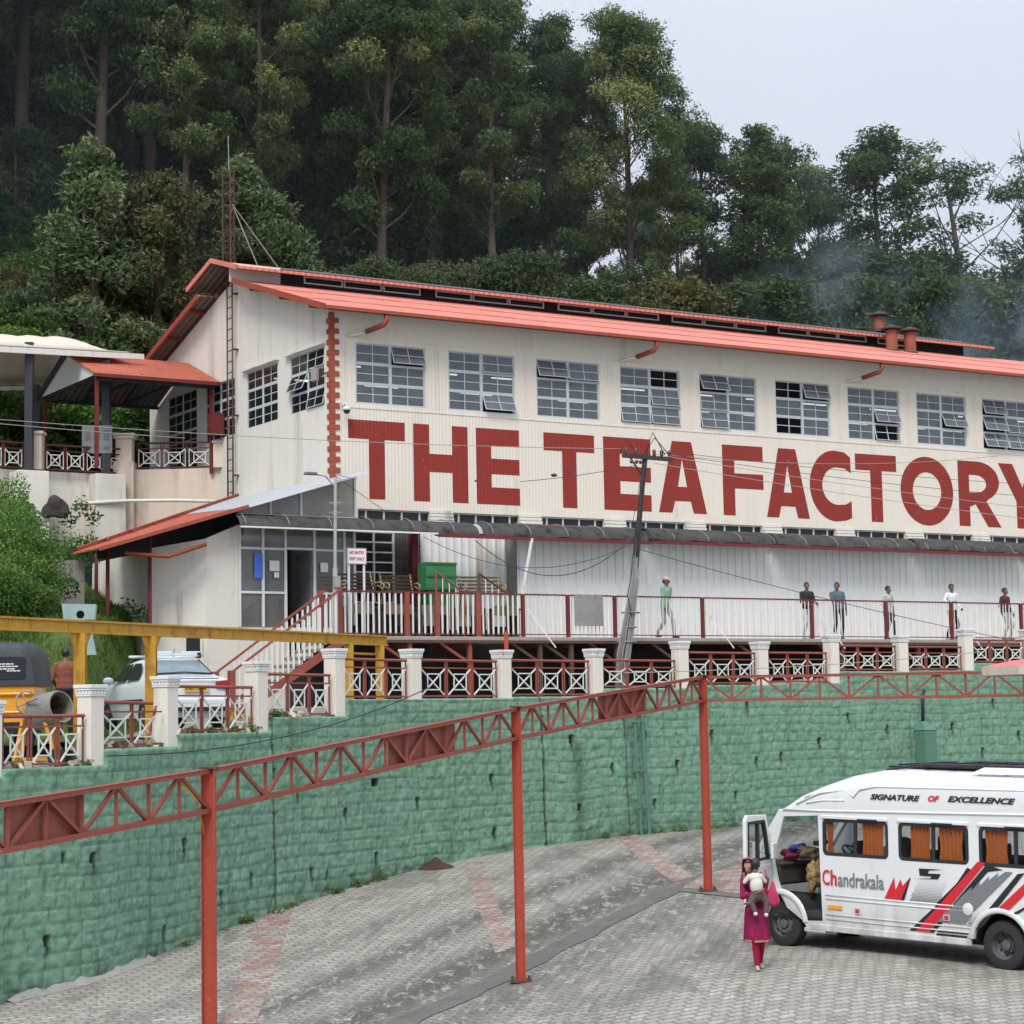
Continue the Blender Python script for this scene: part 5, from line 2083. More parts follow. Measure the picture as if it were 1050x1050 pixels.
LE, LD, LB, LS, LO = M['leaf_euc'], M['leaf_dark'], M['leaf_broad'], M['leaf_silver'], M['leaf_olive']
VAR = {
    'e1': eucalyptus('e1', 1, 30, 3.7, .40, 34, .86, 430, LE, M['bark_pale'], 3),
    'e2': eucalyptus('e2', 2, 30, 3.2, .48, 30, .84, 430, LE, M['bark_pale'], 3),
    'e3': eucalyptus('e3', 3, 30, 3.2, .34, 34, .86, 430, LD, M['bark'], 3),
    'e4': eucalyptus('e4', 4, 30, 3.4, .56, 26, .88, 430, LE, M['bark_pale'], 3, lean=.03),
    'e5': eucalyptus('e5', 15, 30, 3.7, .40, 34, .85, 430, LD, M['bark'], 3),
    'e6': eucalyptus('e6', 19, 22, 3.6, .44, 22, .80, 430, LE, M['bark'], 2, sparse=.70, upright=1.0),
    'big': eucalyptus('big', 6, 34, 5.2, .34, 34, 1.12, 430, LE, M['bark'], 3, upright=1.0),
    'nar': eucalyptus('nar', 7, 26, 2.2, .34, 26, .75, 430, LE, M['bark_pale'], 2, upright=1.2),
    'spa': eucalyptus('spa', 8, 20, 3.8, .30, 24, .62, 360, LD, M['bark'], 3, sparse=.40, upright=.9, leaf=(.20, .075)),
    'dead': eucalyptus('dead', 9, 21, 4.2, .22, 16, .55, 340, LD, M['bark'], 3, sparse=.2, upright=.9, top=0, leaf=(.20, .075)),
    'b1': broadleaf('b1', 21, 14, 4.6, 300, LB, M['bark'], n=110, leaf=(.26, .13)),
    'b4': broadleaf('b4', 29, 13, 4.4, 260, M['leaf_under'], M['bark'], n=80, leaf=(.26, .12)),
    'b2': broadleaf('b2', 22, 12, 4.8, 300, LD, M['bark'], n=110, leaf=(.26, .13)),
    'b3': broadleaf('b3', 23, 15, 4.2, 300, LO, M['bark'], n=100, leaf=(.26, .12)),
    's1': broadleaf('s1', 26, 3.2, 1.9, 700, LB, M['bark'], n=50, leaf=(.16, .09)),
    'con': broadleaf('con', 24, 14, 3.6, 520, LS, M['bark'], leaf=(.26, .07), conical=True, n=150, wind=-.16),
    'pal': broadleaf('pal', 25, 14, 3.2, 420, LS, M['bark'], leaf=(.26, .09), conical=True, n=100),
}
TREE_N = [0]


def tree(var, lx, ly, ztop, wscale, label, group, rz=None, zb=None, name='eucalyptus_tree', cat='tree', rnd=random.Random(77)):
    tm, cm, H, Wd = VAR[var]
    zb = (hill(lx, ly) - .3) if zb is None else zb
    h = max(2.0, ztop - zb)
    t_ = thing(name, label, cat, FW(lx, ly, zb), rnd.uniform(0, 6.28) if rz is None else rz, group)
    kz = h / H
    kx = kz * wscale
    for nm, me in (('trunk', tm), ('crown', cm)):
        o = bpy.data.objects.new(nm, me)
        COL.objects.link(o)
        o.parent = t_
        o.scale = (kx, kx, kz)
    return t_


def tree_px(var, px, ytop, ly, wscale, label, group=None, **kw):
    p = on_ly(px, ytop, ly)
    lx = (p - ORG).dot(U2)
    return tree(var, lx, ly, p.z, wscale, label, group, **kw)


# ---- the ones that stand out against the sky and in front
G1 = 'tall eucalyptus trees on the skyline'
tree_px('big', 637, 4, 24, 1.12, 'tallest spreading eucalyptus on the skyline at the middle of the photo', G1, rz=.6)
tree_px('e6', 718, 118, 27, 1.3, 'rounded eucalyptus just right of the tallest skyline tree', G1)
tree_px('nar', 765, 112, 25, 1.35, 'narrow spire shaped eucalyptus with slender top on the skyline', G1)
tree_px('e6', 802, 142, 29, .95, 'eucalyptus on the skyline just right of the narrow spire shaped one', G1)
tree_px('e6', 838, 163, 33, .9, 'lower dark eucalyptus left of the broad dense crown near the chimneys', G1)
tree_px('e6', 893, 133, 27, 1.5, 'broad dense eucalyptus rising above the three chimneys', G1, rz=2)
tree_px('spa', 985, 147, 27, 1.6, 'thin crowned tree with open branches against the sky right of the chimneys', G1, rz=1.2)
tree_px('dead', 1048, 120, 25, 1.2, 'half bare tree with dead branches at the right edge', G1, rz=.4)
tree_px('spa', 1085, 150, 30, 1.1, 'thin crowned tree cut by the right edge', G1)
tree_px('e1', 552, 8, 28, 1.05, 'tall eucalyptus left of the tallest skyline tree', G1)
tree_px('e5', 596, 46, 34, .9, 'dark eucalyptus between the two tallest skyline trees', G1)
tree_px('e2', 690, 150, 36, 1.0, 'eucalyptus behind the gap right of the tallest tree', G1)
G2 = 'tall eucalyptus trees close behind the factory'
tree_px('e4', 187, -60, 24, 1.0, 'eucalyptus with a straight bare pale trunk left of the roof mast', G2)
tree_px('e2', 263, -110, 25, .95, 'eucalyptus with a long bare trunk right behind the roof mast', G2)
tree_px('e1', 386, -100, 24, 1.05, 'eucalyptus with peeling pale trunk behind the middle of the roof', G2)
tree_px('e5', 440, -70, 27, 1.0, 'dense eucalyptus right of the one with the peeling trunk', G2)
tree_px('e2', 500, -30, 25, 1.0, 'eucalyptus above the roof between the peeling trunk and the skyline trees', G2)
tree_px('e3', 330, -80, 29, .9, 'dark eucalyptus above the silvery windswept tree', G2)
tree_px('con', 306, 176, 20.0, 1.25, 'silvery green windswept tree rising behind the factory ridge', None, name='windswept_tree', rz=.5)
tree_px('pal', 92, 150, 18.6, 1.3, 'pale green conical tree standing out of the dark slope on the left', None, name='conical_tree')
tree_px('b3', 160, 185, 19.5, .9, 'olive brown bushy tree left of the bare pale trunk', None, name='bushy_tree')
# ---- forest behind
rnd = random.Random(5)
n = 0
FL = 'tall eucalyptus standing in the dense forest on the hillside'
for ly_, step in ((31, 4.4), (38, 4.2), (46, 4.4), (55, 4.8), (66, 5.4), (80, 6), (96, 7)):
    x = -46.0
    while x < 23 + (ly_ - 31) * .6:
        xx = x + rnd.uniform(-1.2, 1.2)
        v_ = rnd.choice(['e1', 'e2', 'e3', 'e4', 'e5', 'e4', 'e2'])
        h = rnd.uniform(25, 34)
        tree(v_, xx, ly_ + rnd.uniform(-2, 2), hill(xx, ly_) + h, rnd.uniform(.85, 1.15), FL, 'forest eucalyptus trees')
        x += step
        n += 1
FU = 'dark leafy understorey tree among the eucalyptus trunks on the hillside'
for ly_, step in ((29, 5.5), (36, 5.2), (44, 5.2), (53, 5.6), (64, 6.2)):
    x = -42.0
    while x < 24 + (ly_ - 29) * .75:
        xx = x + rnd.uniform(-1.6, 1.6)
        tree(rnd.choice(['b1', 'b4', 'b4', 'b4', 'b3']), xx, ly_ + rnd.uniform(-2, 2), hill(xx, ly_) + rnd.uniform(7, 15), rnd.uniform(.8, 1.2), FU, 'understorey trees', name='leafy_tree')
        x += step
for lx_, ly_ in ((-7, 23.5), (-12, 27), (-17, 24), (-24, 26), (-30, 28), (3, 26), (-38, 30)):
    tree(rnd.choice(['e1', 'e5', 'e2']), lx_, ly_, hill(lx_, ly_) + rnd.uniform(22, 30), 1.0, FL, 'forest eucalyptus trees')
# lower trees beyond the right hand half of the roof
FR = 'lower leafy tree in the belt behind the right half of the factory roof'
for px, yt, ly_ in ((560, 285, 22), (612, 292, 20), (690, 298, 20.5), (752, 288, 23), (790, 300, 20.5), (838, 285, 25), (862, 300, 21), (905, 278, 26), (940, 300, 21), (955, 275, 28), (1005, 290, 22), (1035, 285, 26), (1060, 290, 22), (870, 270, 34), (780, 275, 36)):
    tree_px(rnd.choice(['b4', 'b4', 'b2', 'b3']), px + rnd.uniform(-6, 6), yt + rnd.uniform(-14, 10), ly_, rnd.uniform(.9, 1.6), FR, 'lower trees behind the roof', name='leafy_tree')
FM = 'slim dark eucalyptus in the crowded belt behind the right half of the roof'
for px, yt, ly_ in ((575, 130, 44), (665, 175, 46)):
    tree_px(rnd.choice(['e4', 'e2', 'nar', 'e4']), px, yt, ly_, rnd.uniform(.8, 1.1), FM, 'slim eucalyptus behind the roof')
for px, yt, ly_ in ((450, 245, 21), (505, 240, 22), (420, 250, 20.5), (535, 250, 20.5), (375, 252, 21)):
    tree_px('b4', px, yt + rnd.uniform(10, 40), ly_, .8, 'shaded leafy tree close behind the left half of the roof ridge', 'lower trees behind the roof', name='leafy_tree')
# bushy slope on the left
FS = 'rounded bushy tree on the slope left of the factory gable'
for k in range(46):
    px = rnd.uniform(-20, 210)
    ly_ = rnd.uniform(17.5, 34)
    yt = 360 - (ly_ - 17.5) * 9.5 + rnd.uniform(-22, 25) - max(0, 60 - px) * .2
    tree_px(rnd.choice(['b1', 'b1', 'b2', 'b3', 'b2', 'b1']), px, yt, ly_, rnd.uniform(1.0, 1.5), FS, 'bushy trees on the slope', name='bushy_tree')
for px, yt, ly_ in ((10, 405, 15.5), (55, 400, 16), (105, 415, 15.8), (150, 395, 16.5), (175, 430, 15.5)):
    tree_px('s1', px, yt, ly_, 1.1, 'bright leafy bush behind the upper road railing', 'bushes along the upper road', zb=7.4, name='leafy_bush', cat='bush')

# undergrowth over the hillside, nobody could count it
rs = np.random.RandomState(3)
cl = []
for k in range(420):
    lx_, ly_ = rs.uniform(-50, 70), 17 + 45 * rs.rand() ** 1.4
    p = FW(lx_, ly_, hill(lx_, ly_) + .5)
    r_ = rs.uniform(.9, 1.9)
    cl.append((tuple(p), (r_ * 1.3, r_ * 1.3, r_ * .9), rs.normal(-.1, .12)))
o = link('undergrowth', leaf_mesh('undergrowth', cl, 160, (.28, .14), M['leaf_under'], 41))
tag(o, 'dark undergrowth covering the forest floor behind the factory', 'undergrowth', kind='stuff')

# bank: clipped tea bush at the left edge, grass and weeds
def bushpatch(name, label, spots, per, leaf, mat, seed, cat='bush', droop=.1):
    c0 = Vector(spots[0][0])
    c0.z = bank_z(c0.x, c0.y)
    o = link(name, leaf_mesh(name, [(tuple(Vector(c) - c0), r_, t_) for c, r_, t_ in spots], per, leaf, mat, seed, droop=droop, shell=.75))
    o.location = c0
    return tag(o, label, cat)


def bank_z(x, y):
    return float(bank(np.array([x]), np.array([y]))[0])


def spots_px(pl, d, r_, tn=0):
    out = []
    for px, py, dd, k in pl:
        p = at(px, py, d + dd)
        out.append((tuple(p), (r_ * k, r_ * k, r_ * k * .9), tn + random.uniform(-.1, .12)))
    return out


random.seed(8)
bushpatch('hedge_bush', 'large rounded dark green leafy bush at the left edge below the upper road',
          spots_px([(0, 532, 5, 1.2), (-15, 560, 3, 1.5), (12, 558, 2, 1.3), (4, 590, 1, 1.4), (24, 592, 1.5, 1.1), (-10, 610, 0, 1.3), (16, 615, .5, 1.0), (30, 572, 3, .9), (6, 522, 6, 1.0), (-5, 600, -.5, 1.0), (36, 615, 1, .7), (20, 540, 4, .8), (44, 598, 2, .6)], 46.5, .82, .1),
          4800, (.075, .042), LB, 3)
bushpatch('leafy_shrub', 'straggling green shrub on the bank beside the concrete corridor wall',
          spots_px([(75, 560, 4, 1), (92, 562, 4, 1), (62, 572, 3, .9), (50, 560, 4, .9), (84, 580, 3, .7), (70, 600, 1, .8)], 50, .42, .0), 1800, (.09, .05), LB, 4)
bushpatch('weed_shrub', 'small weedy shrub under the cream upper road wall', spots_px([(82, 520, 0, 1), (70, 533, 0, .9), (96, 530, 0, .8)], 60.3, .32), 900, (.12, .06), LB, 6)
bushpatch('weed_shrub', 'patch of weeds at the foot of the corridor posts', spots_px([(130, 626, 0, 1), (145, 628, 0, .8), (118, 630, 0, .9), (110, 640, -1, .9), (122, 650, -2, .8), (150, 645, -1, .6)], 52.5, .36), 600, (.12, .06), LB, 7)
# grass blades over the bank
rs = np.random.RandomState(9)
n = 60000
gx_, gy_ = rs.uniform(-16, -6.4, n), rs.uniform(41.5, 60, n)
k = (vnoise(gx_ * .8, gy_ * .8, 44) > .18) & (bank(gx_, gy_) > -.1)
gx_, gy_ = gx_[k], gy_[k]
n = len(gx_)
gz_ = bank(gx_, gy_) + (vnoise(gx_ * 1.3, gy_ * 1.3, 31) - .5) * .25 - .05
p = np.stack([gx_, gy_, gz_], -1)
hgt = rs.uniform(.06, .22, n)[:, None] * (.5 + vnoise(gx_ * 1.5, gy_ * 1.5, 45))[:, None]
up = np.stack([rs.normal(0, .45, n), rs.normal(0, .45, n), np.ones(n)], -1)
sd = np.stack([rs.normal(0, 1, n), rs.normal(0, 1, n), np.zeros(n)], -1)
sd /= np.linalg.norm(sd, axis=1)[:, None]
w_ = .017
V = np.stack([p - sd * w_, p + sd * w_, p + up * hgt + sd * w_ * .3, p + up * hgt - sd * w_ * .3], 1).reshape(-1, 3)
me = bpy.data.meshes.new('bank_grass')
me.from_pydata([], [], [])
me.vertices.add(len(V))
me.vertices.foreach_set('co', V.ravel().astype(np.float32))
me.loops.add(n * 4)
me.loops.foreach_set('vertex_index', np.arange(n * 4, dtype=np.int32))
me.polygons.add(n)
me.polygons.foreach_set('loop_start', (np.arange(n) * 4).astype(np.int32))
me.polygons.foreach_set('loop_total', np.full(n, 4, np.int32))
a = me.attributes.new('tint', 'FLOAT', 'POINT')
a.data.foreach_set('value', np.repeat(np.clip(.45 + (vnoise(gx_ * .7, gy_ * .7, 46) - .5) * .9 + rs.normal(0, .12, n), 0, 1), 4).astype(np.float32))
me.materials.append(M['leaf_grass'])
me.update()
tag(link('bank_grass', me), 'long green grass and weeds on the bank left of the porch', 'grass', kind='stuff')
# weeds along the wall top
cl = []
rs = np.random.RandomState(10)
for px in list(rs.uniform(90, 110, 8)) + list(rs.uniform(195, 275, 16)) + list(rs.uniform(278, 300, 4)) + list(rs.uniform(650, 690, 3)):
    s_ = np.interp(px, PX, KNS)
    q, tn = path_at(s_), path_tan(s_)
    q = q + np.array([-tn[1], tn[0]]) * rs.uniform(.05, .5)
    r_ = rs.uniform(.06, .16)
    cl.append(((q[0], q[1], top_at(s_) + r_ * .5), (r_, r_, r_ * .8), rs.normal(0, .15)))
o = link('wall_weeds', leaf_mesh('wall_weeds', cl, 1500, (.08, .04), M['leaf_grass'], 8))
tag(o, 'small weeds growing on top of the green wall', 'weeds', kind='stuff')
# weeds along the wall foot
cl = []
for px in list(rs.uniform(180, 300, 16)) + list(rs.uniform(330, 400, 12)) + list(rs.uniform(610, 750, 16)):
    s_ = np.interp(px, PX, KNS)
    q, tn = path_at(s_), path_tan(s_)
    q = q - np.array([-tn[1], tn[0]]) * rs.uniform(.05, .16)
    r_ = rs.uniform(.04, .11)
    cl.append(((q[0], q[1], gz(q[0], q[1]) + r_ * .5), (r_ * 1.3, r_ * 1.3, r_), rs.normal(-.1, .15)))
o = link('wall_foot_weeds', leaf_mesh('wall_foot_weeds', cl, 1700, (.06, .03), M['leaf_grass'], 8))
tag(o, 'small weeds growing along the foot of the green wall', 'weeds', kind='stuff')
# ------------------------------------------------------------------ white minibus
VA, VB = at(1028, 995, 30.3), at(802, 970, 33.3)
vh = Vector((VB.x - VA.x, VB.y - VA.y, 0))
WBL = vh.length
vh.normalize()
vn = Vector((-vh.y, vh.x, 0))
HW = .95
vl = VA - vn * HW
vl.z = VA.z - .01
van = thing('minibus', 'white high roof minibus with red and black flashes and open front door', 'minibus', vl, 0)
van.rotation_euler = Euler((0, -math.atan2(VB.z - VA.z, WBL), math.atan2(vh.y, vh.x)), 'XYZ')
t = NT('van_paint')
v = t.coord()
sep_ = t.n('ShaderNodeSeparateXYZ')
t.l(v, sep_.inputs[0])
nn_ = t.noise(t.coord(scale=(1, 1, .35)), 3.5, 6, .65)
base = t.mix(t.noise(v, 1.2, 3), (.66, .665, .66), (.71, .715, .71))
low_ = t.math('MULTIPLY', t.ramp(sep_.outputs[2], 1.05, .3), t.ramp(nn_, .3, .7, .15, .75))
base = t.mix(low_, base, (.30, .26, .21))
base = t.mix(t.math('MULTIPLY', t.ramp(nn_, .55, .72), .14), base, (.35, .32, .28))
t.bsdf(base, t.math('MULTIPLY_ADD', low_, .4, .26), 0, t.bump(t.noise(v, 2.2, 2), .006), .5, .35)
M['van_white'] = t.mat
M['van_black'] = simple('van_black', (.016, .016, .018), .35)
M['van_rubber'] = simple('window_rubber', (.02, .02, .02), .6)
M['van_glass'] = glass('van_glass', (.8, .82, .83), .88, .04, (.02, .024, .028))
M['van_red'] = simple('van_red', (.58, .018, .03), .35)
M['van_grey'] = simple('van_grey', (.17, .18, .19), .4)
M['van_silver'] = simple('van_silver', (.55, .56, .57), .35, .3)
M['curtain'] = pm('curtain_orange', (.54, .15, .035), .85, .2, 3, (.2, .06, .02), .5, .1)
M['van_in'] = simple('van_interior', (.03, .03, .032), .8)
M['amber'] = simple('amber_lens', (.75, .30, .03), .25)

XR, XF = -2.0, 4.86                        # rear, front bumper


def side(u, v, w):
    return Vector((u, HW - w, v))


def sideR(u, v, w):
    return Vector((u, -HW + w, v))


def rrect(x0, x1, z0, z1, r, n=5):
    o = []
    for cx, cz, a in ((x1 - r, z1 - r, 0), (x0 + r, z1 - r, 90), (x0 + r, z0 + r, 180), (x1 - r, z0 + r, 270)):
        for k in range(n + 1):
            t_ = R(a + 90 * k / n)
            o.append((cx + r * math.cos(t_), cz + r * math.sin(t_)))
    return o


def arch(cx, r, zb, n=14):
    """half ring of a wheel arch, from front to rear, open downwards"""
    a0 = math.asin(max(-1, min(1, (zb - .35) / r)))
    return [(cx + r * math.cos(a0 + (PI - 2 * a0) * k / n), .35 + r * math.sin(a0 + (PI - 2 * a0) * k / n)) for k in range(n + 1)]


RA, FA, AR = 0.02, 4.12, .47
winx = [(2.0, 3.22), (.55, 1.77), (-.88, .33), (-1.9, -1.02)]
wz0, wz1 = 1.50, 2.03
door = [(3.27, .46), (3.66, .44), (3.98, .62), (4.17, 1.02), (4.25, 1.36), (4.02, 2.05), (3.33, 2.09)]
outline = [(XR, .40)] + list(reversed(arch(RA, AR, .40)))[0:0]
outer = [(XR, .42)]
outer += list(reversed(arch(RA, AR, .42)))
outer += [(3.0, .34), (3.58, .34)]
outer += list(reversed(arch(FA, AR, .42)))[0:]
outer += [(XF - .12, .42), (XF, .55), (XF - .02, 1.02), (4.66, 1.27), (4.34, 1.66), (4.08, 2.13), (XR, 2.27), (XR - .03, 1.2)]
holes = [rrect(a, b_, wz0, wz1, .07) for a, b_ in winx]
MB().plate(outer, holes + [door], side, .045).build('side_body', M['van_white'], van, bevel=.008)
MB().plate(outer, [rrect(a, b_, wz0, wz1, .07) for a, b_ in winx + [(3.4, 4.1)]], sideR, .045).build('side_body', M['van_white'], van)
# floor, nose, windscreen, rear
b = MB()
b.span(XR + .02, 4.6, -.6, .6, .40, .46)
b.span(.55, 3.6, -HW + .05, HW - .05, .40, .458)
b.span(XR + .3, 4.5, -.4, .4, .26, .40)
b.build('chassis', M['van_in'], van)
nose = [(XF, .42), (XF + .05, .6), (XF + .03, 1.02), (4.75, 1.28)]
b = MB()
n_ = len(nose)
vs = []
for (x, z) in nose:
    for y, dx in ((-HW, -.02), (-HW * .8, .06), (0, .12), (HW * .8, .06), (HW, -.02)):
        vs.append((x + dx, y, z))
b.add(vs, [(i * 5 + j, i * 5 + j + 1, (i + 1) * 5 + j + 1, (i + 1) * 5 + j) for i in range(n_ - 1) for j in range(4)])
b.build('nose', M['van_white'], van, smooth=True)
MB().add([(4.72, -HW + .06, 1.28), (4.76, 0, 1.28), (4.72, HW - .06, 1.28), (4.10, HW - .08, 2.12), (4.16, 0, 2.12), (4.10, -HW + .08, 2.12)], [(0, 1, 4, 5), (1, 2, 3, 4)]).build('windscreen', M['van_glass'], van, fix=False)
for y_ in (HW - .05, -HW + .05):
    MB().bar((4.72, y_, 1.26), (4.08, y_, 2.13), .09, .09).build('pillar', M['van_white'], van)
b = MB()
b.plate([(-HW, .42), (HW, .42), (HW, 2.3), (-HW, 2.3)], [[(-.75, 1.4), (.75, 1.4), (.75, 2.1), (-.75, 2.1)]], lambda u, v, w: Vector((XR + w - .02, u, v)), .04)
b.build('rear_body', M['van_white'], van)
b = MB()
for sy in (-1, 1):
    b.box(XR - .05, sy * .84, .95, .04, .12, .5)
b.build('tail_lamp', M['van_red'], van)
MB().box(XF + .07, 0, .45, .12, 1.5, .24).build('bumper', M['van_grey'], van, bevel=.03)

# roof: swept cap with a raised centre
tp = [(XR - .03, 2.70), (-1.9, 2.82), (2.08, 2.86), (2.77, 2.74), (3.35, 2.56), (3.75, 2.40), (4.08, 2.15)]
xs_ = np.concatenate([np.linspace(XR - .03, -1.9, 3), np.linspace(-1.5, 2.0, 8), np.linspace(2.1, 4.08, 16)])
vs, rows = [], 0
for x in xs_:
    top = np.interp(x, [p[0] for p in tp], [p[1] for p in tp])
    zb = 2.27 + (2.13 - 2.27) * (x - XR) / (4.08 - XR)
    hgt = top - zb
    cs = [(HW, 0), (HW + .005, .12), (HW - .005, .5), (HW - .03, .70), (HW - .10, .86), (HW - .22, .95), (.45, .99), (0, 1.0)]
    full = [(y, k) for y, k in cs] + [(-y, k) for y, k in reversed(cs[:-1])]
    for y, k in full:
        vs.append((x, y, zb + hgt * k))
n_ = 15
b = MB()
b.add(vs, [(i * n_ + j, i * n_ + j + 1, (i + 1) * n_ + j + 1, (i + 1) * n_ + j) for i in range(len(xs_) - 1) for j in range(n_ - 1)])
b.add(vs[:n_], [tuple(range(n_))])
roofv = b.build('roof', M['van_white'], van, autosmooth=35)
# ribs pressed into the roof side
b = MB()
for pts in ([(4.02, 2.16), (3.3, 2.165), (-1.98, 2.28)],):
    b.tube([(x, HW + .006, z) for x, z in pts], .018, 6)
b.tube([(3.75, HW - .0, 2.25), (3.3, HW - .01, 2.44), (2.8, HW - .03, 2.50), (2.62, HW - .0, 2.40), (2.5, HW - .0, 2.52), (2.2, HW - .015, 2.57), (-1.9, HW - .02, 2.60)], .017, 6)
b.tube([(3.55, HW, 2.27), (3.2, HW, 2.33), (2.8, HW, 2.34)], .014, 6)
b.tube([(3.6, HW - .02, 2.36), (3.2, HW - .03, 2.47), (2.8, HW - .06, 2.56)], .012, 6)
b.build('roof_rib', M['van_white'], roofv, smooth=True)
b = MB()
b.span(-1.9, 1.55, -.62, .62, 2.86, 2.895)
b.tube([(2.15, .72, 2.82), (1.5, .74, 2.91), (-1.9, .74, 2.92)], .02, 8)
b.tube([(2.15, -.72, 2.82), (1.5, -.74, 2.91), (-1.9, -.74, 2.92)], .02, 8)
b.box(1.85, 0, 2.865, .7, 1.2, .03)
for x in np.linspace(-1.8, 1.9, 9):
    b.box(x, 0, 2.905, .05, 1.48, .025)
b.build('roof_carrier', M['van_black'], van)
b = MB()
b.add([(.55, HW - .10, 2.80), (-1.9, HW - .10, 2.82), (-1.9, HW - .2, 2.9), (.35, HW - .2, 2.9)], [(0, 1, 2, 3)])
b.build('roof_edge', M['van_white'], roofv, fix=False)

# sills, side mouldings, hood over windows
b = MB()
b.span(.52, 3.5, HW - .03, HW + .02, .31, .41)
b.span(-1.98, -.48, HW - .03, HW + .02, .40, .47)
b.build('sill', M['van_white'], van, bevel=.012)
b = MB()
for z in (.86, .80, .56, .49):
    b.tube([(x, HW + .002, z + (.01 if x > 0 else .01)) for x in (3.2, 2, .5)], .012, 6)
b.build('side_moulding', M['van_white'], van, smooth=True)
b = MB()
for a, c in winx:
    b.box((a + c) / 2, HW + .01, 2.075, c - a + .06, .04, .055)
b.build('window_hood', M['van_white'], van, bevel=.012)
for x_ in (2.35, .98, -.3):
    MB().box(x_, HW + .018, 2.055, .37, .05, .028).build('rain_visor', M['van_black'], van)
# windows: rubber frame, mullion, glass
for a, c in winx:
    o_ = MB().plate(rrect(a - .02, c + .02, wz0 - .02, wz1 + .02, .085), [rrect(a + .03, c - .03, wz0 + .03, wz1 - .03, .05)], lambda u, v, w: Vector((u, HW + .004 - w, v)), .03).build('window', M['van_rubber'], van)
    mid = (a + c) / 2
    m2 = MB().span(mid - .03, mid + .03, HW - .022, HW + .002, wz0 + .03, wz1 - .03).build('mullion', M['van_rubber'], o_)
    MB().add([(a, HW - .012, wz0), (c, HW - .012, wz0), (c, HW - .012, wz1), (a, HW - .012, wz1)], [(0, 1, 2, 3)]).build('pane', M['van_glass'], o_, fix=False)


def curtain(x0, x1, pinch=None, red=False, y=HW - .05):
    b = MB()
    K, J = 34, 10
    vs = []
    for i in range(K + 1):
        u = i / K
        for j in range(J + 1):
            v_ = j / J
            z = wz0 - .05 + (wz1 + .03 - wz0 + .05) * v_
            k = 1.0
            if pinch is not None:
                k = 1 - pinch * math.exp(-((v_ - .42) / .2) ** 2)
            xm = (x0 + x1) / 2
            x = xm + (x0 + (x1 - x0) * u - xm) * k
            vs.append((x, y + .018 * math.sin(u * 34 + math.sin(v_ * 3) * .4), z))
    b.add(vs, [(i * (J + 1) + j, (i + 1) * (J + 1) + j, (i + 1) * (J + 1) + j + 1, i * (J + 1) + j + 1) for i in range(K) for j in range(J)])
    return b


for x0, x1, pn in ((3.06, 3.18, .35), (2.10, 2.5, 0.05), (1.24, 1.60, .06), (.66, 1.08, .08), (-.12, .27, .1), (-.84, -.5, .05), (-1.45, -1.08, .05)):
    curtain(x0, x1, pn).build('curtain', M['curtain'], van, smooth=True, fix=False)
curtain(.585, .66, .2, y=HW - .13).build('curtain', M['van_red'], van, smooth=True, fix=False)
# cab interior
b = MB()
b.box(4.45, 0, 1.12, .5, 1.7, .35)
b.box(4.3, .2, 1.28, .3, 1.3, .08)
b.build('dashboard', simple('dash_beige', (.05, .043, .036), .85), van, bevel=.04)
b = MB()
b.span(3.25, 4.3, -.9, .9, .46, .52)
b.span(3.3, 4.2, .45, .9, .46, .58)
b.build('cab_floor', simple('cab_floor', (.03, .033, .04), .9), van)
for y in (.42, -.45):
    b = MB()
    b.box(3.1, y, .98, .5, .5, .14)
    b.box(2.84, y, 1.35, .13, .48, .7)
    b.box(3.1, y, .7, .4, .4, .44)
    b.build('seat', simple('seat_cloth', (.03, .03, .034), .9), van, bevel=.04)
b = MB()
for x in (1.9, 1.1, .3, -.5, -1.3):
    for y in (.5, -.5):
        b.box(x, y, 1.3, .12, .48, .95)
        b.box(x + .25, y, .85, .45, .48, .14)
b.build('passenger_seats', simple('seat_brown', (.05, .035, .03), .9), van, bevel=.03)
b = MB()
ring = [(3.0 + .0, 0, 0)]
mt = Matrix.Translation((3.72, -.42, 1.42)) @ Euler((0, R(-35), 0)).to_matrix().to_4x4()
b.tube([mt @ Vector((.19 * math.cos(a), .19 * math.sin(a), 0)) for a in np.linspace(0, 2 * PI, 25)], .018, 8, caps=False)
for a in (0, 2.1, 4.2):
    b.tube([mt @ Vector((0, 0, 0)), mt @ Vector((.19 * math.cos(a), .19 * math.sin(a), 0))], .014, 6)
b.tube([mt @ Vector((0, 0, 0)), (4.2, -.42, 1.1)], .03, 8)
b.build('steering_wheel', M['van_black'], van, smooth=True)
b = MB()
b.add([(3.2, -HW + .06, .5), (3.2, HW - .5, .5), (3.2, HW - .5, 1.1), (3.2, -HW + .06, 1.1)], [(0, 1, 2, 3)])
b.span(3.25, 4.2, -HW + .06, -HW + .12, .5, 1.36)  # dark inner liner added because the cab looked too light
b.span(XR + .1, 3.2, -HW + .06, -HW + .09, .5, 1.46)
b.span(XR + .1, 4.0, -HW + .1, HW - .12, 2.12, 2.15)
b.build('engine_cover_dark_liner', M['van_in'], van, fix=False)


def cloth(name, label, c, r_, mat, seed, parent=None, flat=.5):
    b = MB().sphere((0, 0, 0), (r_[0], r_[1], r_[2]), 22)
    rs = random.Random(seed)
    ph = [rs.uniform(0, 6) for _ in range(6)]
    for i, v_ in enumerate(b.v):
        q = Vector(v_)
        k = 1 + .26 * math.sin(q.x * 31 + ph[0]) * math.sin(q.y * 27 + ph[1]) + .20 * math.sin(q.z * 37 + q.x * 23 + ph[2]) + .08 * math.sin(q.x * 70 + q.y * 60)
        b.v[i] = tuple(q * k)
    o = b.build(name, mat, None, smooth=True)
    o.matrix_world = van_mw @ Matrix.Translation(c)
    return tag(o, label, 'clothing' if 'bag' not in name else 'bag')


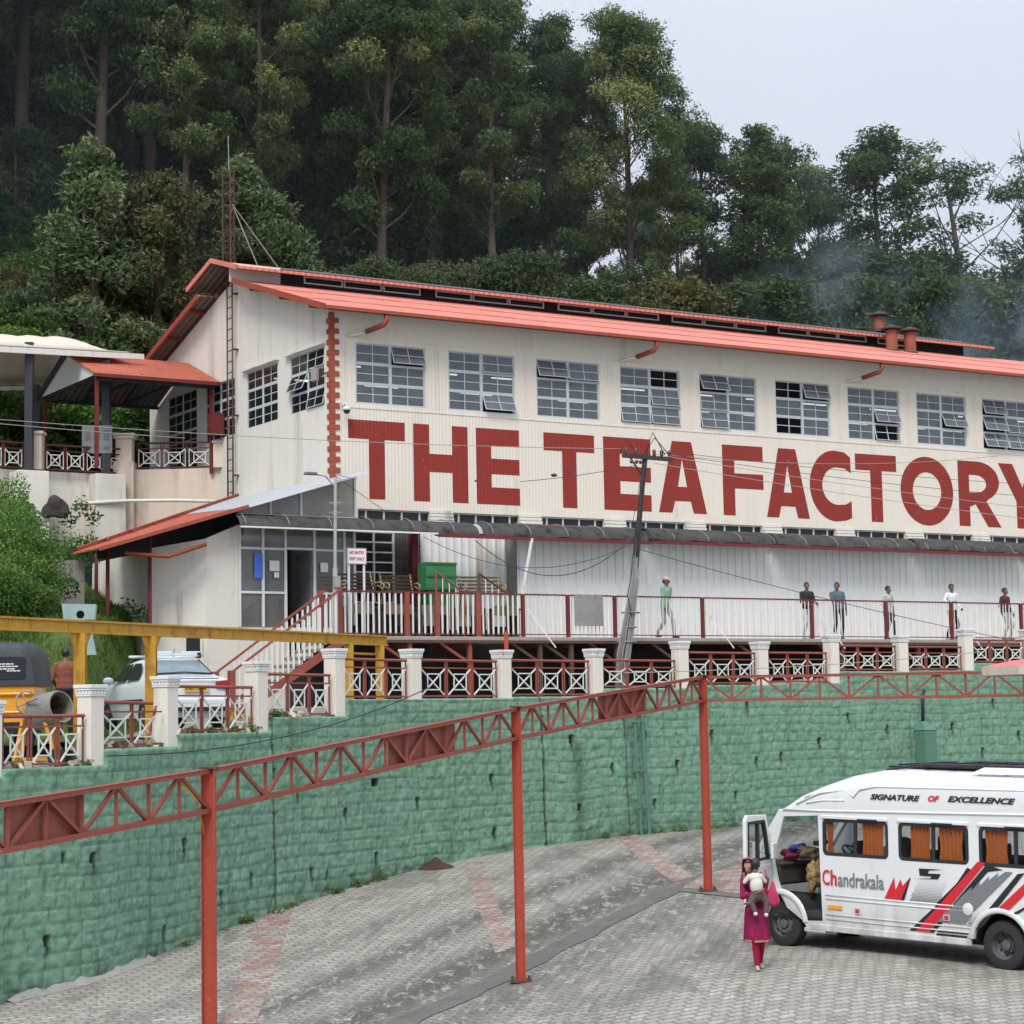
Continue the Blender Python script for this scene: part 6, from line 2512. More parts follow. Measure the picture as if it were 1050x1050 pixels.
bpy.context.view_layer.update()
van_mw = van.matrix_world.copy()
cloth('folded_cloth', 'crimson cloth lying on the minibus dashboard', (4.22, .55, 1.42), (.13, .18, .075), simple('crimson_cloth', (.16, .01, .03), .9), 1)
cloth('folded_cloth', 'bright blue cloth lying on the minibus dashboard', (4.10, .48, 1.52), (.12, .16, .06), simple('blue_cloth', (.025, .06, .32), .9), 2)
cloth('folded_cloth', 'brown patterned shawl heaped beside the blue cloth in the minibus cab', (3.86, .50, 1.46), (.20, .18, .09), pm('brown_shawl', (.16, .11, .07), .9, .4, 20, (.04, .02, .02), .8, 1), 3)
t = NT('leopard_print')
vo = t.n('ShaderNodeTexVoronoi', feature='F1')
vo.inputs['Scale'].default_value = 28
t.l(t.coord(), vo.inputs['Vector'])
t.bsdf(t.mix(t.ramp(vo.outputs[0], .25, .4), (.03, .02, .015), (.36, .24, .10)), .8)
cloth('hand_bag', 'leopard print bag standing inside the open minibus doorway', (3.78, .50, 1.12), (.13, .14, .25), t.mat, 4)
b = MB()
b.box(0, 0, 0, .2, .12, .08)
b.box(-.12, .05, .03, .14, .1, .05)
o = b.build('sunglasses_case', M['van_black'], None, bevel=.02)
o.matrix_world = van_mw @ Matrix.Translation((3.66, .5, 1.62))
tag(o, 'small black case on the heap of cloth in the minibus cab', 'case')

# open front door, hinged at its front edge, seen from inside
dg_ = R(76)
dr = bpy.data.objects.new('front_door', None)
COL.objects.link(dr)
dr.parent = van
dr.location = (4.27, HW, 0)
dr.rotation_euler = (0, 0, PI - dg_)          # door plane local +x: from hinge towards the free edge
dout = [(0, .98), (.12, .62), (.34, .40), (.92, .38), (.97, .5), (.97, 2.02), (.90, 2.10), (.24, 2.08), (.06, 1.5)]
dhole = [(.14, 1.38), (.90, 1.36), (.90, 1.99), (.30, 2.0), (.22, 1.75)]
dfn = lambda u, v, w: Vector((u, w - .03, v))
d_o = MB().plate(dout, [dhole], dfn, .06).build('door_shell', M['van_white'], dr, bevel=.012)
MB().plate([(p[0] * .985 + .005, 1.68 + (p[1] - 1.68) * .985) for p in dhole], [[(.17 + .0, 1.41), (.86, 1.39), (.86, 1.955), (.33, 1.965), (.25, 1.74)]], lambda u, v, w: Vector((u, w - .034, v)), .068).build('window_rubber', M['van_rubber'], dr)
b = MB()
b.span(.50, .535, -.03, .03, 1.40, 1.97)
b.build('quarter_bar', M['van_rubber'], dr)
MB().add([(.15, 0, 1.38), (.9, 0, 1.36), (.9, 0, 1.98), (.3, 0, 1.99)], [(0, 1, 2, 3)]).build('pane', M['van_glass'], dr, fix=False)
b = MB()
b.plate([(.10, 1.0), (.22, .62), (.42, .48), (.88, .48), (.88, 1.28), (.1, 1.3)], [], lambda u, v, w: Vector((u, -.05 + w, v)), .02)
b.plate([(.10, 1.0), (.22, .62), (.42, .48), (.88, .48), (.88, 1.28), (.1, 1.3)], [], lambda u, v, w: Vector((u, .032 + w, v)), .012)
b.build('door_card', simple('door_card', (.62, .63, .62), .6), dr, bevel=.01)
b = MB()
b.box(.25, -.16, 1.52, .16, .05, .24)
b.tube([(.12, .0, 1.45), (.22, -.14, 1.5)], .018, 6)
b.box(.25, .16, 1.52, .16, .05, .24)
b.tube([(.12, .0, 1.45), (.22, .14, 1.5)], .018, 6)
b.build('mirror', M['van_white'], dr, bevel=.02)

# wheels and arches
def wheel(x, y, sgn, dual):
    w_ = MB()
    r_ = .36
    T = .11
    w_.lathe([(.20, -T), (.30, -T - .004), (.345, -T * .85), (r_, -T * .55), (r_, T * .55), (.345, T * .85), (.30, T + .004), (.20, T)], 40, 'y')
    for k in range(3):
        pass
    o_ = w_.build('wheel', M['rubber'], van, autosmooth=30)
    o_.location = (x, y, .355)
    rm = MB()
    s_ = 1 if sgn > 0 else -1
    if dual:
        pr = [(.235, T * .95), (.222, T * 1.0), (.205, T * .6), (.19, -.02), (.13, -.06), (.11, -.02), (.075, .0), (.07, .035), (.0, .04)]
    else:
        pr = [(.235, T * .95), (.222, T * 1.02), (.205, T * .75), (.19, .05), (.14, .085), (.10, .085), (.08, .05), (.07, .10), (.0, .105)]
    rm.lathe([(a, c * s_) for a, c in pr], 32, 'y')
    for k in range(6):
        a = k * PI / 3
        rm.sphere((.105 * math.cos(a), (.09 if not dual else -.01) * s_, .105 * math.sin(a)), .016, 8)
    ri = rm.build('rim', M['van_rim'], o_, autosmooth=35)
    for k in range(8):
        hb = MB()
        a = k * PI / 4 + .2
        hb.lathe([(.0, 0), (.026, 0)], 10, 'y', c=(.165 * math.cos(a), (.072 if not dual else -.035) * s_ + .006 * s_, .165 * math.sin(a)))
        hb.build('rim_hole', M['dark'], o_, fix=False)


M['van_rim'] = pm('wheel_rim', (.13, .132, .135), .5, .15, 6, (.10, .07, .05), .6, 1, metal=.2)
for x, d_ in ((RA, True), (FA, False)):
    wheel(x, HW - .17, 1, d_)
    wheel(x, -HW + .17, -1, d_)
for x in (RA, FA):
    b = MB()
    N = 18
    vs = []
    for k in range(N + 1):
        a = R(8) + (PI - R(16)) * k / N
        for (rr, yy) in ((AR - .005, HW - .06), (AR - .005, HW + .012), (AR + .02, HW + .025), (AR + .07, HW + .018), (AR + .09, HW - .005)):
            vs.append((x + rr * math.cos(a), yy, .35 + rr * math.sin(a)))
    b.add(vs, [(i * 5 + j, (i + 1) * 5 + j, (i + 1) * 5 + j + 1, i * 5 + j + 1) for i in range(N) for j in range(4)])
    b.build('wheel_arch', M['van_white'], van, smooth=True)
    b = MB()
    vs = []
    for k in range(N + 1):
        a = R(3) + (PI - R(6)) * k / N
        for yy in (HW - .5, HW - .05):
            vs.append((x + (AR - .01) * math.cos(a), yy, .35 + (AR - .01) * math.sin(a)))
    b.add(vs, [(i * 2, i * 2 + 1, (i + 1) * 2 + 1, (i + 1) * 2) for i in range(N)])
    b.span(x - AR, x + AR, HW - .55, HW - .5, .3, .82)
    b.build('arch_liner', M['dark'], van, fix=False)
# entry step
b = MB()
b.box(3.42, HW - .06, .31, .42, .16, .07)
b.build('entry_step', M['van_silver'], van, bevel=.015)

# ---------------- markings on the side
def decal(name, polys, mat, lift=.004):
    b = MB()
    for P in polys:
        b.plate(P, [], lambda u, v, w: Vector((u, HW + lift + w * 0 + (0 if w == 0 else .002), v)), 1)
    return b.build(name, mat, van)


ZV = lambda x0, z0, x1, z1: None
decal('stripe', [[(1.50, .45), (1.27, .45), (.24, 1.52), (.37, 1.54)]], M['van_red'], .008)
decal('stripe', [[(1.62, .45), (1.49, .45), (.40, 1.50), (.42, 1.43)], [(1.26, .45), (1.18, .45), (.20, 1.40), (-.05, 1.44), (.22, 1.51)],
                 [(1.12, .88), (1.02, .86), (.56, 1.44), (.50, 1.42)],
                 [(.50, .50), (.44, .62), (-.30, 1.40), (-.42, 1.42), (.30, .62)], [(1.14, .42), (.6, .42), (.58, .45), (1.12, .45)], [(1.12, .47), (.58, .47), (.56, .50), (1.1, .50)]], M['van_black'], .006)
decal('flash', [[(1.1, .62), (.55, .62), (.48, .80), (-.22, 1.42), (-.10, 1.42), (.06, 1.32), (.02, 1.40), (.20, 1.27), (.18, 1.34), (.36, 1.18), (.34, 1.25), (.50, 1.10), (.48, 1.17), (.66, 1.02)]], M['van_grey'], .011)
decal('flash', [[(2.07, .89), (1.76, .89), (1.60, 1.22), (1.73, 1.10), (1.76, 1.20), (1.86, 1.03), (1.88, 1.22)]], M['van_red'], .006)
decal('flash', [[(1.76, .89), (1.70, .89), (1.57, 1.24), (1.60, 1.22)]], M['van_black'], .009)
decal('flash', [[(.1, .84), (-.10, .84), (-.62, 1.30), (-.48, 1.32), (-.40, 1.26)]], M['van_red'], .013)
decal('flash', [[(-.14, .80), (-.30, .84), (-.75, 1.22), (-.75, 1.12)]], M['van_black'], .012)
decal('emblem', [[(1.42, 1.38), (.99, 1.385), (1.24, 1.36), (1.26, 1.315), (1.03, 1.32), (1.08, 1.24), (1.52, 1.225), (1.22, 1.245), (1.19, 1.275), (1.41, 1.275)]], M['van_black'], .008)
# halftone dots fading upwards
b = MB()
for i in range(26):
    for j in range(15):
        z = .90 + j * .022
        x = 1.62 - i * .026 - j * .006
        if x < 1.06 - (z - .9) * .5 or x > 1.60 - (z - .9) * .55:
            continue
        r_ = .0105 * (1 - j / 19)
        o_ = (.013 if j % 2 else 0)
        b.add([(x + o_ + r_ * math.cos(a), HW + .005, z + r_ * math.sin(a)) for a in np.linspace(0, 2 * PI, 7)[:-1]], [(0, 1, 2, 3, 4, 5)])
b.build('halftone', M['van_black'], van, fix=False)
b = MB()
for k in range(7):
    b.add([(.60 - k * .02, HW + .016, .62), (.50 - k * .02, HW + .016, .72 + .05 * (k % 3)), (.52 - k * .02, HW + .016, .60)], [(0, 1, 2)])
b.build('flash', M['van_white'], van, fix=False)
# lettering; text faces the left side (+y), running from front to rear
def van_text(body, xs, z, size, mat, fit, **kw):
    Mt = Matrix(((-1, 0, 0, xs), (0, 0, 1, HW + .012), (0, 1, 0, z), (0, 0, 0, 1)))
    return text_obj('lettering', body, size, mat, van, Mt, fit=fit, **kw)


van_text('SIGNATURE', 2.30, 2.378, .115, M['van_black'], .93, ext=.002, shear=.35, offset=.004)
van_text('OF', 1.24, 2.385, .115, M['van_red'], .22, ext=.002, shear=.35, offset=.004)
van_text('EXCELLENCE', .88, 2.39, .115, M['van_black'], 1.18, ext=.002, shear=.35, offset=.004)
van_text('C', 3.26, 1.03, .33, M['van_red'], .15, ext=.002, offset=.004)
van_text('h', 3.10, 1.03, .33, M['van_red'], .13, ext=.002, offset=.008)
van_text('andrakala', 2.95, 1.025, .31, M['van_grey'], .88, ext=.002, offset=.004)
# lamps, reflectors and filler cap
b = MB()
b.box(3.02, HW + .008, .69, .28, .02, .065)
b.build('side_marker', M['amber'], van, bevel=.006)
b = MB()
b.box(2.58, HW + .008, .665, .10, .02, .09)
b.box(.93, HW + .02, .69, .11, .02, .09)
b.build('reflector_frame', M['van_silver'], van)
b = MB()
b.box(2.58, HW + .012, .665, .07, .02, .06)
b.box(.93, HW + .024, .69, .07, .02, .06)
b.build('reflector', M['van_red'], van)
b = MB().lathe([(0, HW + .03), (.06, HW + .03), (.075, HW + .024), (.085, HW + .024), (.095, HW + .006)], 24, 'y', c=(.56, 0, .84))
b.build('filler_cap', M['van_white'], van, autosmooth=40)
# ------------------------------------------------------------------ white saloon seen from behind
M['car_white'] = pm('car_paint', (.66, .70, .72), .25, .03, 1, (.3, .3, .28), .1, .3, bump=0, coat=.5)
M['car_glass'] = glass('car_glass', (.4, .45, .48), .3, .04, (.03, .04, .045))
M['car_rear_glass'] = simple('rear_glass', (.17, .22, .25), .08)
cp = at(150, 740, 42.0)
car = thing('saloon_car', 'white saloon car with roof carrier parked behind the yellow post', 'car', (cp.x, cp.y + 2.0, -.05), R(90 + 27))
# local: +x forward, +y left.  length 4.3, rear at x=-2.1
secs = []   # x, half width at sill, at belt, belt z, roof half width, roof z
prof_x = [-2.12, -2.05, -1.75, -1.35, -.95, -.55, 0.0, .6, 1.0, 1.5, 2.05, 2.15]
roofz = [.98, 1.02, 1.05, 1.08, 1.30, 1.43, 1.48, 1.44, 1.30, 1.0, .90, .70]
beltz = [.95, .99, 1.0, 1.0, .99, .98, .96, .95, .94, .93, .84, .66]
rw_ = [.68, .70, .72, .72, .60, .56, .56, .56, .60, .66, .62, .5]
bw_ = [.72, .78, .82, .84, .85, .86, .86, .86, .85, .84, .78, .62]
vs = []
for x, rz_, bz_, rwi, bwi in zip(prof_x, roofz, beltz, rw_, bw_):
    ring = [(bwi * .93, .22), (bwi, .45), (bwi * 1.01, .70), (bwi * .99, bz_ - .04), (max(rwi, bwi * .93), bz_)]
    ring += [(rwi + (bwi * .93 - rwi) * .35, bz_ + (rz_ - bz_) * .62), (rwi, bz_ + (rz_ - bz_) * .9), (rwi * .8, rz_), (0, rz_ + .015)]
    full = ring + [(-y, z) for y, z in reversed(ring[:-1])]
    vs += [(x, y, z) for y, z in full]
n_ = 17
b = MB()
b.add(vs, [(i * n_ + j, i * n_ + j + 1, (i + 1) * n_ + j + 1, (i + 1) * n_ + j) for i in range(len(prof_x) - 1) for j in range(n_ - 1)])
b.add(vs[:n_], [tuple(range(n_))])
b.add(vs[-n_:], [tuple(range(n_))])
o = b.build('body', M['car_white'], car, smooth=True)
o.data.set_sharp_from_angle(angle=R(50))
md = o.modifiers.new('round', 'SUBSURF')
md.levels = md.render_levels = 2
# rear window, side windows, front screen as dark panes just proud of the shell
b = MB()
b.add([(-1.40, .60, 1.125), (-1.40, -.60, 1.125), (-.78, -.52, 1.415), (-.78, .52, 1.415)], [(0, 1, 2, 3)])
b.build('rear_window', M['car_rear_glass'], car, fix=False)
b = MB()
b.tube([(-1.42, .62, 1.12), (-1.43, 0, 1.15), (-1.42, -.62, 1.12)], .016, 6)
b.tube([(-1.41, .615, 1.12), (-.77, .535, 1.42)], .014, 6)
b.tube([(-1.41, -.615, 1.12), (-.77, -.535, 1.42)], .014, 6)
b.build('window_seal', M['van_rubber'], car, smooth=True)
for sg in (1, -1):
    for P in ([(-.98, 1.03), (-.10, 1.01), (-.12, 1.37), (-.62, 1.36), (-.86, 1.22)], [(-.02, 1.01), (.86, 1.0), (.45, 1.34), (-.04, 1.37)]):
        b = MB()
        b.add([(x, sg * (.862 - (z - 1.0) * .62), z) for x, z in P], [tuple(range(len(P)))])
        b.build('side_window', M['van_black'], car, fix=False)
b = MB()
b.add([(.66, .56, 1.40), (.66, -.56, 1.40), (1.28, -.66, 1.02), (1.28, .66, 1.02)], [(0, 1, 2, 3)])
b.build('windscreen', M['car_rear_glass'], car, fix=False)
for sg in (1, -1):
    b = MB()
    b.add([(-2.135, sg * .74, .78), (-2.14, sg * .44, .80), (-2.14, sg * .44, .94), (-2.12, sg * .76, .97), (-1.85, sg * .835, .95), (-1.88, sg * .84, .82)], [(0, 1, 2, 3), (0, 3, 4, 5)])
    b.build('tail_lamp', simple('tail_red', (.30, .012, .02), .2), car, fix=False)
    b = MB()
    b.sphere((.72, sg * .98, 1.02), (.08, .12, .085), 14)
    b.tube([(.74, sg * .84, .98), (.72, sg * .95, 1.0)], .03, 6)
    b.build('mirror', M['car_white'], car, smooth=True)
    b = MB()
    b.box(-.1, sg * .885, .58, 2.6, .02, .05)
    b.build('side_trim', M['van_black'], car)
b = MB()
b.box(-2.17, 0, .50, .1, 1.5, .22)
b.build('bumper', M['car_white'], car, bevel=.04)
b = MB()
b.box(-2.2, 0, .38, .05, 1.4, .08)
b.box(-2.150, 0, 1.0, .02, 1.0, .018)
b.build('rear_trim', M['van_black'], car)
b = MB()
b.box(-2.165, -.02, .80, .02, .52, .13)
npl = b.build('number_plate', simple('plate_yellow', (.75, .50, .05), .5), car, bevel=.004)
Mt = Matrix(((0, 0, -1, -2.178), (-1, 0, 0, .215), (0, 1, 0, .765), (0, 0, 0, 1)))
text_obj('plate_number', 'KA01109M', .09, M['van_black'], npl, Mt, fit=.43, ext=.001, offset=.002)
b = MB()
for y in (-.5, .5):
    b.tube([(-.85, y, 1.50), (.55, y, 1.52)], .025, 8)
for x in (-.75, .45):
    b.box(x, 0, 1.53, .09, 1.22, .05)
b.box(-.80, .32, 1.55, .06, .5, .10)
b.box(-.80, -.34, 1.55, .06, .42, .10)
b.build('roof_carrier', M['car_white'], car, bevel=.01)
b = MB()
for y in (-.52, .58):
    b.box(-.8, y, 1.515, .1, .08, .12)
b.tube([(-.70, 0, 1.48), (-.82, 0, 1.66)], .006, 5)
b.build('carrier_foot', M['van_black'], car)
for x in (-1.3, 1.3):
    for y in (-.76, .76):
        b = MB().lathe([(.16, -.09), (.27, -.09), (.305, -.06), (.305, .06), (.27, .09), (.16, .09)], 28, 'y')
        w_ = b.build('wheel', M['rubber'], car, autosmooth=35)
        w_.location = (x, y, .30)
        MB().lathe([(.17, .085 if y > 0 else -.085), (.12, .06 if y > 0 else -.06), (.0, .07 if y > 0 else -.07)], 20, 'y').build('rim', M['steel'], w_, smooth=True)

# ------------------------------------------------------------------ black and yellow auto rickshaw, rear view
rp_ = at(8, 728, 38.6)
ar = thing('auto_rickshaw', 'auto rickshaw with black canvas hood and yellow body at the left edge', 'auto rickshaw', (rp_.x - .05, rp_.y + .2, -.32), R(90 + 4))
hood_m = pm('hood_canvas', (.055, .06, .07), .5, .15, 2, (.08, .08, .08), .4, 1)
yel_m = pm('rickshaw_yellow', (.66, .29, .02), .4, .08, 1, (.3, .12, .02), .4, .4, coat=.3)
b = MB()
secs = [(-1.28, .70, 1.10, 1.76, .08), (-1.2, .72, 1.08, 1.86, .10), (-.2, .72, 1.08, 1.92, .10), (.9, .68, 1.1, 1.86, .10)]
vs = []
for x, hw, zb, zt, r_ in secs:
    half = [(hw, zb), (hw - .05, zt - .28), (hw - .12, zt - .10), (hw - .18, zt - .03), (hw - .3, zt), (0, zt + .02)]
    vs += [(x, y, z) for y, z in half] + [(x, -y, z) for y, z in reversed(half[:-1])]
b.add(vs, [(i * 11 + j, i * 11 + j + 1, (i + 1) * 11 + j + 1, (i + 1) * 11 + j) for i in range(3) for j in range(10)])
b.add(vs[:11], [tuple(range(11))])
b.build('canvas_hood', hood_m, ar, autosmooth=40)
b = MB()
b.add([(-1.296, y, z) for y, z in rrect(-.54, .54, 1.22, 1.62, .07)], [tuple(range(24))])
wn = b.build('rear_window', simple('hood_window', (.010, .011, .018), .35), ar, fix=False)
b = MB()
for z, a, c in ((1.48, -.32, .30), (1.435, -.4, .34), (1.39, -.34, .32), (1.355, -.44, -.20)):
    y = a
    while y < c:
        w_ = random.uniform(.03, .09)
        b.add([(-1.30, y, z), (-1.30, min(c, y + w_), z), (-1.30, min(c, y + w_), z + .022), (-1.30, y, z + .022)], [(0, 1, 2, 3)])
        y += w_ + .012
b.build('window_print', M['white_frame'], wn, fix=False)
b = MB()
b.box(-.55, 0, .76, 1.40, 1.42, .68, taper=.98)
b.box(-1.27, 0, .95, .05, 1.3, .06)
b.box(-1.27, 0, .62, .05, 1.2, .05)
b.box(.75, 0, .55, 1.3, 1.05, .5, taper=.7)
b.build('body', yel_m, ar, bevel=.05)
b = MB()
b.box(-.4, 0, .34, 1.7, 1.1, .2)
b.build('chassis', M['dark'], ar)
for sg in (1, -1):
    MB().box(-1.262, sg * .55, .55, .03, .10, .14).build('tail_lamp', simple('rickshaw_lamp', (.4, .03, .02), .25), ar)
    b = MB().lathe([(.10, -.06), (.19, -.06), (.21, -.03), (.21, .03), (.19, .06), (.10, .06)], 24, 'y')
    w_ = b.build('wheel', M['rubber'], ar, autosmooth=35)
    w_.location = (-.8, sg * .56, .21)
w_ = MB().lathe([(.10, -.06), (.19, -.06), (.21, -.03), (.21, .03), (.19, .06), (.10, .06)], 24, 'y').build('wheel', M['rubber'], ar, autosmooth=35)
w_.location = (1.15, 0, .21)

# ------------------------------------------------------------------ cement mixer
mp_ = at(48, 745, 35.7)
mx_ = thing('cement_mixer', 'grey drum cement mixer with spoked handwheel behind the lattice railing', 'cement mixer', (mp_.x, mp_.y, -.62), 0)
drm = pm('mixer_drum', (.24, .235, .215), .75, .25, 3, (.10, .075, .05), .7, 1, bump=.01)
ax = Euler((R(20), R(78), R(-14))).to_matrix()
b = MB().lathe([(.0, -.48), (.16, -.46), (.26, -.38), (.30, -.16), (.31, .05), (.29, .30), (.275, .34), (.25, .33), (.27, .05), (.26, -.12), (.2, -.36), (0, -.4)], 32)
b.v = [tuple(ax @ Vector(p) + Vector((0.02, 0, .92))) for p in b.v]
dr_ = b.build('drum', drm, mx_, autosmooth=45)
b = MB()
for k in range(3):
    a = k * 2.1
    b.box(.2 * math.cos(a), .2 * math.sin(a), .0, .05, .16, .36, rz=a)
b.v = [tuple(ax @ Vector(p) + Vector((0.02, 0, .92))) for p in b.v]
b.build('mixing_blade', M['rust'], dr_)
b = MB()
c = Vector((-.32, -.12, 1.06))
wm = Euler((R(80), 0, R(38))).to_matrix()
b.tube([c + wm @ Vector((.2 * math.cos(a), .2 * math.sin(a), 0)) for a in np.linspace(0, 2 * PI, 29)], .016, 8, caps=False)
for k in range(4):
    a = k * PI / 2 + .4
    b.tube([c, c + wm @ Vector((.2 * math.cos(a), .2 * math.sin(a), 0))], .011, 6)
b.tube([c, c + wm @ Vector((0, 0, .4))], .022, 8)
b.build('handwheel', M['concrete'], mx_, smooth=True)
b = MB()
b.bar((-.36, 0, 1.0), (-.5, .25, .0), .06, .06)
b.bar((-.36, 0, 1.0), (-.5, -.25, .0), .06, .06)
b.bar((.25, .25, .0), (0, .22, .8), .06, .06)
b.bar((.25, -.25, .0), (0, -.22, .8), .06, .06)
b.bar((-.5, -.3, .1), (-.5, .3, .1), .05, .05)
b.bar((-.5, 0, .1), (.3, 0, .1), .06, .06)
b.build('frame', yel_m, mx_)
for y in (-.34, .34):
    w_ = MB().lathe([(.0, -.03), (.14, -.03), (.16, -.015), (.16, .015), (.14, .03), (0, .03)], 20, 'y').build('wheel', M['rubber'], mx_, autosmooth=35)
    w_.location = (.25, y, .12)
# ------------------------------------------------------------------ people
def ik(a, b, la, lb, hint):
    a, b = Vector(a), Vector(b)
    d = b - a
    L = min(d.length, (la + lb) * .999)
    d = d.normalized()
    b = a + d * L
    x = (la * la - lb * lb + L * L) / (2 * L)
    h = math.sqrt(max(0, la * la - x * x))
    hv = Vector(hint)
    hv = (hv - d * hv.dot(d)).normalized()
    return a + d * x + hv * h, b


class Fig:
    """a body as tapered limbs melted into one skin; remembers which limb every face came from"""

    def __init__(s):
        s.p = []

    def cap(s, p, q, r0, r1, m):
        s.p.append(('c', Vector(p), Vector(q), r0, r1, m))

    def ell(s, c, r, m, rot=None):
        s.p.append(('e', Vector(c), Vector(r), rot or Matrix.Identity(3), None, m))

    def body(s, name, mats, parent, voxel=.0065):
        mb = MB()
        for t_, a, b, c, d, m in s.p:
            if t_ == 'e':
                mb.sphere(a, tuple(b), 18, M=c)
            else:
                ax = (b - a)
                L = max(ax.length, 1e-4)
                rot = ax.to_track_quat('Z', 'Y').to_matrix()
                pr = [(max(1e-4, c * math.cos(x)), -c * math.sin(x)) for x in np.linspace(PI / 2, 0, 5)] + [(max(1e-4, d * math.cos(x)), L + d * math.sin(x)) for x in np.linspace(0, PI / 2, 5)]
                k = MB().lathe(pr, 14)
                mb.add([rot @ Vector(v) + a for v in k.v], k.f)
        me = mb.mesh(name, [])
        o = bpy.data.objects.new(name, me)
        COL.objects.link(o)
        r_ = o.modifiers.new('skin', 'REMESH')
        r_.mode = 'VOXEL'
        r_.voxel_size = voxel
        r_.use_smooth_shade = True
        sm = o.modifiers.new('soft', 'SMOOTH')
        sm.factor = .5
        sm.iterations = 7
        dg = bpy.context.evaluated_depsgraph_get()
        dg.update()
        me2 = bpy.data.meshes.new_from_object(o.evaluated_get(dg))
        bpy.data.objects.remove(o)
        for mm in mats:
            me2.materials.append(mm)
        n = len(me2.polygons)
        cc = np.zeros(n * 3)
        me2.polygons.foreach_get('center', cc)
        cc = cc.reshape(-1, 3)
        best = np.full(n, 1e9)
        idx = np.zeros(n, np.int32)
        for t_, a, b, c, d, m in s.p:
            if t_ == 'e':
                q = (cc - np.array(a)) @ np.array(c)
                rr = np.array(b)
                k = np.linalg.norm(q / rr, axis=1)
                ds = (k - 1) * rr.min()
            else:
                A, B = np.array(a), np.array(b)
                ab = B - A
                t = np.clip(((cc - A) @ ab) / max(1e-9, ab @ ab), 0, 1)
                ds = np.linalg.norm(cc - (A + t[:, None] * ab), axis=1) - (c + (d - c) * t)
            u = ds < best
            best = np.where(u, ds, best)
            idx = np.where(u, m, idx)
        me2.polygons.foreach_set('material_index', idx.astype(np.int32))
        me2.polygons.foreach_set('use_smooth', [True] * n)
        me2.update()
        me2.name = name
        o = bpy.data.objects.new(name, me2)
        COL.objects.link(o)
        o.parent = parent
        return o

    def hand(s, wrist, d, nrm, m, k=1.0, curl=.6):
        """palm, four unequal bent fingers and a thumb off the side of the palm"""
        d = Vector(d).normalized()
        nrm = Vector(nrm)
        nrm = (nrm - d * nrm.dot(d)).normalized()
        sd = d.cross(nrm)
        w = Vector(wrist)
        rot = Matrix((sd, d, nrm)).transposed()
        s.ell(w + d * .05 * k, (.040 * k, .055 * k, .017 * k), m, rot)
        for o, L in ((-.031, .058), (-.0105, .068), (.0105, .072), (.031, .066)):
            a = w + d * .088 * k + sd * o * k
            b = a + (d * math.cos(curl * .5) + nrm * math.sin(curl * .5)) * L * .55 * k
            c = b + (d * math.cos(curl * 1.5) + nrm * math.sin(curl * 1.5)) * L * .5 * k
            s.cap(a - d * .02, b, .0088 * k, .0082 * k, m)
            s.cap(b, c, .0082 * k, .007 * k, m)
        a = w + d * .03 * k + sd * .03 * k
        b = a + (d * .6 + sd * .7 + nrm * .25).normalized() * .045 * k
        s.cap(a, b, .0115 * k, .0095 * k, m)
        s.cap(b, b + (d * .85 + sd * .3 + nrm * .4).normalized() * .032 * k, .0095 * k, .0078 * k, m)

    def head(s, c, yaw, m, k=1.0, tilt=0.0):
        rot = (Matrix.Rotation(yaw, 3, 'Z') @ Matrix.Rotation(tilt, 3, 'X'))
        c = Vector(c)
        f = lambda v: c + rot @ (Vector(v) * k)
        s.ell(f((0, .008, .022)), (.074 * k, .092 * k, .092 * k), m, rot)
        s.ell(f((0, -.022, -.035)), (.056 * k, .066 * k, .075 * k), m, rot)
        s.ell(f((0, -.066, -.092)), (.024 * k, .020 * k, .018 * k), m, rot)
        s.cap(f((0, -.086, .012)), f((0, -.107, -.026)), .010 * k, .0155 * k, m)
        s.ell(f((0, -.080, -.060)), (.026 * k, .012 * k, .009 * k), m, rot)
        s.ell(f((-.033, -.076, .022)), (.024 * k, .014 * k, .010 * k), m, rot)
        s.ell(f((.033, -.076, .022)), (.024 * k, .014 * k, .010 * k), m, rot)
        for sg in (-1, 1):
            s.ell(f((sg * .077, .012, -.008)), (.011 * k, .02 * k, .032 * k), m, rot)
        return f, rot


def face_parts(f, rot, parent, k=1.0, hair=True, length=.0, hairmat=None):
    for sg in (-1, 1):
        b = MB().sphere(f((sg * .031, -.077, .002)), (.0115 * k, .009 * k, .0065 * k), 10, M=rot)
        e = b.build('eye', M['eye_white'], parent, smooth=True)
        MB().sphere(f((sg * .031, -.0845, .002)), (.0055 * k, .003 * k, .0055 * k), 8, M=rot).build('pupil', M['hair'], e, smooth=True)
    if hair:
        b = MB()
        sp = MB().sphere((0, 0, 0), (1, 1, 1), 28)
        keep = []
        for fc in sp.f:
            cz = sum(sp.v[i][2] for i in fc) / 4
            cy = sum(sp.v[i][1] for i in fc) / 4
            lim = .60 if cy < -.35 else (-.62 - length if cy > .1 else .02 - length)
            if cz > lim:
                keep.append(fc)
        rs = random.Random(3)
        vs = [f(Vector((v[0] * .083, v[1] * .100 + .012, v[2] * .100 + .028)) * (1 + .03 * math.sin(v[0] * 30) * math.sin(v[1] * 27 + v[2] * 20))) for v in sp.v]
        b.add(vs, keep)
        o = b.build('hair', hairmat or M['hair'], parent, smooth=True)
        md = o.modifiers.new('thick', 'SOLIDIFY')
        md.thickness = .008
    lp = MB().sphere(f((0, -.0895, -.060)), (.02 * k, .005 * k, .006 * k), 10, M=rot)
    lp.build('mouth', M['lip'], parent, smooth=True)


M['eye_white'] = simple('eye_white', (.6, .58, .55), .3)
M['lip'] = simple('lip', (.14, .05, .045), .5)


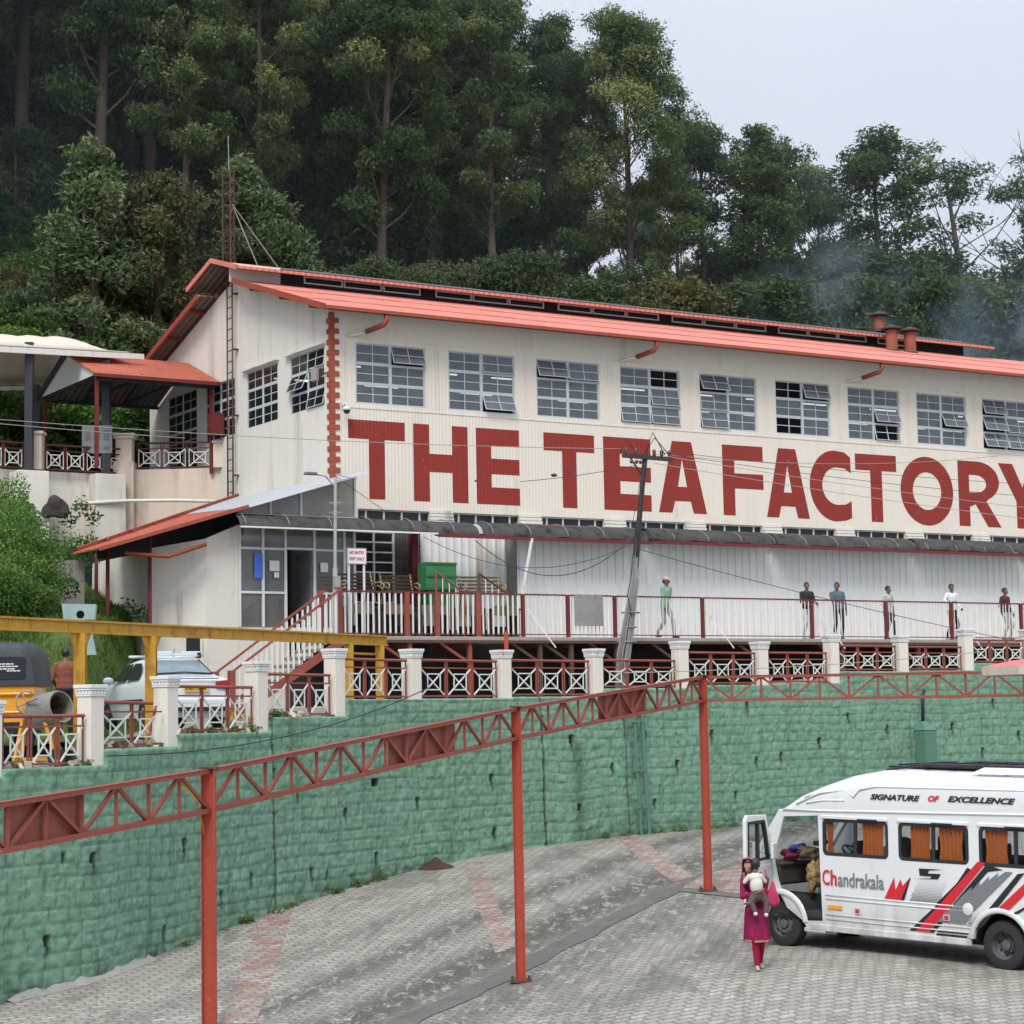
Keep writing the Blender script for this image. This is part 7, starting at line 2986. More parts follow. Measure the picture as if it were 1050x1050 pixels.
def man(label, loc, rz, mats, group=None, H=1.70, lf=(.1, 0), rf=(-.1, 0), lh=(.24, -.05, .80), rh=(-.24, -.05, .80), yaw=0.0, tilt=.1, lean=(0, 0), hips=(0, 0), cap=None, sleeve='half', build=1.0, lift=(0, 0), lel=(.3, .8, -.2), rel=(-.3, .8, -.2), longhair=0, collar=True):
    """mats: skin, shirt, trousers, shoes"""
    t_ = thing('person', label, 'person', loc, rz, group)
    k = H / 1.70
    F = Fig()
    hz = .89 * k
    hp = Vector((hips[0], hips[1], hz))
    sh = Vector((hips[0] + lean[0], hips[1] + lean[1], 1.385 * k))
    for sg, ft, lf_ in ((1, lf, lift[0]), (-1, rf, lift[1])):
        hip = hp + Vector((sg * .088 * k, 0, 0))
        ank = Vector((ft[0], ft[1] + .02, .085 + lf_))
        kn, ank = ik(hip, ank, .43 * k, .42 * k, (0, -1, 0))
        F.cap(hip, kn, .084 * k * build, .060 * k, 2)
        F.cap(kn, ank + Vector((0, 0, .03)), .060 * k, .048 * k, 2)
        F.ell(ank + Vector((0, -.005, .0)), (.04, .048, .045), 2)
        F.cap(ank + Vector((0, .03, -.045)), ank + Vector((sg * .012, -.15, -.058)), .038, .030, 3)
        F.ell(ank + Vector((sg * .01, -.085, -.05)), (.044, .10, .033), 3)
    F.ell(hp + Vector((0, 0, .02)), (.165 * k * build, .115 * k * build, .12 * k), 2)
    F.ell(hp.lerp(sh, .12), (.166 * k * build, .118 * k * build, .15 * k), 1)
    F.ell(hp.lerp(sh, .32), (.160 * k * build, .114 * k * build, .17 * k), 1)
    F.ell(hp.lerp(sh, .50), (.158 * k * build, .108 * k * build, .19 * k), 1)
    F.ell(hp.lerp(sh, .66), (.168 * k * build, .113 * k * build, .18 * k), 1)
    F.ell(hp.lerp(sh, .82), (.174 * k * build, .112 * k * build, .15 * k), 1)
    F.cap(sh + Vector((-.15 * k, 0, 0)), sh + Vector((.15 * k, 0, 0)), .062 * k, .062 * k, 1)
    F.cap(sh + Vector((0, .01, .02)), sh + Vector((0, -.008, .11 * k)), .062 * k, .052 * k, 0)
    F.cap(sh + Vector((-.06, .005, .045)), sh + Vector((.06, .005, .045)), .035 * k, .035 * k, 1)
    for sg, hd, el in ((1, lh, lel), (-1, rh, rel)):
        s0 = sh + Vector((sg * .178 * k, 0, -.01))
        e, w = ik(s0, hd, .285 * k, .255 * k, el)
        F.cap(s0, e, .056 * k, .044 * k, 1)
        sm = 1 if sleeve == 'full' else 0
        F.cap(e, w, .042 * k, .029 * k, sm)
        if sleeve == 'half':
            F.cap(s0, s0.lerp(e, .7), .060 * k, .054 * k, 1)
        F.hand(w, (w - e), (-sg * .8, -.5, -.1), 0, k)
    hc = sh + Vector((0, -.015, .205 * k))
    f, rot = F.head(hc, yaw, 0, k, tilt)
    F.body('body', mats, t_)
    face_parts(f, rot, t_, k, cap is None, longhair)
    if cap is not None:
        b = MB()
        sp = MB().sphere((0, 0, 0), (1, 1, 1), 24)
        b.add([f((v[0] * .086, v[1] * .104 + .01, v[2] * .098 + .032)) for v in sp.v], [fc for fc in sp.f if sum(sp.v[i][2] for i in fc) / 4 > .1])
        b.add([f((.075, -.07, .045)), f((.06, -.17, .035)), f((-.06, -.17, .035)), f((-.075, -.07, .045)), f((0, -.09, .062)), f((0, -.185, .045))], [(0, 1, 5, 4), (4, 5, 2, 3)])
        o = b.build('cap', cap, t_, smooth=True)
        o.modifiers.new('thick', 'SOLIDIFY').thickness = .006
        MB().sphere(f((0, .06, -.02)), (.07, .05, .06), 14, M=rot).build('hair', M['hair'], t_, smooth=True)
    return t_, F, f


cl = lambda n, c: pm('cloth_' + n, c, .9, .14, 6, C3(c, .5), .5, .6, bump=.004, bs=14)
GW = 'people standing on the raised walkway'
SK = M['skin']
shoe_b, shoe_w = simple('shoe_black', (.02, .02, .02), .5), simple('shoe_pale', (.45, .43, .40), .6)
W_ = lambda x, y=-2.72: FW(x, y, 2.2)
man('man in mint green long sleeve shirt and pale cap walking along the walkway', W_(9.1), FROT + R(14), [SK, cl('mint', (.22, .40, .27)), cl('pale_camo', (.38, .38, .36)), shoe_b], GW, 1.74,
    lf=(.10, -.24), rf=(-.10, .22), lift=(0, .05), lh=(.28, .10, .86), rh=(-.22, -.16, .86), yaw=R(20), tilt=.15, lean=(0, -.04), cap=simple('cap_pink', (.50, .36, .36), .8), sleeve='full', lel=(.6, .8, 0))
man('man in black and red patterned shirt and white trousers leaning at the walkway railing', W_(14.24), FROT + R(-10), [SK, pm('cloth_checked', (.035, .03, .035), .9, .3, 9, (.2, .06, .05), .55, 1), cl('white', (.62, .62, .63)), shoe_w], GW, 1.68,
    lh=(.17, -.34, 1.03), rh=(-.17, -.34, 1.03), yaw=R(-15), tilt=.12, lean=(0, -.03))
man('man in grey blue sweater and dark trousers looking left along the walkway', W_(15.45), FROT + R(-32), [SK, cl('slate', (.10, .14, .17)), cl('charcoal', (.03, .03, .035)), shoe_b], GW, 1.70,
    lh=(.24, -.10, .83), rh=(-.10, -.34, 1.02), yaw=R(-30), tilt=.1, sleeve='full', build=1.1, hips=(.03, 0), lean=(-.05, -.02), rf=(-.14, -.06))
man('man in pale grey green shirt standing between two other men on the walkway', W_(17.41), FROT + R(10), [SK, cl('sage', (.42, .46, .42)), cl('charcoal', (.03, .03, .035)), shoe_b], GW, 1.63,
    lf=(.14, -.14), hips=(-.03, .02), lean=(.03, -.05), lh=(.26, -.02, .80), rh=(-.22, -.12, .84), yaw=R(10), tilt=.12)
_wm, _wf, _wg = man('man in white long sleeve top and dark jeans with one hand on the walkway railing', W_(20.05), FROT + R(-5), [SK, cl('white', (.66, .67, .70)), cl('black_jeans', (.022, .02, .02)), shoe_w], GW, 1.74,
                 lf=(.20, .06), rf=(-.2, 0), lh=(.20, -.20, .98), rh=(-.42, -.36, 1.16), yaw=R(-10), tilt=.12, sleeve='full', rel=(-.5, .5, -.6))
b = MB()
for x0, x1 in ((-.09, -.05), (-.03, .02), (.04, .085)):
    b.box((x0 + x1) / 2, -.128, 1.19, x1 - x0, .004, .035)
b.build('print', simple('shirt_print', (.08, .09, .16), .8), _wm)
man('man in maroon sweater and light trousers at the right end of the walkway', W_(22.34), FROT + R(8), [SK, cl('maroon', (.085, .03, .045)), cl('stone', (.42, .42, .38)), shoe_b], GW, 1.66,
    hips=(.04, 0), lean=(-.05, 0), lf=(.16, -.04), lh=(.27, -.08, .86), rh=(-.26, -.06, .84), yaw=R(15), tilt=.12, sleeve='full', build=1.15)
man('man in pale blue shirt cut off by the right edge of the photo', W_(23.35), FROT + R(-30), [SK, cl('pale_blue', (.42, .48, .56)), cl('charcoal', (.03, .03, .035)), shoe_b], GW, 1.58,
    lh=(.17, -.34, 1.03), rh=(-.2, -.30, 1.0), yaw=R(0), tilt=.12)
q = at(67, 740, 40.6)
man('man in rust brown shirt seen from behind beside the rickshaw', (q.x, q.y, -.15), R(180 + 12), [SK, cl('rust', (.23, .085, .055)), cl('charcoal', (.03, .03, .035)), shoe_b], None, 1.70,
    lh=(.20, -.24, 1.0), rh=(-.24, -.2, .98), yaw=R(8), tilt=.05, sleeve='full', build=1.1)

# ------------------------------------------------------------------ woman carrying a child
wl = VA * 0
wp = at(778, 992, 30.9)
wz = gz(wp.x, wp.y)
mar = pm('kurta_magenta', (.20, .012, .055), .85, .16, 5, (.10, .005, .03), .5, .25, bump=.006, bs=12)
mar2 = pm('churidar_red', (.30, .012, .05), .85, .12, 5, (.16, .01, .03), .5, .3, bump=.006, bs=12)
pink = pm('scarf_pink', (.42, .07, .13), .85, .14, 6, (.3, .03, .08), .5, .4, bump=.006, bs=14)
sandal = simple('sandal', (.45, .38, .33), .6)
wo = thing('person', 'woman in magenta kurta carrying a small child beside the minibus door', 'person', (wp.x - .02, wp.y, wz), R(4))
F = Fig()
H = 1.60
k = H / 1.70
hp = Vector((0, 0, .89 * k))
sh = Vector((.0, .01, 1.375 * k))
for sg, ft in ((1, (.06, .12)), (-1, (-.03, -.16))):
    hip = hp + Vector((sg * .085 * k, 0, 0))
    ank = Vector((ft[0], ft[1], .08))
    kn, ank = ik(hip, ank, .43 * k, .42 * k, (0, -1, 0))
    F.cap(hip, kn, .080 * k, .062 * k, 2)
    F.cap(kn, ank, .062 * k, .046 * k, 2)
    F.cap(ank + Vector((0, .02, -.04)), ank + Vector((sg * .015, -.14, -.055)), .032, .026, 3)
F.ell(hp + Vector((0, 0, .02)), (.172 * k, .12 * k, .13 * k), 1)
F.ell(hp.lerp(sh, .3), (.15 * k, .105 * k, .16 * k), 1)
F.ell(hp.lerp(sh, .75), (.155 * k, .115 * k, .17 * k), 1)
F.cap(sh + Vector((-.13 * k, 0, 0)), sh + Vector((.13 * k, 0, 0)), .058 * k, .058 * k, 1)
F.cap(sh, sh + Vector((-.01, -.01, .11 * k)), .05 * k, .046 * k, 0)
# her right arm (image left) lies under the child's seat, her left arm across below
s0 = sh + Vector((-.165, 0, -.01))
e, w = ik(s0, (-.03, -.27, 1.12), .27, .24, (-.7, .3, -.6))
F.cap(s0, e, .053, .043, 1)
F.cap(e, w, .042, .028, 1)
F.hand(w, (w - e), (.2, -.1, 1), 0, .92, .5)
s0 = sh + Vector((.165, 0, -.01))
e, w = ik(s0, (-.10, -.25, .99), .27, .25, (.8, .2, -.5))
F.cap(s0, e, .053, .044, 1)
F.cap(e, w, .043, .027, 0)
F.hand(w, (w - e), (0, .5, .8), 0, .92, .5)
hc = sh + Vector((-.09, -.02, .195 * k))
f, rot = F.head(hc, R(-22), 0, k * .96, .18)
F.body('body', [M['skin2'], mar, mar2, sandal], wo, .0055)
face_parts(f, rot, wo, k * .96, True, .35)
# kurta skirt with folds
b = MB()
vs = []
K, J = 60, 14
for j in range(J + 1):
    v_ = j / J
    z = .95 * k - v_ * (.95 * k - .40)
    for i in range(K):
        a = 2 * PI * i / K
        fold = 1 + .085 * v_ * math.sin(a * 7 + 1 + v_) + .05 * v_ * math.sin(a * 13 + 2 * v_)
        rx = (.160 + .025 * v_) * fold
        ry = (.14 + .10 * v_) * fold
        vs.append((rx * math.cos(a) + .005, ry * math.sin(a) - .025 * v_, z))
b.add(vs, [(j * K + i, j * K + (i + 1) % K, (j + 1) * K + (i + 1) % K, (j + 1) * K + i) for j in range(J) for i in range(K)])
ku = b.build('kurta_skirt', mar, wo, smooth=True, fix=False)
ku.modifiers.new('thick', 'SOLIDIFY').thickness = .006
b = MB()
base = (J - 1) * K
ring = [Vector(vs[(J - 1) * K + i]) for i in range(K)] + []
ring2 = [Vector(vs[J * K + i]) for i in range(K)]
b.add([Vector((p.x * 1.03, p.y * 1.03, p.z)) for p in ring] + [Vector((p.x * 1.03, p.y * 1.03, p.z + .005)) for p in ring2], [(i, (i + 1) % K, K + (i + 1) % K, K + i) for i in range(K)])
b.build('hem_border', pm('hem_border', (.32, .16, .12), .8, .3, 40, (.1, .01, .03), .8, 1), wo, smooth=True, fix=False)
# scarf over the head and down one side
b = MB()
K, J = 22, 12
vs = []
for j in range(J + 1):
    v_ = j / J
    for i in range(K + 1):
        a = R(-25 + 230 * i / K)
        if v_ < .5:
            u = v_ / .5
            rr = .098 + .012 * u
            p = f((rr * math.cos(a), rr * 1.16 * math.sin(a) * 1.0 + .006, .115 - .115 * (1 - u) * 0 - .20 * u + (.0 if u > .2 else -.0)))
            if u < .3:
                sc_ = math.sin(PI / 2 * min(1, u / .3 + .15))
                p = f((rr * math.cos(a) * sc_, (rr * 1.16 * math.sin(a) + .006) * sc_, .135 - .03 * u))
        else:
            u = (v_ - .5) / .5
            p = f((.11 * math.cos(a) * (1 + .5 * u), .125 * math.sin(a) + .01, -.085)) + Vector((.02 * u, .01 * u, -.16 * u)) + Vector((0, .01 * math.sin(i * 1.9), 0))
        vs.append(p)
b.add(vs, [(j * (K + 1) + i, j * (K + 1) + i + 1, (j + 1) * (K + 1) + i + 1, (j + 1) * (K + 1) + i) for j in range(J) for i in range(K)])
sc_o = b.build('scarf', pink, wo, smooth=True, fix=False)
sc_o.modifiers.new('thick', 'SOLIDIFY').thickness = .006
# pink cloth bag hanging at her side
b = MB().sphere((0, 0, 0), (.11, .075, .19), 20)
for i, v_ in enumerate(b.v):
    q = Vector(v_)
    t_ = (q.z + .2) / .4
    kx = 1.15 - .80 * t_ + .12 * math.sin(q.x * 40 + q.z * 14) + .08 * math.sin(q.y * 60 - q.z * 25)
    b.v[i] = (q.x * kx + .0, q.y * kx, q.z)
bg = b.build('shoulder_bag', pm('bag_pink', (.46, .045, .11), .8, .14, 5, (.25, .02, .06), .5, .4, bump=.008, bs=10), None, smooth=True)
bg.location = (wp.x + .235, wp.y - .05, wz + 1.08)
tag(bg, "bright pink cloth bag hanging from the woman's shoulder", 'bag')
b = MB().tube([(-.06, .0, .16), (-.09, .02, .28), (-.10, .06, .36)], .012, 6)
b.build('strap', pink, bg, smooth=True)

ch = thing('person', "small child in cream top and brown trousers held against the woman's shoulder", 'person', (wp.x - .02, wp.y, wz), R(4))
F = Fig()
hipc = Vector((.0, -.215, 1.09))
shc = Vector((-.03, -.185, 1.355))
F.ell(hipc, (.105, .095, .10), 2)
F.ell(hipc.lerp(shc, .5), (.098, .085, .14), 1)
F.ell(shc + Vector((0, 0, -.02)), (.098, .078, .075), 1)
for sg, kn, ft in ((1, (.125, -.24, .98), (.10, -.27, .83)), (-1, (-.12, -.26, .99), (-.06, -.29, .85))):
    h_ = hipc + Vector((sg * .06, -.01, -.02))
    F.cap(h_, kn, .062, .050, 2)
    F.cap(kn, ft, .048, .038, 2)
    F.ell(Vector(ft) + Vector((0, -.015, -.03)), (.032, .05, .032), 3)
for sg, el, wr in ((-1, (-.18, -.16, 1.27), (-.17, -.08, 1.36)), (1, (.125, -.14, 1.27), (.10, -.05, 1.36))):
    s0 = shc + Vector((sg * .085, 0, 0))
    F.cap(s0, el, .036, .030, 1)
    F.cap(el, wr, .029, .022, 0)
    F.hand(wr, Vector(wr) - Vector(el), (0, 1, 0), 0, .5, .6)
F.cap(shc, shc + Vector((.005, 0, .08)), .036, .036, 0)
f2, rot2 = F.head(shc + Vector((.015, .01, .155)), R(158), 0, .82, .1)
F.body('body', [M['skin'], cl('cream', (.62, .58, .50)), pm('child_trousers', (.11, .085, .07), .9, .25, 8), simple('pale_sock', (.62, .50, .47), .8)], ch, .005)
face_parts(f2, rot2, ch, .82, True, .4)
# ------------------------------------------------------------------ utility pole and wires
up_ = fthing('utility_pole', 'leaning dark utility pole with crossarm and bundled cables in front of the letters', 'utility pole', 6.74, -3.85, .3)
pw = M['pole'] = pm('pole_steel', (.055, .05, .045), .7, .25, 2, (.16, .14, .12), .5, .3)
top = Vector((1.0, 0, 6.98))
b = MB().tube([(0, 0, 0), (.42, 0, 2.9)], [.125, .12], 14)
b.tube([(.40, 0, 2.8), (.72, 0, 5.0)], [.10, .095], 14)
b.tube([(.70, 0, 4.9), tuple(top)], [.075, .07], 12)
b.build('shaft', pw, up_, autosmooth=40)
b = MB()
b.bar((.2, -.06, 6.86), (1.85, -.06, 6.83), .09, .11)
b.bar((.25, .06, 6.86), (1.8, .06, 6.83), .04, .05)
b.bar((.9, 0, 6.3), (.45, -.06, 6.8), .03, .04)
b.build('crossarm', pw, up_)
b = MB()
for x in (.3, .62, 1.25, 1.5, 1.78):
    b.lathe([(.0, 6.88), (.03, 6.88), (.06, 6.95), (.04, 6.98), (.06, 7.02), (.03, 7.08), (0, 7.09)], 10, c=(x, -.06, 0))
for x in (.62, .75, .45):
    b.sphere((x, -.1, 6.70), (.05, .05, .06), 10)
b.build('insulator', simple('insulator_brown', (.10, .04, .03), .3), up_, smooth=True)
b = MB()
rnd = random.Random(6)
for k in range(11):
    o = rnd.uniform(-.26, .16)
    b.tube([(-.12 + o * .6, -.16 + rnd.uniform(-.06, .08), .1), (.05 + o, -.17, 1.4), (.30 + o * .7, -.15, 2.6), (.52 + o * .35, -.12, 3.7 + rnd.uniform(-.4, .5))], rnd.uniform(.02, .038), 6)
for (x, z, s_) in ((.36, 2.55, .55), (.22, 1.75, .6), (.30, 2.15, .4)):
    b.tube([(x + s_ * .5 * math.cos(a) - .02, -.05 + .17 * math.sin(a), z) for a in np.linspace(0, 2 * PI, 17)], .02, 6)
b.box(.02, -.2, 1.05, .10, .1, .5)
b.build('cable_bundle', pm('cable_grey', (.24, .23, .22), .6, .4, 3), up_, smooth=True)
b = MB()
b.tube([(.5, -.1, 3.7), (.62, -.14, 5.0), (.75, -.12, 6.0), (.98, -.08, 6.9)], .014, 6)
b.tube([(.2, -.3, 2.4), (.0, -.4, 3.0), (.3, -.3, 3.9), (.5, -.2, 4.4)], .014, 6)
b.tube([(.65, -.1, 4.6), (.35, -.2, 4.9), (.55, -.15, 5.6), (.85, -.1, 6.7)], .009, 6)
for k, (x0, hgt, x1) in enumerate(((.62, .34, .1), (.98, .55, 1.6), (.95, .4, 1.75))):
    b.tube([(x0, -.06, 7.0), ((x0 + x1) / 2 - .1, -.1, 7.0 + hgt), (x1, -.08, 6.95)], .014, 6)
b.build('jumper_wire', M['wire'], up_, smooth=True)


def wire(label, P, Q, sag, r_=.008, mat='wire', n=24, group='overhead wires at the pole', name='overhead_wire'):
    P, Q = Vector(P), Vector(Q)
    c = P.lerp(Q, .5)
    pts = []
    for i in range(n + 1):
        t_ = i / n
        p = P.lerp(Q, t_)
        p.z -= sag * 4 * t_ * (1 - t_)
        pts.append(p - c)
    o = MB().tube(pts, r_, 5).build(name, M[mat], None, smooth=True)
    o.location = c
    return tag(o, label, 'wire', group)


pt = lambda x, z, y=-3.9: FW(6.74 + x, y, .3 + z)
wire('thin wire running from the pole top to the right, highest of the bundle', pt(1.78, 7.05), FW(34, -5.5, 7.2), .35)
wire('thin wire running from the pole crossarm to the right under the highest one', pt(1.5, 7.0), FW(34, -6.2, 6.6), .45)
wire('pale wire from the crossarm dropping across the word FACTORY', pt(1.25, 6.95), FW(34, -6.5, 5.6), .3, .009, 'wire_pale')
wire('lowest pale wire from the crossarm crossing the letters of FACTORY', pt(1.25, 6.7), FW(34, -6.8, 5.0), .25, .009, 'wire_pale')
wire('pale wire from the pole rising to the last window on the right', FW(23.0, -2.0, 8.2), pt(1.78, 6.95), .25, .008, 'wire_pale')
wire('long pale wire from the pole top to the left across the gable', pt(.3, 7.05), FW(-20, -2.0, 7.75), .35, .009, 'wire_pale')
wire('second long pale wire crossing the shelter and canopy posts', FW(-2.2, 5.0, 8.25), FW(-20, -1, 8.0), .15, .012, 'wire_pale')
wire('slack black wire looping from the pole under the awning to the left', pt(.45, 4.6), FW(3.2, -2.2, 4.85), 1.0, .012)
wire('second slack wire looping below the awning to the left of the pole', pt(.45, 4.45), FW(1.6, -2.2, 4.9), .75, .009)
wire('wire sloping from the pole down to the right across the white sheets', pt(.6, 4.3), FW(30, -5.5, .9), .35, .010, 'wire')
o = wire('guy wire with an egg insulator left of the pole head', pt(.6, 6.6), FW(4.8, -2.0, 6.55), .05, .009)
o['group'] = 'guy wires'
wire('thin stay wire from the street lamp down to the strip window', FW(-1.0, -2.2, 6.4), FW(1.9, -.3, 5.5), .0, .008, group='guy wires')
wire('wire strung along the fence pillars on the right', at(640, 690, 51), at(1010, 668, 60), .1, .011, 'wire_pale', group='fence wires', name='fence_wire')
wire('wire drooping across the lower left railings to the green wall', at(110, 775, 34.4), at(440, 705, 45.4), .35, .012, 'wire', group='fence wires', name='fence_wire')
b = MB().sphere((0, 0, 0), (.09, .05, .05), 10)
for x in (-.9,):
    b.sphere((x - 1.25, 0, -.12), (.05, .03, .03), 8)
o = b.build('egg_insulator', M['wire'], smooth=True)
o.location = FW(5.55, -2.55, 6.70)
tag(o, 'small dark egg insulator hanging on the guy wire left of the pole', 'insulator')

# ------------------------------------------------------------------ street lamp by the porch
sl = fthing('street_lamp', 'slim grey street lamp post standing in front of the glazed porch', 'street lamp', -1.68, -3.45, 2.0)
b = MB().tube([(0, 0, 0), (0, 0, 1.9)], .065, 12)
b.tube([(0, 0, 1.85), (.03, 0, 4.2)], .042, 10)
b.tube([(.03, 0, 3.95), (-.25, -.02, 4.22), (-.55, -.04, 4.26)], .022, 8)
b.bar((.03, 0, 4.1), (.75, .2, 4.28), .03, .03)
b.bar((.03, 0, 4.28), (.75, .2, 4.22), .02, .02)
b.build('post', pm('galvanised', (.38, .38, .37), .5, .15, 3, (.18, .15, .12), .6, .3), sl, autosmooth=40)
b = MB()
b.box(-.68, -.04, 4.27, .36, .17, .07, taper=.8)
b.build('lamp_head', simple('lamp_grey', (.10, .10, .11), .4), sl, bevel=.015)
b = MB()
for z in (3.55, 3.3):
    b.tube([(.03 + .18 * math.cos(a), .18 * math.sin(a), z) for a in np.linspace(.5, 5.6, 14)], .012, 5)
b.box(.0, -.09, 1.55, .16, .1, .28)
b.build('fittings', M['wire_pale'], sl)

# ------------------------------------------------------------------ entry sign
sg = fthing('entry_sign', 'white NO ENTRY EXIT ONLY sign on two white legs above the railing', 'sign', -.82, -2.95, 2.2)
b = MB()
b.box(-.22, 0, 1.12, .05, .04, 2.24)
b.box(.22, 0, 1.12, .05, .04, 2.24)
b.build('leg', M['white_frame'], sg)
b = MB()
b.box(0, -.035, 2.06, .56, .02, .42)
brd = b.build('board', simple('sign_white', (.72, .70, .70), .5), sg)
rdm = simple('sign_red', (.42, .03, .05), .5)
for s_, z, fit in (('NO ENTRY', 2.13, .44), ('EXIT ONLY', 1.97, .44)):
    text_obj('lettering', s_, .11, rdm, brd, Matrix(((1, 0, 0, -.22), (0, 0, -1, -.048), (0, 1, 0, z - .02), (0, 0, 0, 1))), fit=fit, ext=.001, offset=.004)
b = MB()
for p, q in (((-.27, 1.86), (.27, 1.86)), ((-.27, 2.26), (.27, 2.26)), ((-.27, 1.86), (-.27, 2.26)), ((.27, 1.86), (.27, 2.26))):
    b.bar((p[0], -.047, p[1]), (q[0], -.047, q[1]), .012, .004, up=(0, 1, 0))
b.build('border', rdm, brd)

# ------------------------------------------------------------------ things on the walkway
M['wood'] = pm('bench_wood', (.10, .07, .05), .7, .3, 3, (.04, .03, .02), .5, .4)
M['wood_pale'] = pm('bench_wood_pale', (.20, .16, .11), .7, .3, 3, (.05, .03, .02), .5, .4)
M['cast'] = pm('cast_iron_cream', (.34, .26, .14), .6, .25, 4, (.10, .06, .03), .6, .6)


def bench(label, x, y, rz, wood, L=1.25, tilt=0.0):
    t_ = fthing('park_bench', label, 'bench', x, y, 2.2 + .80, 'benches stacked on the walkway', rz)
    b = MB()
    for k in range(5):
        b.bar((-L / 2, .18 + .035 * k, .46 + .10 * k), (L / 2, .18 + .035 * k, .46 + .10 * k), .025, .06, up=(0, -.35, 1))
    b.build('backrest', wood, t_)
    b = MB()
    for k in range(5):
        b.box(0, -.22 + .09 * k, .40, L, .06, .025)
    b.build('seat', wood, t_)
    for sx in (-1, 1):
        x_ = sx * (L / 2 - .06)
        b = MB()
        b.tube([(x_, .34, .92), (x_, .22, .55), (x_, .16, .40), (x_, .22, .2), (x_, .28, 0)], .022, 8)
        b.tube([(x_, .16, .40), (x_, -.24, .40), (x_, -.28, .2), (x_, -.22, 0)], .022, 8)
        b.tube([(x_, .2, .62), (x_, -.08, .66), (x_, -.28, .60), (x_, -.26, .48), (x_, -.18, .44)], .02, 8)
        b.tube([(x_, .15, .5), (x_, .0, .58), (x_, -.15, .5)], .014, 6)
        b.build('side_frame', M['cast'], t_, smooth=True)
    return t_


bench('dark slatted bench with cream iron sides behind the entry sign', -.35, -2.25, R(8), M['wood'])
bench('weathered slatted bench tilted against the white sheets right of the green crate', 3.35, -2.3, R(-10), M['wood_pale'])
bench('low dark bench between the first bench and the green crate', .95, -2.05, R(-4), M['wood'], 1.0)
# plinth and dark stacked frames the benches stand on
pl = fthing('stacked_trestles', 'dark pile of low tables and pale boards behind the white pickets', 'stacked furniture', 0, 0, 2.2)
b = MB()
for x in (-.9, .2, 1.3, 2.4, 3.5):
    b.span(x, x + .9, -2.55, -1.8, .75, .80, 0)
    b.span(x + .02, x + .07, -2.5, -1.85, 0, .75, 0)
    b.span(x + .83, x + .88, -2.5, -1.85, 0, .75, 0)
    b.span(x + .08, x + .82, -2.2, -2.15, .0, .32, 1)
    b.span(x, x + .8, -2.58, -2.56, .60, .86, 2)
b.build('trestle', [M['wood'], M['dark'], M['wood_pale']], pl)
cr_ = fthing('green_crate', 'green painted crate with rust patch among the benches on the walkway', 'crate', 2.05, -2.1, 3.0)
b = MB()
b.box(0, 0, .84, .92, .5, .76)
b.build('box', pm('crate_green', (.045, .19, .075), .6, .25, 3, (.13, .06, .03), .8, 1, thr=.55), cr_, bevel=.015)
b = MB()
for z in (.50, .84, 1.18):
    b.box(0, -.262, z, .94, .02, .05)
b.box(0, 0, .23, .8, .46, .46)
b.build('batten', pm('crate_green_dark', (.03, .13, .05), .6, .25, 3), cr_)
# two low side rails with sloping handrail, in front of the crate
for x, lb in ((1.72, 'small red framed step rail left in front of the green crate'), (3.05, 'small red framed step rail leaning toward the tilted bench')):
    sr_ = fthing('step_rail', lb, 'railing', x, -2.62, 2.2)
    b = MB()
    b.tube([(0, 0, 0), (0, 0, 1.72)], .03, 8)
    b.tube([(0, 0, 1.72), (.85, 0, 1.2), (.85, 0, 0)], .03, 8)
    b.build('frame', M['red_paint'] if x < 2 else M['wood'], sr_)
    b = MB()
    for k in range(1, 4):
        b.tube([(.2 * k, 0, .2), (.2 * k, 0, 1.70 - .125 * k)], .014, 6)
    b.build('baluster', M['white_old'], sr_)
# grey board hanging on the railing
gb_ = fthing('grey_board', 'square weathered grey board hung on the walkway railing left of the pole', 'board', 5.75, -3.2, 2.2)
b = MB().box(.42, 0, .74, .92, .03, .86)
b.build('panel', pm('weathered_board', (.30, .28, .27), .8, .25, 3, (.12, .10, .09), .8, .6), gb_)
b = MB()
b.box(.0, .03, 1.1, .04, .05, .12)
b.box(.84, .03, 1.1, .04, .05, .12)
b.build('hook', M['rust'], gb_)
tag(MB().bar(FW(4.95, -2.3, 4.95), FW(4.45, -2.35, 2.9), .07, .05).build('loose_batten', M['white_old']), 'pale batten leaning from the awning against the white sheets', 'batten')

# bird box board on the bank
bb = thing('metal_hopper', 'pale green metal hopper with round hole on the grassy bank', 'hopper', at(82, 650, 43.0), R(8))
bb.location.z = 1.5
b = MB()
b.plate([(-.32, .72), (.30, .72), (.34, 1.04), (-.36, 1.06)], [[(.0 + .085 * math.cos(a) + .02, .83 + .085 * math.sin(a)) for a in np.linspace(0, 2 * PI, 17)[:-1]]], lambda u, v, w: Vector((u, -.2 + w, v)), .02)
b.add([(-.32, -.2, .72), (.30, -.2, .72), (.30, .25, .72), (-.32, .25, .72), (-.36, -.2, 1.06), (.34, -.2, 1.04), (.34, .25, 1.04), (-.36, .25, 1.06)], [(0, 3, 2, 1), (1, 2, 6, 5), (2, 3, 7, 6), (3, 0, 4, 7), (4, 5, 6, 7)])
b.build('hood', pm('hopper_green', (.30, .40, .37), .6, .15, 3), bb, fix=False)
b = MB()
b.add([(-.02, -.1, -.0), (.34, -.1, -.0), (.26, -.1, .42), (.04, -.1, .42)], [(0, 1, 2, 3)])
b.add([(-.02, .2, -.0), (.34, .2, -.0), (.26, .2, .42), (.04, .2, .42)], [(0, 1, 2, 3)])
b.box(.15, .05, .55, .2, .24, .36)
b.build('chute', M['hopper'] if 'hopper' in M else bpy.data.materials['hopper_green'], bb)
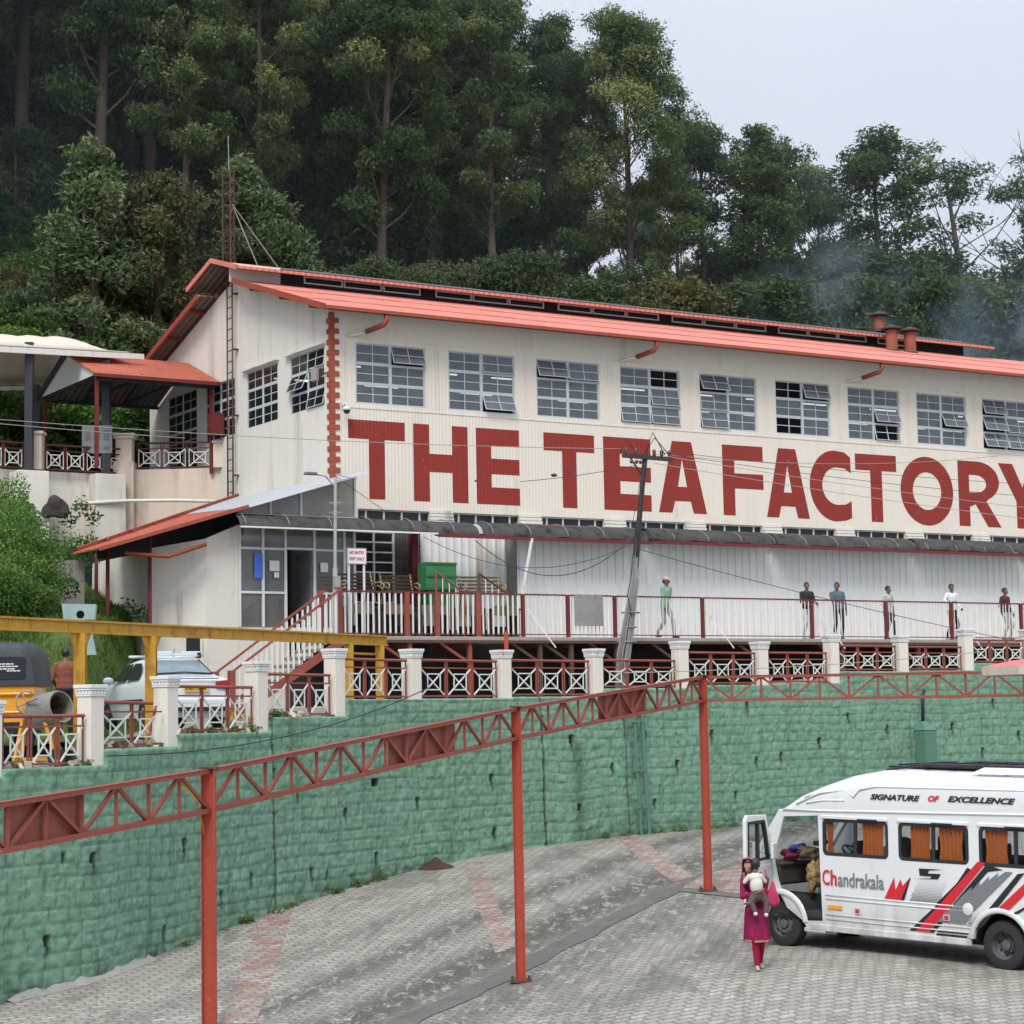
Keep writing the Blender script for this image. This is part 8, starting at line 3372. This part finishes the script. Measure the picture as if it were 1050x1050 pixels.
# yellow flowers in a bag behind the railing
fl_ = at(238, 735, 40.6)
fo = link('yellow_flowers', leaf_mesh('yellow_flowers', [((0, 0, 0), (.22, .2, .16), 0), ((.25, .1, -.05), (.18, .15, .12), 0)], 900, (.09, .05), leafmat('yellow_petal', (.32, .22, .02), (.55, .36, .02), (.6, .5, .2)), 5))
fo.location = (fl_.x, fl_.y, fl_.z)
tag(fo, 'clump of yellow flowers behind the railing between car and stairs', 'flowers')
# parasol at the right edge
pp = at(1068, 700, 39.0)
pz = gz(pp.x, pp.y)
pa = thing('parasol', 'coral parasol with cream valance cut by the right edge', 'parasol', (pp.x, pp.y, pz))
zt = at(1050, 689, 39).z - pz
b = MB()
n = 8
R_ = 1.2
ring = [(R_ * math.cos(2 * PI * k / n + .2), R_ * math.sin(2 * PI * k / n + .2)) for k in range(n)]
vs = [(0, 0, zt + .28)] + [(x * .5, y * .5, zt + .21) for x, y in ring] + [(x, y, zt + .10) for x, y in ring]
b.add(vs, [(0, 1 + k, 1 + (k + 1) % n) for k in range(n)] + [(1 + k, 1 + n + k, 1 + n + (k + 1) % n, 1 + (k + 1) % n) for k in range(n)])
b.build('canopy', pm('parasol_coral', (.62, .16, .15), .7, .12, 2, (.3, .1, .1), .4, 1), pa, fix=False)
b = MB()
vs = [(x, y, zt + .10) for x, y in ring] + [(x * .97, y * .97, zt - .06) for x, y in ring]
b.add(vs, [(k, (k + 1) % n, n + (k + 1) % n, n + k) for k in range(n)])
b.build('valance', pm('valance_cream', (.60, .54, .42), .8, .1, 3), pa, fix=False)
MB().tube([(0, 0, 0), (0, 0, zt + .44)], .025, 10).build('pole', M['steel'], pa, smooth=True)
MB().lathe([(0, 0), (.25, 0), (.25, .06), (.06, .09), (0, .09)], 20).build('base', M['concrete'], pa, smooth=False)

# ------------------------------------------------------------------ smoke drifting from the chimneys, thin mist in the trees
def volume_box(name, label, x0, x1, y0, y1, z0, z1, build_fn, cat):
    b = MB().span(x0, x1, y0, y1, z0, z1)
    c = Vector(((x0 + x1) / 2, (y0 + y1) / 2, (z0 + z1) / 2))
    b.v = [tuple(Vector(v) - c) for v in b.v]
    t = NT(name)
    build_fn(t)
    o = b.build(name, t.mat)
    o.location = FW(c.x, c.y, c.z)
    o.rotation_euler = (0, 0, FROT)
    return tag(o, label, cat, kind='stuff')


def smoke_fn(t):
    v = t.coord('Object')
    n1 = t.noise(v, .20, 4, .55, .8)
    sep = t.n('ShaderNodeSeparateXYZ')
    t.l(v, sep.inputs[0])
    ex = t.math('MULTIPLY', t.ramp(sep.outputs[0], -12, -7), t.ramp(sep.outputs[0], 12, 7))
    ez = t.math('MULTIPLY', t.ramp(sep.outputs[2], -6, -3), t.ramp(sep.outputs[2], 6, 0))
    ey = t.math('MULTIPLY', t.ramp(sep.outputs[1], -3.5, -2), t.ramp(sep.outputs[1], 3.5, 2))
    d = t.math('MULTIPLY', t.ramp(n1, .44, .70), t.math('MULTIPLY', ex, t.math('MULTIPLY', ey, ez)))
    d = t.math('MULTIPLY', d, .42)
    vol = t.n('ShaderNodeVolumePrincipled')
    vol.inputs['Color'].default_value = (.62, .78, 1.0, 1)
    t.l(d, vol.inputs['Density'])
    t.l(vol.outputs[0], t.out.inputs['Volume'])


volume_box('smoke', 'thin blue smoke drifting behind the three chimneys', 31, 53, 15.5, 22.5, 9.5, 21.5, smoke_fn, 'smoke')


def mist_fn(t):
    vol = t.n('ShaderNodeVolumeScatter')
    vol.inputs['Color'].default_value = (.80, .90, 1.0, 1)
    vol.inputs['Density'].default_value = .0030
    t.l(vol.outputs[0], t.out.inputs['Volume'])


volume_box('mist', 'faint bluish mist hanging between the trees on the hillside', -70, 90, 19, 140, 4, 70, mist_fn, 'mist')

# ------------------------------------------------------------------ light
SUN_EL, SUN_AZ = R(50), R(194)          # azimuth measured clockwise from +y: behind the camera, to the left
w = bpy.data.worlds.new('World')
S.world = w
w.use_nodes = True
nt = w.node_tree
nt.nodes.clear()
out = nt.nodes.new('ShaderNodeOutputWorld')
bg = nt.nodes.new('ShaderNodeBackground')
sky = nt.nodes.new('ShaderNodeTexSky')
sky.sky_type = 'NISHITA'
sky.sun_disc = False
sky.sun_elevation = SUN_EL
sky.sun_rotation = SUN_AZ
sky.air_density = 1.0
sky.dust_density = 2.0
mx = nt.nodes.new('ShaderNodeMix')
mx.data_type = 'RGBA'
mx.inputs[0].default_value = .88
tc = nt.nodes.new('ShaderNodeTexCoord')
nz = nt.nodes.new('ShaderNodeTexNoise')
nz.inputs['Scale'].default_value = 5.0
nz.inputs['Detail'].default_value = 5
nt.links.new(tc.outputs['Generated'], nz.inputs['Vector'])
cm_ = nt.nodes.new('ShaderNodeMix')
cm_.data_type = 'RGBA'
nt.links.new(nz.outputs[0], cm_.inputs[0])
cm_.inputs[6].default_value = (7.0, 7.9, 9.4, 1)
cm_.inputs[7].default_value = (8.2, 8.9, 9.9, 1)
# an overcast dome: the cloud brightens from the horizon to the zenith
sp_ = nt.nodes.new('ShaderNodeSeparateXYZ')
nt.links.new(tc.outputs['Generated'], sp_.inputs[0])
rg = nt.nodes.new('ShaderNodeMapRange')
rg.interpolation_type = 'SMOOTHSTEP'
for k_, v_ in ((1, .22), (2, .95), (3, 1.0), (4, 2.2)):
    rg.inputs[k_].default_value = v_
nt.links.new(sp_.outputs[2], rg.inputs[0])
vm = nt.nodes.new('ShaderNodeVectorMath')
vm.operation = 'SCALE'
nt.links.new(cm_.outputs[2], vm.inputs[0])
nt.links.new(rg.outputs[0], vm.inputs['Scale'])
nt.links.new(sky.outputs[0], mx.inputs[6])
nt.links.new(vm.outputs[0], mx.inputs[7])
nt.links.new(mx.outputs[2], bg.inputs[0])
bg.inputs[1].default_value = .1
nt.links.new(bg.outputs[0], out.inputs[0])
sd = bpy.data.lights.new('sun', 'SUN')
sd.energy = 2.5
sd.angle = R(22)
sd.color = (1, .97, .92)
so = bpy.data.objects.new('sun', sd)
COL.objects.link(so)
dirn = Vector((math.sin(SUN_AZ) * math.cos(SUN_EL), math.cos(SUN_AZ) * math.cos(SUN_EL), math.sin(SUN_EL)))
so.rotation_euler = dirn.to_track_quat('Z', 'Y').to_euler()
S.view_settings.view_transform = 'Standard'
S.view_settings.look = 'None'
S.view_settings.exposure = 0
S.view_settings.gamma = 1
S.cycles.use_denoising = True
S.cycles.use_adaptive_sampling = True
S.cycles.adaptive_threshold = .02
S.cycles.max_bounces = 6
S.cycles.diffuse_bounces = 3
S.cycles.transparent_max_bounces = 10
S.cycles.volume_bounces = 0
S.cycles.volume_step_rate = 2.0
